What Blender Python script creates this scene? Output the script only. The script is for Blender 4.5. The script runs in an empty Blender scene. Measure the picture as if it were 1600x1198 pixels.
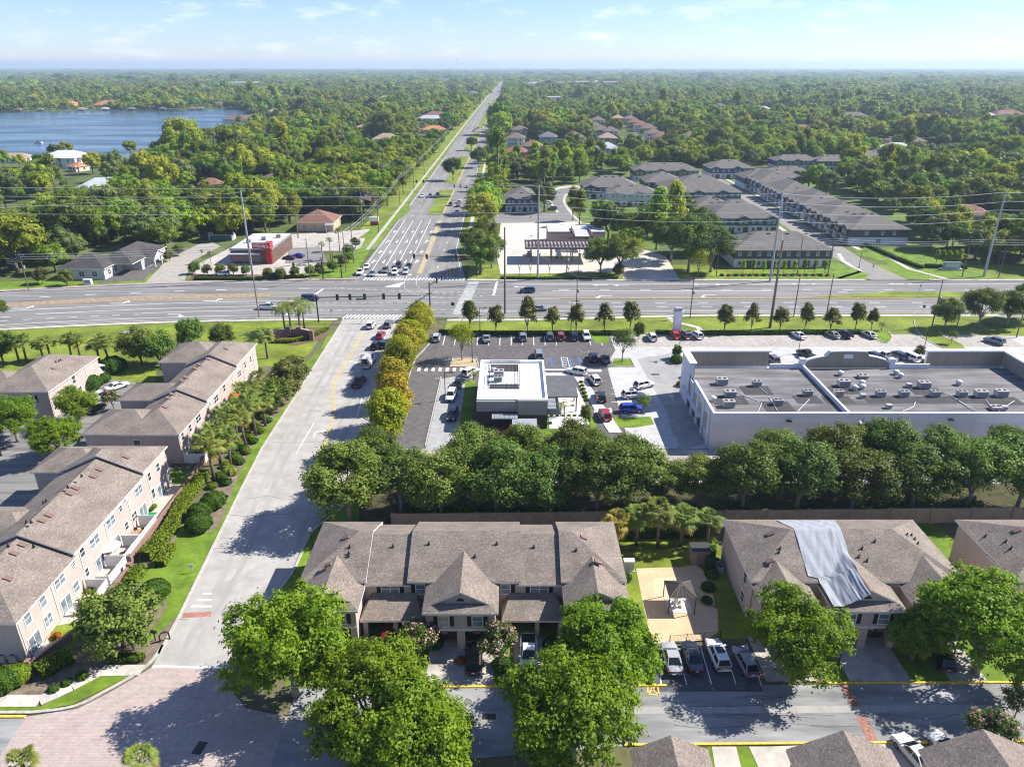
import bpy, bmesh, math, random
import numpy as np
from mathutils import Vector, Matrix
random.seed(7)
rng = np.random.default_rng(7)
SC = bpy.context.scene
COL = SC.collection
R = math.radians
# ------------------------------------------------------------ camera, sky, sun, exposure
F, CAM_H = 1140.0, 61.0                      # focal length in 1600-pixel units, camera height in metres
TH = math.atan((599 - 104) / F)
cam = bpy.data.objects.new('camera', bpy.data.cameras.new('camera'))
COL.objects.link(cam)
cam.location = (0, 0, CAM_H)
cam.rotation_euler = (math.pi / 2 - TH, 0, 0)
cam.data.sensor_width = 36
cam.data.lens = 36 * F / 1600
cam.data.clip_end = 60000
SC.camera = cam
SUN = Vector((1.08, 0.32, 1.0)).normalized()  # towards the sun
SUN_EL = math.asin(SUN.z)
SUN_AZ = math.atan2(SUN.x, SUN.y)
world = bpy.data.worlds.new('World'); SC.world = world; world.use_nodes = True
wn, wl = world.node_tree.nodes, world.node_tree.links
wn.clear()
wo = wn.new('ShaderNodeOutputWorld'); bg = wn.new('ShaderNodeBackground'); bg.inputs[1].default_value = 0.105
sky = wn.new('ShaderNodeTexSky'); sky.sky_type = 'NISHITA'; sky.sun_disc = False
sky.sun_elevation = SUN_EL; sky.sun_rotation = SUN_AZ
sky.altitude = 60; sky.air_density = 1.0; sky.dust_density = 0.0; sky.ozone_density = 3.0
tc = wn.new('ShaderNodeTexCoord'); mp = wn.new('ShaderNodeMapping'); mp.inputs['Scale'].default_value = (9, 9, 34)
cn = wn.new('ShaderNodeTexNoise'); cn.inputs['Scale'].default_value = 1.7; cn.inputs['Detail'].default_value = 7; cn.inputs['Roughness'].default_value = .62
cr = wn.new('ShaderNodeValToRGB'); cr.color_ramp.elements[0].position = .53; cr.color_ramp.elements[0].color = (0, 0, 0, 1)
cr.color_ramp.elements[1].position = .78; cr.color_ramp.elements[1].color = (.75, .75, .75, 1)
mx = wn.new('ShaderNodeMixRGB'); mx.inputs[2].default_value = (6.2, 6.4, 6.8, 1)
wl.new(tc.outputs['Generated'], mp.inputs[0]); wl.new(mp.outputs[0], cn.inputs[0]); wl.new(cn.outputs[0], cr.inputs[0])
tn = wn.new('ShaderNodeMixRGB'); tn.blend_type = 'MULTIPLY'; tn.inputs[0].default_value = 1; tn.inputs[2].default_value = (.60, .67, .90, 1); wl.new(sky.outputs[0], tn.inputs[1])
wl.new(cr.outputs[0], mx.inputs[0]); wl.new(tn.outputs[0], mx.inputs[1]); wl.new(mx.outputs[0], bg.inputs[0]); wl.new(bg.outputs[0], wo.inputs[0])
sd = bpy.data.lights.new('sun', 'SUN'); sd.energy = 5.0; sd.angle = R(.53); sd.color = (1, .957, .885)
sun = bpy.data.objects.new('sun', sd); COL.objects.link(sun)
sun.rotation_euler = SUN.to_track_quat('Z', 'Y').to_euler(); sun.location = (60, 20, 90)
SC.view_settings.view_transform = 'Standard'; SC.view_settings.look = 'None'
SC.view_settings.exposure = 0.9; SC.view_settings.gamma = 1; SC.view_settings.use_curve_mapping = False
cy = SC.cycles
cy.max_bounces = 6; cy.diffuse_bounces = 3; cy.glossy_bounces = 2; cy.transmission_bounces = 3; cy.transparent_max_bounces = 4; cy.volume_bounces = 0
cy.caustics_reflective = cy.caustics_refractive = False
cy.use_denoising = True; cy.filter_width = 1.15
# ------------------------------------------------------------ where things stand
S_, C_ = math.sin(TH), math.cos(TH)
def G(x, y, z=0.0):
    """ground (or height z) position of a point read off the photograph (1600 x 1198)"""
    u = (x - 800) / F; v = (y - 599) / F
    t = (z - CAM_H) / (-S_ - v * C_)
    return (u * t, (C_ - v * S_) * t)
def proj(X, Y, Z):
    z = Z - CAM_H; d = Y * C_ - z * S_
    return 800 + F * X / d, 599 - F * (Y * S_ + z * C_) / d
# ------------------------------------------------------------ materials
MATS = {}
def nd(t, kind, **kw):
    n = t.nodes.new(kind)
    for k, v in kw.items(): setattr(n, k, v)
    return n
def mat(name, col, rough=.8, var=.0, scale=1.0, col2=None, metal=0.0, bump=0.0, coord='Object', spec=.3, detail=4, coat=0, lo=.35, hi=.65, stretch=None, objcol=False, big=0, bigscale=.05):
    if name in MATS: return MATS[name]
    m = bpy.data.materials.new(name); m.use_nodes = True; t = m.node_tree; b = t.nodes['Principled BSDF']; L = t.links
    b.inputs['Base Color'].default_value = (*col, 1); b.inputs['Roughness'].default_value = rough
    b.inputs['Metallic'].default_value = metal; b.inputs['Specular IOR Level'].default_value = spec
    b.inputs['Coat Weight'].default_value = coat
    base = None
    if objcol:
        oi = nd(t, 'ShaderNodeObjectInfo'); base = oi.outputs['Color']; L.new(base, b.inputs['Base Color'])
    if var or col2:
        c = nd(t, 'ShaderNodeTexCoord'); src = c.outputs[coord]
        if stretch:
            mpn = nd(t, 'ShaderNodeMapping'); mpn.inputs['Scale'].default_value = stretch; L.new(src, mpn.inputs[0]); src = mpn.outputs[0]
        n = nd(t, 'ShaderNodeTexNoise'); n.inputs['Scale'].default_value = scale; n.inputs['Detail'].default_value = detail; n.inputs['Roughness'].default_value = .6
        L.new(src, n.inputs[0])
        r = nd(t, 'ShaderNodeValToRGB'); r.color_ramp.elements[0].position = lo; r.color_ramp.elements[1].position = hi
        c1 = col if col2 is None else col
        c2 = col2 if col2 else tuple(min(1, x * (1 + var)) for x in col)
        c1 = c1 if col2 else tuple(x * (1 - var) for x in col)
        r.color_ramp.elements[0].color = (*c1, 1); r.color_ramp.elements[1].color = (*c2, 1)
        L.new(n.outputs[0], r.inputs[0]); outc = r.outputs[0]
        if big:
            n2 = nd(t, 'ShaderNodeTexNoise'); n2.inputs['Scale'].default_value = bigscale; n2.inputs['Detail'].default_value = 5; L.new(c.outputs[coord], n2.inputs[0])
            mr = nd(t, 'ShaderNodeMapRange'); mr.inputs[1].default_value = .3; mr.inputs[2].default_value = .7; mr.inputs[3].default_value = 1 - big; mr.inputs[4].default_value = 1 + big
            L.new(n2.outputs[0], mr.inputs[0])
            mm = nd(t, 'ShaderNodeVectorMath', operation='SCALE'); L.new(outc, mm.inputs[0]); L.new(mr.outputs[0], mm.inputs['Scale']); outc = mm.outputs[0]
        L.new(outc, b.inputs['Base Color'])
        if bump:
            bp = nd(t, 'ShaderNodeBump'); bp.inputs['Strength'].default_value = bump; bp.inputs['Distance'].default_value = .05
            L.new(n.outputs[0], bp.inputs['Height']); L.new(bp.outputs[0], b.inputs['Normal'])
    MATS[name] = m
    return m
def brickmat(name, c1, c2, mortar, bw, bh, msize=.012, rough=.85, var=.3, offset=.5, nscale=3.0, big=.12):
    """courses in metres on the metric UVs"""
    if name in MATS: return MATS[name]
    m = bpy.data.materials.new(name); m.use_nodes = True; t = m.node_tree; b = t.nodes['Principled BSDF']; L = t.links
    uv = nd(t, 'ShaderNodeUVMap'); br = nd(t, 'ShaderNodeTexBrick'); br.offset = offset
    br.inputs['Scale'].default_value = 1; br.inputs['Brick Width'].default_value = bw; br.inputs['Row Height'].default_value = bh
    br.inputs['Mortar Size'].default_value = msize; br.inputs['Color1'].default_value = (*c1, 1); br.inputs['Color2'].default_value = (*c2, 1); br.inputs['Mortar'].default_value = (*mortar, 1)
    L.new(uv.outputs[0], br.inputs['Vector'])
    n = nd(t, 'ShaderNodeTexNoise'); n.inputs['Scale'].default_value = nscale; n.inputs['Detail'].default_value = 5; L.new(uv.outputs[0], n.inputs[0])
    n2 = nd(t, 'ShaderNodeTexNoise'); n2.inputs['Scale'].default_value = .35; n2.inputs['Detail'].default_value = 4; L.new(uv.outputs[0], n2.inputs[0])
    a = nd(t, 'ShaderNodeMapRange'); a.inputs[1].default_value = .3; a.inputs[2].default_value = .7; a.inputs[3].default_value = 1 - var; a.inputs[4].default_value = 1 + var; L.new(n.outputs[0], a.inputs[0])
    a2 = nd(t, 'ShaderNodeMapRange'); a2.inputs[1].default_value = .3; a2.inputs[2].default_value = .7; a2.inputs[3].default_value = 1 - big; a2.inputs[4].default_value = 1 + big; L.new(n2.outputs[0], a2.inputs[0])
    pr = nd(t, 'ShaderNodeMath', operation='MULTIPLY'); L.new(a.outputs[0], pr.inputs[0]); L.new(a2.outputs[0], pr.inputs[1])
    sc = nd(t, 'ShaderNodeVectorMath', operation='SCALE'); L.new(br.outputs['Color'], sc.inputs[0]); L.new(pr.outputs[0], sc.inputs['Scale'])
    L.new(sc.outputs[0], b.inputs['Base Color']); b.inputs['Roughness'].default_value = rough; b.inputs['Specular IOR Level'].default_value = .2
    bp = nd(t, 'ShaderNodeBump'); bp.inputs['Strength'].default_value = .5; bp.inputs['Distance'].default_value = .02; L.new(br.outputs['Fac'], bp.inputs['Height']); bp.invert = True; L.new(bp.outputs[0], b.inputs['Normal'])
    MATS[name] = m
    return m
def leafmat(name, col, col2, trans=.35, spread=.25, scale=.35):
    """leaf colour varies leaf to leaf, branch to branch and tree to tree"""
    if name in MATS: return MATS[name]
    m = bpy.data.materials.new(name); m.use_nodes = True; t = m.node_tree; t.nodes.clear(); L = t.links
    o = nd(t, 'ShaderNodeOutputMaterial')
    g = nd(t, 'ShaderNodeNewGeometry'); oi = nd(t, 'ShaderNodeObjectInfo'); tcn = nd(t, 'ShaderNodeTexCoord')
    n = nd(t, 'ShaderNodeTexNoise'); n.inputs['Scale'].default_value = scale; n.inputs['Detail'].default_value = 3; L.new(tcn.outputs['Object'], n.inputs[0])
    s1 = nd(t, 'ShaderNodeMath', operation='MULTIPLY_ADD'); s1.inputs[1].default_value = .45; L.new(g.outputs['Random Per Island'], s1.inputs[0])
    n_ = nd(t, 'ShaderNodeMath', operation='MULTIPLY_ADD'); n_.inputs[1].default_value = 1.3; n_.inputs[2].default_value = -.45; L.new(n.outputs[0], n_.inputs[0]); L.new(n_.outputs[0], s1.inputs[2])
    mixc = nd(t, 'ShaderNodeMixRGB'); mixc.inputs[1].default_value = (*col, 1); mixc.inputs[2].default_value = (*col2, 1); mixc.use_clamp = True
    cl = nd(t, 'ShaderNodeClamp'); L.new(s1.outputs[0], cl.inputs[0]); L.new(cl.outputs[0], mixc.inputs[0])
    hs = nd(t, 'ShaderNodeHueSaturation')
    v = nd(t, 'ShaderNodeMapRange'); v.inputs[3].default_value = 1 - spread; v.inputs[4].default_value = 1 + spread; L.new(oi.outputs['Random'], v.inputs[0]); L.new(v.outputs[0], hs.inputs['Value'])
    h2 = nd(t, 'ShaderNodeMath', operation='MULTIPLY'); h2.inputs[1].default_value = 7.31; L.new(oi.outputs['Random'], h2.inputs[0])
    h3 = nd(t, 'ShaderNodeMath', operation='FRACT'); L.new(h2.outputs[0], h3.inputs[0])
    hm = nd(t, 'ShaderNodeMapRange'); hm.inputs[3].default_value = .5 - spread * .1; hm.inputs[4].default_value = .5 + spread * .1; L.new(h3.outputs[0], hm.inputs[0]); L.new(hm.outputs[0], hs.inputs['Hue'])
    L.new(mixc.outputs[0], hs.inputs['Color'])
    d = nd(t, 'ShaderNodeBsdfPrincipled'); d.inputs['Roughness'].default_value = .55; d.inputs['Specular IOR Level'].default_value = .25
    L.new(hs.outputs[0], d.inputs['Base Color'])
    tr = nd(t, 'ShaderNodeBsdfTranslucent'); ty = nd(t, 'ShaderNodeMixRGB', blend_type='MULTIPLY'); ty.inputs[0].default_value = 1; ty.inputs[2].default_value = (1.15, 1.2, .5, 1)
    L.new(hs.outputs[0], ty.inputs[1]); L.new(ty.outputs[0], tr.inputs[0])
    ms = nd(t, 'ShaderNodeMixShader'); ms.inputs[0].default_value = trans; L.new(d.outputs[0], ms.inputs[1]); L.new(tr.outputs[0], ms.inputs[2]); L.new(ms.outputs[0], o.inputs[0])
    MATS[name] = m
    return m
# ------------------------------------------------------------ mesh builder
class MB:
    def __init__(s): s.v = []; s.f = []; s.m = []
    def face(s, pts, m=0):
        i = len(s.v); s.v.extend(pts); s.f.append(tuple(range(i, i + len(pts)))); s.m.append(m); return s
    def box(s, x0, y0, z0, x1, y1, z1, m=0, bottom=True):
        if x0 > x1: x0, x1 = x1, x0
        if y0 > y1: y0, y1 = y1, y0
        i = len(s.v)
        s.v += [(x0, y0, z0), (x1, y0, z0), (x1, y1, z0), (x0, y1, z0), (x0, y0, z1), (x1, y0, z1), (x1, y1, z1), (x0, y1, z1)]
        fs = [(4, 5, 6, 7), (0, 1, 5, 4), (1, 2, 6, 5), (2, 3, 7, 6), (3, 0, 4, 7)] + ([(3, 2, 1, 0)] if bottom else [])
        for f in fs: s.f.append(tuple(i + k for k in f)); s.m.append(m)
        return s
    def prism(s, poly, z0, z1, m=0, mside=None):
        """poly counter-clockwise in plan"""
        a = sum(poly[i][0] * poly[(i + 1) % len(poly)][1] - poly[(i + 1) % len(poly)][0] * poly[i][1] for i in range(len(poly)))
        if a < 0: poly = poly[::-1]
        n = len(poly)
        s.face([(p[0], p[1], z1) for p in poly], m)
        for k in range(n):
            a, b = poly[k], poly[(k + 1) % n]
            s.face([(a[0], a[1], z0), (b[0], b[1], z0), (b[0], b[1], z1), (a[0], a[1], z1)], m if mside is None else mside)
        return s
    def tube(s, pts, rad, n=6, m=0, caps=True):
        """rad: one radius or one for each point"""
        pts = [Vector(p) for p in pts]; rs = rad if isinstance(rad, (list, tuple)) else [rad] * len(pts)
        rings = []
        for k, p in enumerate(pts):
            d = (pts[min(k + 1, len(pts) - 1)] - pts[max(k - 1, 0)]).normalized()
            a = d.cross(Vector((0, 0, 1)) if abs(d.z) < .9 else Vector((1, 0, 0))).normalized(); b = d.cross(a)
            i = len(s.v)
            for j in range(n):
                w = 2 * math.pi * j / n
                s.v.append(tuple(p + a * (rs[k] * math.cos(w)) + b * (rs[k] * math.sin(w))))
            rings.append(i)
        for k in range(len(pts) - 1):
            for j in range(n):
                s.f.append((rings[k] + j, rings[k + 1] + j, rings[k + 1] + (j + 1) % n, rings[k] + (j + 1) % n)); s.m.append(m)
        if caps:
            s.f.append(tuple(rings[0] + j for j in range(n))); s.m.append(m)
            s.f.append(tuple(rings[-1] + j for j in reversed(range(n)))); s.m.append(m)
        return s
    def lathe(s, prof, n=12, c=(0, 0, 0), m=0):
        """prof: (radius, z)"""
        i = len(s.v)
        for r, z in prof:
            for j in range(n):
                w = 2 * math.pi * j / n; s.v.append((c[0] + r * math.cos(w), c[1] + r * math.sin(w), c[2] + z))
        for k in range(len(prof) - 1):
            for j in range(n):
                s.f.append((i + k * n + j, i + k * n + (j + 1) % n, i + (k + 1) * n + (j + 1) % n, i + (k + 1) * n + j)); s.m.append(m)
        s.f.append(tuple(i + j for j in reversed(range(n)))); s.m.append(m)
        k = len(prof) - 1; s.f.append(tuple(i + k * n + j for j in range(n))); s.m.append(m)
        return s
    def mesh(s, name, mats, smooth=False, uv=True):
        me = bpy.data.meshes.new(name); me.from_pydata(s.v, [], s.f)
        for mm in (mats if isinstance(mats, (list, tuple)) else [mats]): me.materials.append(mm)
        me.polygons.foreach_set('material_index', s.m)
        if smooth: me.polygons.foreach_set('use_smooth', [True] * len(s.f))
        if uv: metric_uv(me)
        me.update()
        return me
    def build(s, name, mats, parent=None, smooth=False, loc=None, uv=True):
        return ob(name, s.mesh(name, mats, smooth, uv), parent, loc)
def metric_uv(me):
    """UVs in metres: u along the horizontal of each face, v up its slope"""
    nl = len(me.loops)
    if not nl: return
    co = np.empty(len(me.vertices) * 3); me.vertices.foreach_get('co', co); co = co.reshape(-1, 3)
    lv = np.empty(nl, int); me.loops.foreach_get('vertex_index', lv)
    npoly = len(me.polygons); no = np.empty(npoly * 3); me.polygons.foreach_get('normal', no); no = no.reshape(-1, 3)
    lt = np.empty(npoly, int); me.polygons.foreach_get('loop_total', lt); pi = np.repeat(np.arange(npoly), lt)
    n = no[pi]; u = np.stack([-n[:, 1], n[:, 0], np.zeros(nl)], 1); ln = np.linalg.norm(u, axis=1)
    flat = ln < .05; u[flat] = (1, 0, 0); u /= np.linalg.norm(u, axis=1)[:, None]
    v = np.cross(n, u); p = co[lv]
    layer = me.uv_layers.new(name='UVMap')
    layer.data.foreach_set('uv', np.stack([(p * u).sum(1), (p * v).sum(1)], 1).ravel())
def ob(name, me, parent=None, loc=None, rz=None):
    o = bpy.data.objects.new(name, me); COL.objects.link(o)
    if parent: o.parent = parent
    if loc: o.location = loc
    if rz is not None: o.rotation_euler = (0, 0, rz)
    return o
def tag(o, label, cat, group=None, kind=None):
    o['label'] = label
    if cat: o['category'] = cat
    if group: o['group'] = group
    if kind: o['kind'] = kind
    return o
def thing(name, label, cat, loc=(0, 0, 0), rz=0, group=None):
    o = bpy.data.objects.new(name, None); COL.objects.link(o); o.empty_display_size = .3
    o.location = loc; o.rotation_euler = (0, 0, rz)
    return tag(o, label, cat, group)
KIDS = {}
def copy_tree(o, parent=None):
    if o.name not in KIDS: KIDS[o.name] = list(o.children)
    c = o.copy(); COL.objects.link(c)
    if parent: c.parent = parent
    for ch in KIDS[o.name]: copy_tree(ch, c)
    return c
def structure(o): o['kind'] = 'structure'; return o
def sheet(name, poly, z, m, hi=None):
    """a flat sheet (or, with hi, a slab) of the setting"""
    b = MB()
    if hi is None: b.face([(p[0], p[1], z) for p in ccw(poly)])
    else: b.prism(poly, z, hi)
    return structure(b.build(name, m))
def ccw(poly):
    a = sum(poly[i][0] * poly[(i + 1) % len(poly)][1] - poly[(i + 1) % len(poly)][0] * poly[i][1] for i in range(len(poly)))
    return poly if a > 0 else poly[::-1]
def rect(x0, y0, x1, y1): return [(x0, y0), (x1, y0), (x1, y1), (x0, y1)]
def ribbon(mb, pts, w, z, m=0):
    """a flat line of width w along pts, mitred at the bends"""
    P = [Vector((p[0], p[1])) for i, p in enumerate(pts) if i == 0 or math.dist(p, pts[i - 1]) > 1e-5]; L = []
    if len(P) < 2: return
    for i, p in enumerate(P):
        d = (P[min(i + 1, len(P) - 1)] - P[max(i - 1, 0)]).normalized(); n = Vector((-d.y, d.x)) * w / 2
        L.append((p - n, p + n))
    for (a, b), (c, d) in zip(L[:-1], L[1:]): mb.face([(a.x, a.y, z), (c.x, c.y, z), (d.x, d.y, z), (b.x, b.y, z)], m)
def kerb(mb, pts, w=.3, z0=0, z1=.13, m=0):
    for a, b in zip(pts[:-1], pts[1:]):
        d = Vector((b[0] - a[0], b[1] - a[1])); l = d.length
        if l < 1e-6: continue
        d /= l; n = Vector((-d.y, d.x)) * w / 2
        mb.prism([(a[0] - n.x, a[1] - n.y), (b[0] - n.x, b[1] - n.y), (b[0] + n.x, b[1] + n.y), (a[0] + n.x, a[1] + n.y)], z0, z1, m)
def smooth_line(pts, n=6):
    """Catmull-Rom through pts"""
    out = []
    P = [pts[0]] + list(pts) + [pts[-1]]
    for i in range(1, len(P) - 2):
        p0, p1, p2, p3 = [np.array(p, float) for p in P[i - 1:i + 3]]
        for k in range(n):
            t = k / n
            out.append(tuple(.5 * ((2 * p1) + (-p0 + p2) * t + (2 * p0 - 5 * p1 + 4 * p2 - p3) * t * t + (-p0 + 3 * p1 - 3 * p2 + p3) * t ** 3)))
    out.append(tuple(pts[-1]))
    return out
def inpoly(P, poly):
    """P (n,2) inside poly"""
    x, y = P[:, 0], P[:, 1]; c = np.zeros(len(P), bool); j = len(poly) - 1
    for i in range(len(poly)):
        xi, yi = poly[i]; xj, yj = poly[j]
        k = ((yi > y) != (yj > y)) & (x < (xj - xi) * (y - yi) / ((yj - yi) if yj != yi else 1e-9) + xi)
        c ^= k; j = i
    return c
# ============================================================ SETTING: ground, roads, water
pp = lambda L, z=0: [G(x, y, z) for x, y in L]
ASPH = mat('asphalt', (.196, .188, .178), .9, .3, .9, stretch=(.03, .8, 1), big=.1, bigscale=.05)
ASPH_D = mat('dark_asphalt', (.115, .104, .10), .9, .2, .8, big=.12, bigscale=.09)
ASPH_W = mat('worn_asphalt', (.24, .24, .235), .92, .25, .5, stretch=(.25, 1.4, 1), big=.2, bigscale=.12)
ROADC = mat('pale_road', (.37, .347, .312), .92, .12, .45, big=.1, bigscale=.08)
CONC = mat('concrete', (.46, .43, .38), .9, .14, 1.1, big=.08, bigscale=.2)
CONC_P = mat('pale_concrete', (.43, .42, .40), .9, .10, .6, big=.08, bigscale=.1)
STALLC = mat('pinkish_concrete', (.36, .325, .285), .9, .14, .9, big=.1, bigscale=.15)
KERB = mat('kerb_concrete', (.42, .39, .34), .9, .18, 1.5)
YKERB = mat('yellow_kerb_paint', (.72, .47, .07), .8, .2, 2)
WPAINT = mat('white_road_paint', (.80, .80, .78), .8, .12, 1.6)
YPAINT = mat('yellow_road_paint', (.56, .40, .09), .8, .22, 1.6)
BPAINT = mat('blue_road_paint', (.05, .16, .5), .8)
GRASS = mat('lawn_grass', (.105, .15, .012), .95, .3, .8, col2=(.21, .25, .028), detail=9, lo=.25, hi=.75, big=.38, bigscale=.12, bump=.3)
GRASS2 = mat('bright_lawn', (.085, .155, .01), .95, .3, 1.5, col2=(.16, .24, .02), detail=9, lo=.25, hi=.75, big=.32, bigscale=.3, bump=.3)
SOIL = mat('forest_floor', (.045, .065, .014), 1, .5, .12, col2=(.12, .15, .04), detail=8, big=.3, bigscale=.01)
MULCH = mat('mulch', (.10, .06, .035), 1, .3, 2.2, col2=(.19, .13, .08), detail=8)
DIRT = mat('bare_soil', (.19, .15, .105), 1, .3, 1.2, detail=8, big=.2, bigscale=.2)
SAND = mat('golden_mulch', (.44, .31, .17), 1, .2, 5, col2=(.66, .50, .32), detail=9, lo=.3, hi=.7, big=.12, bigscale=.4)
sheet('ground', rect(-16000, -60, 16000, 16000), -.06, SOIL)
sheet('terrain', rect(-70, 20, 160, 183), -.04, mat('yard_ground', (.09, .1, .035), 1, .4, .5, col2=(.16, .135, .08), detail=8))
# --- lake
WATER = mat('lake_water', (.03, .066, .105), .2, .0, spec=.4)
t = WATER.node_tree; b = t.nodes['Principled BSDF']
n = nd(t, 'ShaderNodeTexNoise'); n.inputs['Scale'].default_value = .11; n.inputs['Detail'].default_value = 4
c = nd(t, 'ShaderNodeTexCoord'); mpw = nd(t, 'ShaderNodeMapping'); mpw.inputs['Scale'].default_value = (.5, 1.5, 1)
wr = nd(t, 'ShaderNodeTexNoise'); wr.inputs['Scale'].default_value = .012; wr.inputs['Detail'].default_value = 5; mw2 = nd(t, 'ShaderNodeMapping'); mw2.inputs['Scale'].default_value = (.5, 2.2, 1); t.links.new(c.outputs['Object'], mw2.inputs[0]); t.links.new(mw2.outputs[0], wr.inputs[0])
wm = nd(t, 'ShaderNodeMapRange'); wm.inputs[1].default_value = .38; wm.inputs[2].default_value = .62; wm.inputs[3].default_value = .1; wm.inputs[4].default_value = .34; t.links.new(wr.outputs[0], wm.inputs[0]); t.links.new(wm.outputs[0], b.inputs['Roughness'])
t.links.new(c.outputs['Object'], mpw.inputs[0]); t.links.new(mpw.outputs[0], n.inputs[0])
bp = nd(t, 'ShaderNodeBump'); bp.inputs['Strength'].default_value = .35; bp.inputs['Distance'].default_value = 1.2
t.links.new(n.outputs[0], bp.inputs['Height']); t.links.new(bp.outputs[0], b.inputs['Normal'])
LAKE = smooth_line(pp([(-260, 262), (-60, 258), (60, 253), (165, 250), (235, 236), (300, 220), (338, 205), (368, 190), (384, 182), (386, 174), (378, 171.5), (330, 171.5), (260, 172.5), (180, 172.5), (100, 174), (0, 175), (-120, 175.5), (-300, 176)]), 4)
sheet('lake', LAKE, .02, WATER)
# --- the highway
def cv(X):
    X = max(X, -260)
    return -.0012 * (X + 48) ** 2 if X < -48 else 0.
def south(X): return 184.2 + cv(X) + (0 if X < 0 else min(4., X * .08))
def north(X): return 221.2 + cv(X) if X < -30 else 220.3
XS = list(range(-420, -48, 12)) + list(range(-48, 420, 12))
hb = MB()
for a, b_ in zip(XS[:-1], XS[1:]):
    hb.face([(a, south(a), .0), (b_, south(b_), .0), (b_, north(b_), .0), (a, north(a), .0)])
structure(hb.build('highway', ASPH))
def hy(px, py):  # highway coordinate: Y with the bend taken out
    X, Y = G(px, py); return Y - cv(X)
mk = MB(); yk = MB()
Z = .012
def hline(mb, x0, x1, yc, w=.26, step=8, z=Z):
    xs = np.arange(x0, x1, step).tolist() + [x1]
    ribbon(mb, [(x, yc + cv(x)) for x in xs], w, z)
def hdash(mb, x0, x1, yc, on=3.0, gap=9.1, w=.28):
    x = x0
    while x < x1: hline(mb, x, min(x + on, x1), yc, w); x += on + gap
Yd = lambda y: hy(200, y); Ye = lambda y: hy(1000, y)
# west of the crossing
hline(mk, -330, -55, Yd(447.5) , .16)
hdash(mk, -330, -60, Yd(457.8))
hline(yk, -330, -60, Yd(464.2), .18); hline(yk, -330, -62, Yd(470.5), .18)
hline(mk, -150, -56, Yd(476.5), .2); hdash(mk, -330, -150, Yd(476.5))
hline(mk, -128, -56, Yd(484), .2)
hdash(mk, -330, -128, Yd(486)); hdash(mk, -150, -100, Yd(491.8), 2, 3.4, .22); hline(mk, -100, -56, Yd(490), .2)
hline(mk, -330, -52, Yd(498), .18)
# east of the crossing
hline(mk, 0, 330, Ye(443.8), .18); hdash(mk, 14, 330, Ye(452.5)); hline(mk, 12, 78, Ye(453.8) - .5, .2); hline(mk, 8, 90, Ye(458.3), .2)
hdash(mk, 96, 330, Ye(456.6)); hline(yk, 6, 330, Ye(465.2), .18); hline(yk, 6, 330, Ye(467.6), .18)
hdash(mk, 16, 330, Ye(472.7)); hdash(mk, 16, 330, Ye(479.0)); hline(mk, -10, 330, Ye(486.3), .18)
# medians
md = MB(); gm = MB()
W0 = [(x, Yd(470.2) + cv(x)) for x in range(-330, -60, 10)]; W1 = [(x, Yd(464.8) + cv(x)) for x in range(-330, -60, 10)]
for k in range(len(W0) - 1):
    md.face([(*W0[k], .05), (*W0[k + 1], .05), (*W1[k + 1], .05), (*W1[k], .05)])
md.prism(rect(14, Ye(467.2), 112, Ye(465.7)), 0, .12)
gmp = [(84, Ye(465.6))] + [(x, Ye(465.0)) for x in (92, 150)] + [(330, Ye(465.0)), (330, Ye(457.0)), (112, Ye(456.6)), (100, Ye(460.0))]
structure(md.build('median_kerb', mat('worn_kerb', (.30, .22, .15), .9, .25, .8)))
gm.prism(gmp, 0, .16); structure(gm.build('median_lawn', GRASS))
# --- the avenue running away
AV = [(-52.5, 219), (-14.2, 219), (-15.8, 232), (-19.5, 262), (-20.5, 310), (-21.5, 420), (-22.5, 620), (-23.5, 900), (-22, 1700), (-22, 2600), (-36, 3600), (-56, 3600), (-51, 2600), (-51, 1700), (-51.5, 900), (-50, 540), (-49.6, 300), (-49.6, 232)]
sheet('avenue', AV, .008, mat('avenue_asphalt', (.215, .203, .188), .9, .2, .4, stretch=(1, .12, 1), big=.12, bigscale=.03))
for k, (x, y0, y1) in enumerate([(-45.6, 229, 318), (-41.9, 229, 318), (-38.2, 229, 318), (-34.4, 229, 318)]):
    ribbon(mk, [(x, y0), (x - .8, y1)], .2, Z + .006)
ribbon(yk, [(-30.4, 229), (-31.8, 318)], .22, Z + .006); ribbon(yk, [(-29.2, 229), (-29.9, 318)], .22, Z + .006)
hatch = MB(); hatch.face([(-30.2, 229.5, .014), (-29.4, 229.5, .014), (-30.1, 316, .014), (-31.6, 316, .014)])
structure(hatch.build('painted_median', mat('tan_paint', (.40, .34, .24), .9, .2, .8)))
for yy in np.arange(236, 600, 12.2): ribbon(mk, [(-24.6 - (.8 if yy > 330 else 0), yy), (-24.6 - (.8 if yy > 330 else 0), yy + 3)], .18, Z + .006)
for yy in np.arange(326, 1500, 12.2): ribbon(mk, [(-44.2, yy), (-44.2, yy + 3)], .2, .03)
ribbon(mk, [(-48.8, 229), (-48.9, 560)], .16, Z + .006); ribbon(mk, [(-16.6, 232), (-20.3, 262), (-21.2, 330), (-22.2, 520)], .16, Z + .006)
for yy in (244, 258, 275, 293): # arrows in the queueing lanes
    for x in (-47.4, -43.7, -40, -36.3, -32.6):
        mk.face([(x - .15, yy, Z + .006), (x + .15, yy, Z + .006), (x + .15, yy + 3.4, Z + .006), (x - .15, yy + 3.4, Z + .006)])
        mk.face([(x - .55, yy + .4, Z + .006), (x, yy - 1.5, Z + .006), (x + .55, yy + .4, Z + .006)])
        if x in (-47.4, -32.6): mk.face([(x + .15, yy + 1.6, Z + .006), (x + 1.1, yy + .9, Z + .006), (x + 1.1, yy + 1.5, Z + .006), (x + .15, yy + 2.4, Z + .006)])
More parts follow.
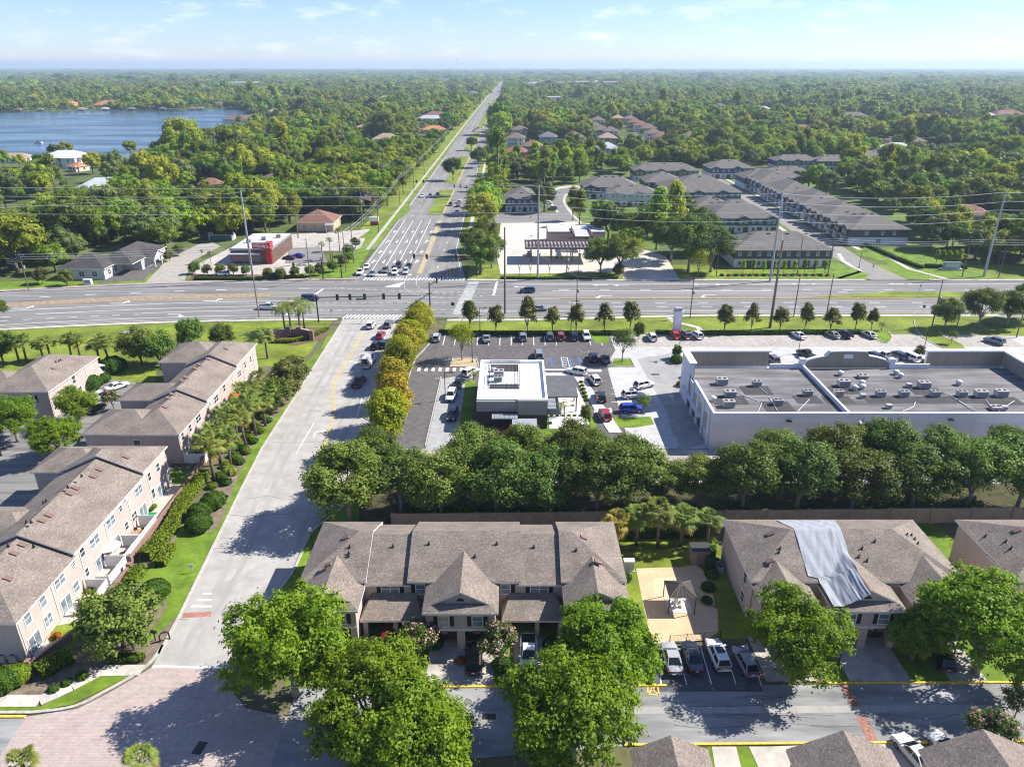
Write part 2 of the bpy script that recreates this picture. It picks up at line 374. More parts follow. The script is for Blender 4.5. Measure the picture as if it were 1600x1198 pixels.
# avenue medians and verges
am = MB()
for y0, y1 in ((330, 402), (426, 560), (600, 780), (830, 1120), (1180, 1600)):
    am.prism(rect(-38.2, y0, -31.6, y1), 0, .16)
structure(am.build('avenue_median', GRASS))
yk2 = MB()
for y0, y1 in ((330, 402), (426, 560), (600, 780), (830, 1120)): ribbon(yk, [(-31.1, y0), (-31.1, y1)], .5, .03)
sheet('left_verge', [(-56, 262), (-49.9, 262), (-50.2, 540), (-51.6, 900), (-51, 2600), (-62, 2600), (-64, 900), (-62, 540), (-62, 300)], -.01, GRASS)
sheet('right_verge', [(-20, 262), (-12, 262), (-13, 420), (-15, 620), (-16, 900), (-14, 2600), (-22, 2600), (-23, 900), (-22, 620), (-21, 420), (-20.2, 310)], -.01, GRASS)
sheet('avenue_pavement', [(-53.2, 262), (-51.9, 262), (-52.4, 540), (-53.4, 900), (-53, 2000), (-54.5, 2000), (-54.9, 900), (-53.7, 540)], 0, KERB, .1)
sheet('avenue_pavement', [(-17.8, 262), (-16.2, 262), (-17, 420), (-18, 620), (-19.6, 620), (-18.6, 420)], 0, CONC, .1)
# --- crossings and stop lines
def zebra(x0, x1, y0, y1, n, slant=.6):
    for k in range(n):
        x = x0 + (x1 - x0) * k / n; w = (x1 - x0) / n * .52
        mk.face([(x, y0, .02), (x + w, y0, .02), (x + w + slant, y1, .02), (x + slant, y1, .02)])
za, zb = G(588, 439), G(722, 439)
zebra(-46.5, -14.5, 221.2, 224.2, 30, .4)
zebra(-45, -21.5, 183.4, 186.6, 23, .8)
mk.face([(-47.5, 227.4, .02), (-32, 227.4, .02), (-32, 228.2, .02), (-47.5, 228.2, .02)])
ribbon(mk, [(-56.5, 211.3 + cv(-56)), (-60.5, 186.5 + cv(-60))], .6, .02)
ribbon(mk, [(-5.4, 204.5), (-4.6, 219.5)], .7, .02); ribbon(mk, [(-34.5, 177.6), (-26.5, 178.6)], .6, .03)
sheet('brick_crossing', [(-16.2, 186.8), (-12.6, 186.8), (-10.2, 219.6), (-13.4, 219.6)], .016, mat('pale_crossing', (.34, .34, .33), .9, .15, .6))
def arc_dash(pts, on=1, off=1.2, w=.16):
    P = smooth_line(pts, 14); acc = 0
    for a, b_ in zip(P[:-1], P[1:]):
        if acc % 2 == 0: ribbon(mk, [a, b_], w, .02)
        acc += 1
arc_dash([(-33.5, 227), (-32, 212), (-25, 204), (-10, 200.5)]); arc_dash([(-30, 226), (-28.5, 214), (-22, 207), (-8, 204)])
arc_dash([(-56, 197.5), (-40, 197.5), (-22, 197.5), (-8, 198)]); arc_dash([(-56, 191), (-40, 191), (-22, 191), (-6, 191)])
arc_dash([(-8, 207.5), (-22, 208.5), (-40, 210), (-56, 213.5)])
mk.face([(-38.6, 213.6, .02), (-34, 213.2, .02), (-33.2, 219, .02)])
def arrow(x, y, d, turn=0, s=1.0, z=.02):
    """a lane arrow pointing along +-X"""
    mk.face([(x, y - .14, z), (x + 3.2 * d * s, y - .14, z), (x + 3.2 * d * s, y + .14, z), (x, y + .14, z)])
    e = x + 3.2 * d * s
    if turn:
        mk.face([(e, y - .14, z), (e + .5 * d, y - .14, z), (e + 1.2 * d, y + 1.5 * turn, z), (e + .6 * d, y + 1.5 * turn, z)])
        mk.face([(e + .1 * d, y + 1.3 * turn, z), (e + 1.8 * d, y + 1.3 * turn, z), (e + 1.0 * d, y + 2.6 * turn, z)])
    else: mk.face([(e, y - .55, z), (e + 1.6 * d, y, z), (e, y + .55, z)])
for px, py in ((20, 482), (172, 474), (318, 470), (452, 470)): arrow(*G(px, py), 1, 1)
for px, py in ((262, 491), ): arrow(*G(px, py), 1, -1)
for px, py in ((956, 462), (1118, 461)): arrow(*G(px, py), -1, -1)
for px, py in ((950, 445.6), (982, 446), (1106, 444.5), (1140, 444.5), (1260, 443.8), (1290, 443.8), (1412, 443.5), (1440, 443.8), (826, 448)): arrow(*G(px, py), -1, 0)
structure(mk.build('white_road_markings', WPAINT)); structure(yk.build('yellow_road_markings', YPAINT))
x0, y0 = G(1400, 194); x1, y1 = G(1740, 191.5); FR = MB(); ribbon(FR, [(x0, y0), (x1, y1)], 26, .2); x0, y0 = G(1478, 203.5); x1, y1 = G(1740, 202); ribbon(FR, [(x0, y0), (x1, y1)], 22, .2); structure(FR.build('far_road', mat('far_road_pale', (.36, .31, .26), .9)))
# --- verges and pavements along the highway
def strip(name, x0, x1, f0, f1, z, m, hi=None):
    xs = np.arange(x0, x1, 10).tolist() + [x1]; b = MB()
    for a, c in zip(xs[:-1], xs[1:]):
        P = [(a, f0(a)), (c, f0(c)), (c, f1(c)), (a, f1(a))]
        if hi is None: b.face([(p[0], p[1], z) for p in P])
        else: b.prism(P, z, hi)
    return structure(b.build(name, m))
strip('verge', -420, -47, lambda x: south(x) - 34, lambda x: south(x) - .2, -.012, GRASS)
strip('verge', -17, 131, lambda x: 170.6, lambda x: south(x) - .2, -.012, GRASS)
strip('verge', 152, 420, lambda x: 160, lambda x: south(x) - .2, -.012, GRASS)
strip('south_pavement', -420, -46, lambda x: south(x) - 2.5, lambda x: south(x) - 1.0, 0, CONC, .1)
strip('south_pavement', -17, 130, lambda x: south(x) - 3.0, lambda x: south(x) - 1.4, 0, CONC, .1)
strip('south_pavement', 154, 420, lambda x: south(x) - 4.0, lambda x: south(x) - 2.4, 0, CONC, .1)
strip('north_pavement', -420, -49, lambda x: north(x) + .3, lambda x: north(x) + 1.9, 0, mat('pinkish_pavement', (.36, .28, .22), .9, .15, 1), .1)
strip('north_pavement', -14, 110, lambda x: north(x) + .3, lambda x: north(x) + 1.8, 0, CONC, .1)
strip('north_pavement', 130, 420, lambda x: north(x) + .3, lambda x: north(x) + 1.8, 0, CONC, .1)
strip('verge', -420, -49, lambda x: north(x) + 1.9, lambda x: north(x) + 12, -.02, GRASS2)
strip('verge', -14, 420, lambda x: north(x) + 1.8, lambda x: north(x) + 20, -.02, GRASS)
hk = MB()
for (x0, x1, f) in ((-420, -48, lambda x: south(x) - .35), (-15, 130, lambda x: south(x) - .35), (154, 420, lambda x: south(x) - .35), (-420, -52, lambda x: north(x) + .1), (-12, 52, lambda x: north(x) + .1), (74, 108, lambda x: north(x) + .1), (132, 420, lambda x: north(x) + .1)):
    kerb(hk, [(x, f(x)) for x in np.arange(x0, x1 + 1, 10)], .35)
structure(hk.build('highway_kerb', KERB))
# ramp pavement between the pavement and the retail lot
for L in ([(1042, 493), (1052, 502), (1090, 511), (1100, 522)], ):
    b = MB(); ribbon(b, pp(L), 1.5, .0); structure(b.build('path', CONC))
# --- entrance road
EL = [(-44.4, 183), (-44.2, 176), (-43.9, 150), (-43.7, 125), (-43.6, 112), (-42.6, 98), (-41.6, 86), (-40.9, 77.3), (-40.3, 70), (-40.0, 63.6), (-39.9, 61.6)]
ER = [(-21.8, 184.6), (-23.5, 180), (-25.2, 170), (-26.4, 140), (-27.2, 112), (-26.6, 101), (-24.9, 95.5)] + pp([(505, 808), (492, 826), (477, 850), (455, 898)]) + [(-30.6, 70), (-31.2, 62.2), (-31.3, 61.4)]
sheet('entrance_road', EL + ER[::-1], .004, ROADC)
rm = MB(); ry = MB(); rb = MB()
YL = smooth_line(pp([(572, 510), (552, 545), (521, 600), (520, 645), (509, 684), (492, 720)]), 5)
ribbon(ry, YL, .16, .016); ribbon(ry, [(p[0] + .32, p[1]) for p in YL], .16, .016)
for a, b_ in (((491, 660), (463, 708)), ((612, 505), (600, 530)), ((590, 545), (560, 580)), ((566, 620), (558, 650))): ribbon(rm, pp([a, b_]), .14, .016)
def pa(px, py, turn):
    x, y = G(px, py); z = .016
    rm.face([(x - .12, y - 1.6, z), (x + .12, y - 1.6, z), (x + .12, y + .4, z), (x - .12, y + .4, z)])
    if turn: rm.face([(x, y + .1, z), (x + turn * 1.1, y + .7, z), (x + turn * 1.1, y + 1.1, z), (x, y + .5, z)][::turn]); rm.face([(x + turn * .9, y + .3, z), (x + turn * 1.9, y + .9, z), (x + turn * .9, y + 1.5, z)][::turn])
    else: rm.face([(x - .5, y + .3, z), (x + .5, y + .3, z), (x, y + 1.8, z)])
pa(493, 676, 1); pa(556, 567, -1); pa(602, 541, 1)
for k, (y, a, b_) in enumerate(((927, 317, 331), (937, 308, 331), (947, 299, 331))):
    ribbon(rm, pp([(a, y), (b_, y)]), .32, .016)
ribbon(rm, pp([(238, 1040.5), (358, 1043)]), .3, .018)
tk = MB(); cs = MB(); rs = random.Random(4)
for off in (3.2, 5.0, 11.6, 13.4):
    ribbon(tk, smooth_line([(EL[k][0] + off * (1 if k < 8 else .8), EL[k][1]) for k in range(0, 10)], 3), .8, .008)
for k in range(16):
    y = rs.uniform(66, 175); x0 = -43 + rs.uniform(0, 4); ribbon(cs, smooth_line([(x0 + q * 2.6, y + rs.uniform(-.5, .5)) for q in range(rs.randint(2, 5))], 3), .07, .012)
for k in range(14):
    x = rs.uniform(10, 60); ribbon(cs, smooth_line([(x + q * 2.5, rs.uniform(53.5, 54.1) + 1.2 * (k % 4)) for q in range(rs.randint(2, 6))], 3), .06, .012)
ribbon(tk, [(8, 55.7), (60, 56.1), (128, 56.8)], .9, .010)
structure(tk.build('tyre_tracks', mat('tyre_worn', (.335, .32, .297), .9, .12, .7, stretch=(1, .2, 1)))); structure(cs.build('sealed_cracks', mat('tar_seal', (.09, .088, .085), .8)))
structure(rm.build('entrance_markings', WPAINT)); structure(ry.build('entrance_yellow_line', YPAINT))
PAVER = brickmat('brick_paver', (.46, .385, .345), (.40, .315, .275), (.32, .26, .23), .34, .17, .02, .9, .1, nscale=1.2, big=.07)
PAV = pp([(237, 1042), (356, 1044), (360, 1075), (384, 1106), (452, 1120), (446, 1150), (424, 1204), (-60, 1204), (0, 1180), (41, 1119), (120, 1107), (168, 1083), (208, 1060)])
sheet('brick_paved_drive', PAV, .003, PAVER)
sheet('roadside_lawn', ER[5:-2] + [(-31, 62.4), (-28, 60), (-24.6, 60), (-24.6, 82), (-22, 88), (-23, 93.5)], .02, GRASS2)
sheet('brick_band', pp([(287, 957), (331, 955), (329, 963), (283, 965)]), .012, brickmat('red_brick_paver', (.34, .15, .11), (.42, .2, .15), (.28, .16, .12), .24, .12, .012))
sheet('side_street', pp([(-120, 1119), (41, 1119), (0, 1180), (-30, 1204), (-160, 1204)]), .002, ASPH_W)
ek = MB()
KL = smooth_line(pp([(-120, 1113), (20, 1113), (60, 1112), (118, 1103), (166, 1079), (207, 1056), (237, 1033), (254, 1008)]), 5)
kerb(ek, KL, .35); kerb(ek, [G(254, 1008)] + EL[::-1][1:], .3)
kerb(ek, smooth_line(ER[::-1][:6] + [(-25.0, 95.5), (-26.4, 101), (-27.1, 112)], 4), .3)
structure(ek.build('entrance_kerb', KERB))
yk3 = MB(); kerb(yk3, pp([(-120, 1119.5), (40, 1119.5)]), .3, 0, .135); structure(yk3.build('yellow_kerb', YKERB))
# lawn and pavement at the lower left corner, pavement slabs picked apart
sheet('corner_lawn', pp([(-120, 1113), (20, 1112), (60, 1110), (112, 1101), (160, 1078), (203, 1056), (159, 1056), (64, 1104), (-120, 1104)]), .06, GRASS2)
sp = thing('pavement', 'x', None); del sp['label']; structure(sp)
path = pp([(-40, 1095), (30, 1095), (62, 1095), (112, 1072), (158, 1048), (222, 1047)])
slab_m = [mat('paving_slab_concrete', (.50, .46, .40), .9, .1, 1.6), mat('paving_slab_worn', (.45, .41, .35), .9, .12, 1.6), mat('paving_slab_pale', (.55, .50, .43), .9, .08, 1.6)]
acc = []
for a, b_ in zip(path[:-1], path[1:]):
    L = math.dist(a, b_); n = max(1, round(L / 1.45))
    for k in range(n): acc.append((a, b_, k / n, (k + 1) / n))
for k, (a, b_, t0, t1) in enumerate(acc):
    d = Vector((b_[0] - a[0], b_[1] - a[1])).normalized(); nn = Vector((-d.y, d.x)) * .78; g = .012
    p = Vector(a).lerp(Vector(b_), t0) + d * g; q = Vector(a).lerp(Vector(b_), t1) - d * g
    MB().prism([tuple(p - nn), tuple(q - nn), tuple(q + nn), tuple(p + nn)], 0, .1 + random.uniform(-.004, .004)).build('paving_slab', slab_m[k % 3], sp)
# beds and lawn along the entrance road (left side)
sheet('roadside_bed', pp([(540, 505), (420, 640), (330, 760), (215, 915), (150, 1010), (0, 1075), (0, 1090), (62, 1090), (160, 1045), (225, 1045), (252, 1008), (312, 895), (410, 697), (475, 590)]), .0, DIRT)
sheet('roadside_lawn', [(x - .2, y) for x, y in EL[1:-2]] + [(-42.2, 64.6)] + smooth_line(pp([(235, 985), (262, 940), (222, 915), (240, 880), (270, 850), (285, 820), (300, 832), (335, 828), (352, 800), (360, 775), (400, 690), (440, 640), (478, 588), (470, 575), (500, 545), (512, 520)]), 3), .02, GRASS2)
sheet('patio_lawn', pp([(262, 735), (310, 735), (290, 757), (262, 757)]), .02, GRASS2); sheet('patio_lawn', pp([(85, 978), (135, 968), (112, 1015), (75, 1000)]), .02, GRASS)
sheet('patio', pp([(262, 757), (288, 757), (225, 850), (70, 1040), (40, 1040)]), .015, mat('patio_concrete', (.52, .44, .36), .9, .12, 1))
sheet('patio_green_turf', pp([(228, 800), (246, 800), (236, 812), (224, 812)]), .03, mat('green_turf', (.02, .22, .06), .9, .1, 3))
# left complex drives
sheet('court_drive', pp([(140, 585), (215, 580), (205, 660), (60, 780), (0, 830), (-160, 830), (-60, 700)]), .004, ASPH)
sheet('court_lawn', pp([(140, 575), (250, 560), (240, 600), (150, 590)]), .01, GRASS)
# --- front complex: drive, yellow kerbs, driveways
sheet('complex_drive', [(-23, 49.5), (-23, 58.6), (-9, 58.8), (56, 59.3), (130, 60), (130, 52.6), (56, 52.0), (12, 51.5), (-8, 49.6)], .004, ASPH_W)
sheet('complex_drive', pp([(440, 1150), (452, 1120), (480, 1095), (560, 1080), (690, 1078), (690, 1204), (424, 1204)]), .006, ASPH_W)
ck = MB(); kerb(ck, [(-9, 58.8), (16.6, 59.0)], .25); kerb(ck, [(34, 59.3), (130, 60)], .25); kerb(ck, [(11, 51.5), (56, 52), (130, 52.6)], .25)
structure(ck.build('yellow_kerb', YKERB))
sheet('front_lawn', rect(-24.5, 58.9, 16.5, 68), 0, GRASS2); sheet('front_lawn', rect(34, 59.4, 62, 68), 0, GRASS2)
sheet('playground_lawn', [(13.2, 66), (28.5, 66), (28.8, 87), (13.2, 87)], 0, GRASS)
sheet('back_lawn', rect(51.5, 70, 62, 89.5), 0, GRASS2)
DW = MB()
for x0, x1 in ((-16.6, -11.2), (-9.4, -2), (0.2, 5.4), (36.6, 43.3), (47.5, 51.5), (27.5, 33)):
    DW.box(x0, 59.1 if x0 < 20 else 59.6, 0, x1, 66.4, .035)
structure(DW.build('driveways', mat('driveway_concrete', (.40, .36, .32), .9, .16, .7, big=.12, bigscale=.3)))
sheet('parking_bays', pp([(1030, 1008), (1178, 1008), (1192, 1080), (1022, 1080)]), .008, mat('bay_asphalt', (.085, .088, .095), .9, .2, 1))
pm = MB()
for a, b_ in (((1056, 1008), (1073, 1069)), ((1094, 1008), (1112, 1069)), ((1131, 1008), (1150, 1069)), ((1166, 1006), (1190, 1071)), ((1030, 1030), (1033, 1069))): ribbon(pm, pp([a, b_]), .11, .018)
structure(pm.build('bay_lines', WPAINT))
ym = MB(); Q = pp([(1012, 1070), (1027, 1068), (1030, 1085), (1012, 1084)])
for a, b_ in zip(Q, Q[1:] + Q[:1]): ribbon(ym, [a, b_], .16, .02)
ribbon(ym, [Q[0], Q[2]], .16, .02); ribbon(ym, [Q[1], Q[3]], .16, .02); structure(ym.build('yellow_box_marking', YKERB))
sheet('golden_mulch_yard', smooth_line(pp([(994, 888), (1060, 886), (1098, 890), (1122, 988), (1040, 1002), (1020, 1004), (1002, 930)]), 3), .02, SAND)
sheet('sand_pit', pp([(1020, 903), (1062, 900), (1072, 930), (1022, 932)]), .03, mat('pale_sand', (.6, .47, .3), 1, .12, 4))
bb = brickmat('red_brick_paver', (.34, .15, .11), (.42, .2, .15), (.28, .16, .12), .24, .12, .012)
sheet('brick_band', pp([(1312, 1068), (1326, 1068), (1344, 1103), (1330, 1104)]), .014, bb); sheet('brick_band', pp([(1338, 1119), (1352, 1119), (1372, 1158), (1356, 1158)]), .014, bb)
sheet('lower_lawn', pp([(1105, 1166), (1540, 1162), (1600, 1230), (1105, 1230)]), 0, GRASS2)
LW = MB()
for L in ([(1112, 1166), (1150, 1166), (1166, 1230), (1122, 1230)], [(1170, 1166), (1236, 1166), (1250, 1230), (1200, 1230)], [(1362, 1160), (1430, 1159), (1480, 1230), (1400, 1230)], [(1200, 1166), (1345, 1160), (1370, 1172), (1240, 1180)]):
    LW.prism(pp(L), 0, .03 + .004 * (len(LW.f) % 7 == 0) - .005 * (L[0][0] == 1200))
structure(LW.build('lower_driveways', mat('driveway_pale', (.47, .43, .37), .9, .14, .7, big=.1, bigscale=.3)))
# --- woodland strip behind the wall
sheet('tree_strip', [(-25, 88.5), (120, 90.6), (120, 100), (-26, 101)], .0, mat('shade_dark_litter', (.032, .042, .014), 1, .4, .9, col2=(.10, .082, .036), detail=8))  # litter and grass tones darkened to carry the oaks' shade in the colour
sheet('service_alley', [(-22, 101), (130, 100), (130, 111.5), (-22, 112)], .004, mat('alley_concrete', (.36, .33, .29), .9, .15, .5, big=.15, bigscale=.1))
# --- fast food plot
sheet('restaurant_lot', [(-21.5, 112), (-22, 150), (-20.6, 160), (-18.4, 171), (24, 171.4), (24, 160), (21, 151), (20.5, 112)], .004, ASPH_D)
sheet('drive_through_lane', [(-15, 112), (-15, 143), (-8.4, 146), (-8.4, 112)], .01, mat('lane_concrete', (.33, .33, .32), .9, .12, .8))
sheet('planting_strip', [(-9.8, 118), (-9.8, 142), (-7.6, 142), (-7.6, 118)], .02, GRASS2)
FC = MB(); FC.prism([(6.9, 119.5), (14.2, 119.5), (14.6, 128), (12.5, 146), (6.9, 146)], 0, .1); FC.prism([(12.4, 147.5), (12.4, 146.6), (19.6, 146.6), (19.6, 148.2), (4, 148.2), (4, 147.5)], 0, .105)
FC.prism([(12.8, 147), (14.8, 147), (20, 118), (17.6, 118)], 0, .11)
structure(FC.build('restaurant_pavement', mat('white_concrete', (.62, .59, .55), .9, .08, 1)))
sheet('restaurant_lawn', pp([(818, 665), (838, 652), (930, 652), (934, 672), (910, 690), (860, 682), (822, 676)]), .03, GRASS2); sheet('restaurant_lawn', pp([(958, 652), (1016, 651), (1022, 663), (990, 668), (955, 668)]), .03, GRASS2)
fl = MB()
for k in range(17):
    x = -16.6 + k * 2.72
    if not 12 < x < 17: fl.box(x, 163.4, .01, x + .16, 170.6, .014)
for k in range(7): fl.box(10.6 + k * .02, 124 + k * 3.2, .01, 10.6, 124, .011) if False else None
for py in (580, 588, 597, 606, 616, 628): ribbon(fl, pp([(955, py), (996, py)]), .12, .014)
for k in range(7): x, y = G(655 + k * 11, 577); fl.face([(x - .35, y - .9, .014), (x + .35, y - .9, .014), (x + .35, y + .9, .014), (x - .35, y + .9, .014)])
for k in range(6): ribbon(fl, [(8.2 + k * .5, 149 + 0), (8.9 + k * .5, 154)], .14, .014) if False else None
for k in range(5): ribbon(fl, pp([(879, 558 + k * 3.6), (886, 560 + k * 3.6)]), .16, .016)
ribbon(fl, pp([(877, 558), (880, 573)]), .14, .016); ribbon(fl, pp([(886, 558), (890, 573)]), .14, .016)
for k in range(5): x, y = G(930 + k * 6, 641); fl.face([(x - .25, y - 1, .014), (x + .25, y - 1, .014), (x + .25, y + 1, .014), (x - .25, y + 1, .014)])
structure(fl.build('bay_lines', WPAINT))
bl = MB()
for x0 in (860, 876, 890, 904): ribbon(bl, pp([(x0, 558), (x0 + 3, 573)]), .3, .015)
structure(bl.build('blue_bay_lines', BPAINT))
fk = MB(); kerb(fk, smooth_line([(-21.6, 112), (-22.1, 150), (-20.7, 160), (-18.4, 171)], 5), .25); kerb(fk, [(-18.4, 171.2), (24, 171.5)], .25); kerb(fk, [(-15.2, 113), (-15.2, 144)], .2)
structure(fk.build('restaurant_kerb', KERB))
# --- retail strip plot
sheet('retail_lot', [(20.6, 112), (21.1, 151), (24.2, 160), (24.2, 171.2), (131, 171.2), (131, 130), (150, 112)], .0, CONC_P)
sheet('retail_drive', pp([(995, 560), (1050, 552), (1068, 560), (1080, 620), (1110, 690), (1060, 705), (1040, 640)]), .006, mat('drive_grey', (.31, .305, .29), .9, .12, .5, big=.1, bigscale=.1))
sheet('retail_bays', [(25, 162.4), (25, 171.2), (122, 171.2), (122, 162.4)], .006, STALLC)
rl = MB()
for k in range(36): rl.box(25.4 + k * 2.75, 162.8, .01, 25.52 + k * 2.75, 169.4, .014)
for px, py, d in ((1025, 622, -1), (1050, 621, 1), (1056, 690, 1)):
    x, y = G(px, py); q = lambda dx, dy: (x + dx, y + dy * d, .016)
    rl.face([q(-.16, -1.4), q(.16, -1.4), q(.16, .6), q(-.16, .6)][::d]); rl.face([q(-.75, .5), q(.75, .5), q(0, 2)][::d])
structure(rl.build('retail_bay_lines', mat('faded_paint', (.5, .48, .45), .85, .2, 1)))
sheet('retail_east_lot', [(131, 100), (131, 160), (152, 170), (240, 166), (240, 100)], .002, mat('east_asphalt', (.24, .23, .21), .9, .2, .5, big=.15, bigscale=.1))
sheet('retail_entrance', [(128.5, 186.5), (133, 170), (150.5, 166), (143.5, 186.5)], .008, mat('entrance_grey', (.25, .245, .24), .9, .15, .5))
# --- plots north of the highway
sheet('fuel_lot', pp([(783, 345), (850, 345), (935, 350), (935, 380), (1000, 388), (1040, 400), (1062, 436), (975, 436), (968, 425), (782, 428), (776, 400)]), .0, mat('fuel_concrete', (.55, .5, .42), .9, .1, .5, big=.08, bigscale=.06))
sheet('fuel_side_street', pp([(770, 335), (880, 332), (880, 347), (775, 349)]), .006, ASPH)
sheet('burger_lot', pp([(290, 440), (310, 412), (370, 382), (420, 368), (560, 360), (578, 358), (566, 382), (560, 392), (500, 392), (490, 425), (420, 432)]), .0, mat('burger_concrete', (.42, .38, .33), .9, .14, .5, big=.1, bigscale=.07))
sheet('burger_bays', pp([(445, 412), (452, 388), (500, 385), (512, 410)]), .006, ASPH)
sheet('office_lot', pp([(152, 443), (205, 398), (240, 388), (262, 390), (250, 412), (225, 437)]), .002, ASPH_D)
sheet('office_drive', pp([(225, 444), (262, 405), (310, 382), (330, 378), (345, 385), (300, 408), (288, 440)]), .004, mat('office_drive_grey', (.34, .31, .27), .9, .15, .5))
sheet('burger_verge', pp([(480, 437), (500, 420), (545, 395), (585, 378), (583, 384), (560, 420), (548, 433)]), .03, GRASS2)
sheet('burger_verge', pp([(290, 440), (300, 428), (480, 430), (478, 438)]), .02, MULCH)
sheet('avenue_corner_lawn', pp([(560, 372), (600, 345), (640, 318), (640, 330), (588, 372)]), .02, GRASS2)
# grey townhouse estate streets
sheet('estate_street', [(112, 221), (123.5, 221), (121, 245), (123, 290), (124, 380), (124, 470), (116, 470), (116, 380), (113, 290), (112, 250)], .01, mat('estate_asphalt', (.24, .225, .2), .9, .1, .4, big=.1, bigscale=.06))
es = MB()
for s in (-1, 1): ribbon(es, [(118 + s * 8.3, 262), (118.5 + s * 8, 300), (120 + s * 6.5, 380), (120 + s * 6.5, 470)], 1.8, .02)
ribbon(es, pp([(1310, 435), (1345, 424), (1318, 408), (1310, 396)]), 1.5, .02); ribbon(es, pp([(1480, 436), (1420, 420), (1385, 400)]), 1.5, .02)
structure(es.build('estate_pavement', CONC))
sheet('estate_lane', smooth_line(pp([(880, 345), (872, 330), (862, 312), (870, 297), (902, 292), (903, 298), (884, 303), (880, 316), (892, 335), (905, 346)]), 4), .01, ASPH)
sheet('estate_lane_kerb', smooth_line(pp([(876, 346), (868, 330), (857, 312), (866, 294), (903, 290), (903, 300), (887, 304), (884, 316), (897, 335), (910, 348)]), 4), .0, CONC)
sheet('estate_lawn', pp([(1120, 432), (1310, 410), (1360, 430), (1330, 437), (1125, 437)]), .02, GRASS2)
sheet('estate_lawn', pp([(1335, 396), (1440, 385), (1520, 420), (1560, 436), (1400, 434), (1385, 410)]), -.015, GRASS2)
sheet('estate_yards', [(20, 255), (190, 255), (215, 480), (20, 480)], -.03, mat('yard_mix', (.075, .12, .02), 1, .4, .2, col2=(.13, .19, .03), detail=6))
# ============================================================ BUILDINGS
SHING = brickmat('brown_shingles', (.275, .228, .188), (.195, .16, .133), (.115, .095, .08), .33, .145, .012, .92, .33, nscale=5, big=.2)
SHING_G = brickmat('grey_shingles', (.19, .175, .16), (.15, .137, .125), (.085, .075, .07), .33, .15, .014, .92, .35, nscale=4, big=.12)
SHING_D = brickmat('dark_shingles', (.09, .085, .083), (.065, .06, .06), (.035, .033, .033), .33, .16, .014, .92, .35, nscale=4, big=.2)
STUC = mat('pink_stucco', (.475, .38, .335), .92, .07, 2.5, detail=6, stretch=(1, 1, .35), big=.08, bigscale=.25)
STUC_T = mat('tan_stucco', (.40, .30, .25), .92, .06, 2.5, detail=6, big=.06, bigscale=.3)
TRIM = mat('white_trim', (.72, .69, .65), .7, .06, 2)
WFRAME = mat('white_window_frame', (.78, .77, .75), .6)
GLASS = mat('window_glass', (.035, .05, .055), .08, spec=.6, coat=.3)
GLASS_B = mat('curtained_glass', (.16, .2, .22), .12, .5, .8, spec=.6)
SHUT = mat('black_shutter', (.012, .012, .015), .6)
DARKIN = mat('garage_door_dark', (.055, .035, .028), .8, .1, 2)
VENT = mat('roof_vent_brown', (.19, .115, .10), .7, .1, 2)
BLACK = mat('black_metal', (.015, .015, .016), .5)
WMETAL = mat('white_metal', (.62, .62, .63), .45, .05, 2)
GALV = mat('galvanised_steel', (.38, .41, .44), .45, .1, 1.5, metal=.3)
def ray_plane(px, py, p0, n):
    u = (px - 800) / F; v = (py - 599) / F
    d = Vector((u, C_ - v * S_, -S_ - v * C_)); o = Vector((0, 0, CAM_H)); n = Vector(n)
    return o + d * ((Vector(p0) - o).dot(n) / d.dot(n))
onX = lambda px, py, X: ray_plane(px, py, (X, 0, 0), (1, 0, 0))
onY = lambda px, py, Y: ray_plane(px, py, (0, Y, 0), (0, 1, 0))
ROT = {'S': 0, 'E': math.pi / 2, 'N': math.pi, 'W': -math.pi / 2}
WC = {}
def window(parent, x, y, z, w, h, face='S', mull=1, bars=1, glass=None, shut=False, frame_m=None):
    """a window (frame + pane) centred at x, y, z on a wall that looks towards face"""
    k = (round(w, 2), round(h, 2), mull, bars, shut, (frame_m or WFRAME).name); g = glass or GLASS
    if k not in WC:
        f = MB(); a, b = w / 2, h / 2; t = .09
        f.box(-a - t, -.07, -b - t, -a, .0, b + t); f.box(a, -.07, -b - t, a + t, .0, b + t); f.box(-a, -.07, b, a, .0, b + t); f.box(-a, -.1, -b - t, a, .0, -b)
        for i in range(mull): xx = -a + w * (i + 1) / (mull + 1); f.box(xx - .04, -.06, -b, xx + .04, -.01, b)
        for i in range(bars): zz = -b + h * (i + 1) / (bars + 1); f.box(-a, -.055, zz - .03, a, -.012, zz + .03)
        p = MB(); p.box(-a, -.03, -b, a, -.004, b)
        s = MB(); s.box(-a - t - .5, -.06, -b, -a - t - .03, 0, b); s2 = MB(); s2.box(a + t + .03, -.06, -b, a + t + .5, 0, b)
        WC[k] = (f.mesh('window', frame_m or WFRAME), p.mesh('pane', GLASS), s.mesh('shutter', SHUT), s2.mesh('shutter', SHUT))
    o = ob('window', WC[k][0], parent, (x, y, z), ROT[face]); pn = ob('pane', WC[k][1], o)
    if g is not GLASS: pn.material_slots[0].link = 'OBJECT'; pn.material_slots[0].material = g
    if shut: ob('shutter', WC[k][2], o); ob('shutter', WC[k][3], o)
    return o
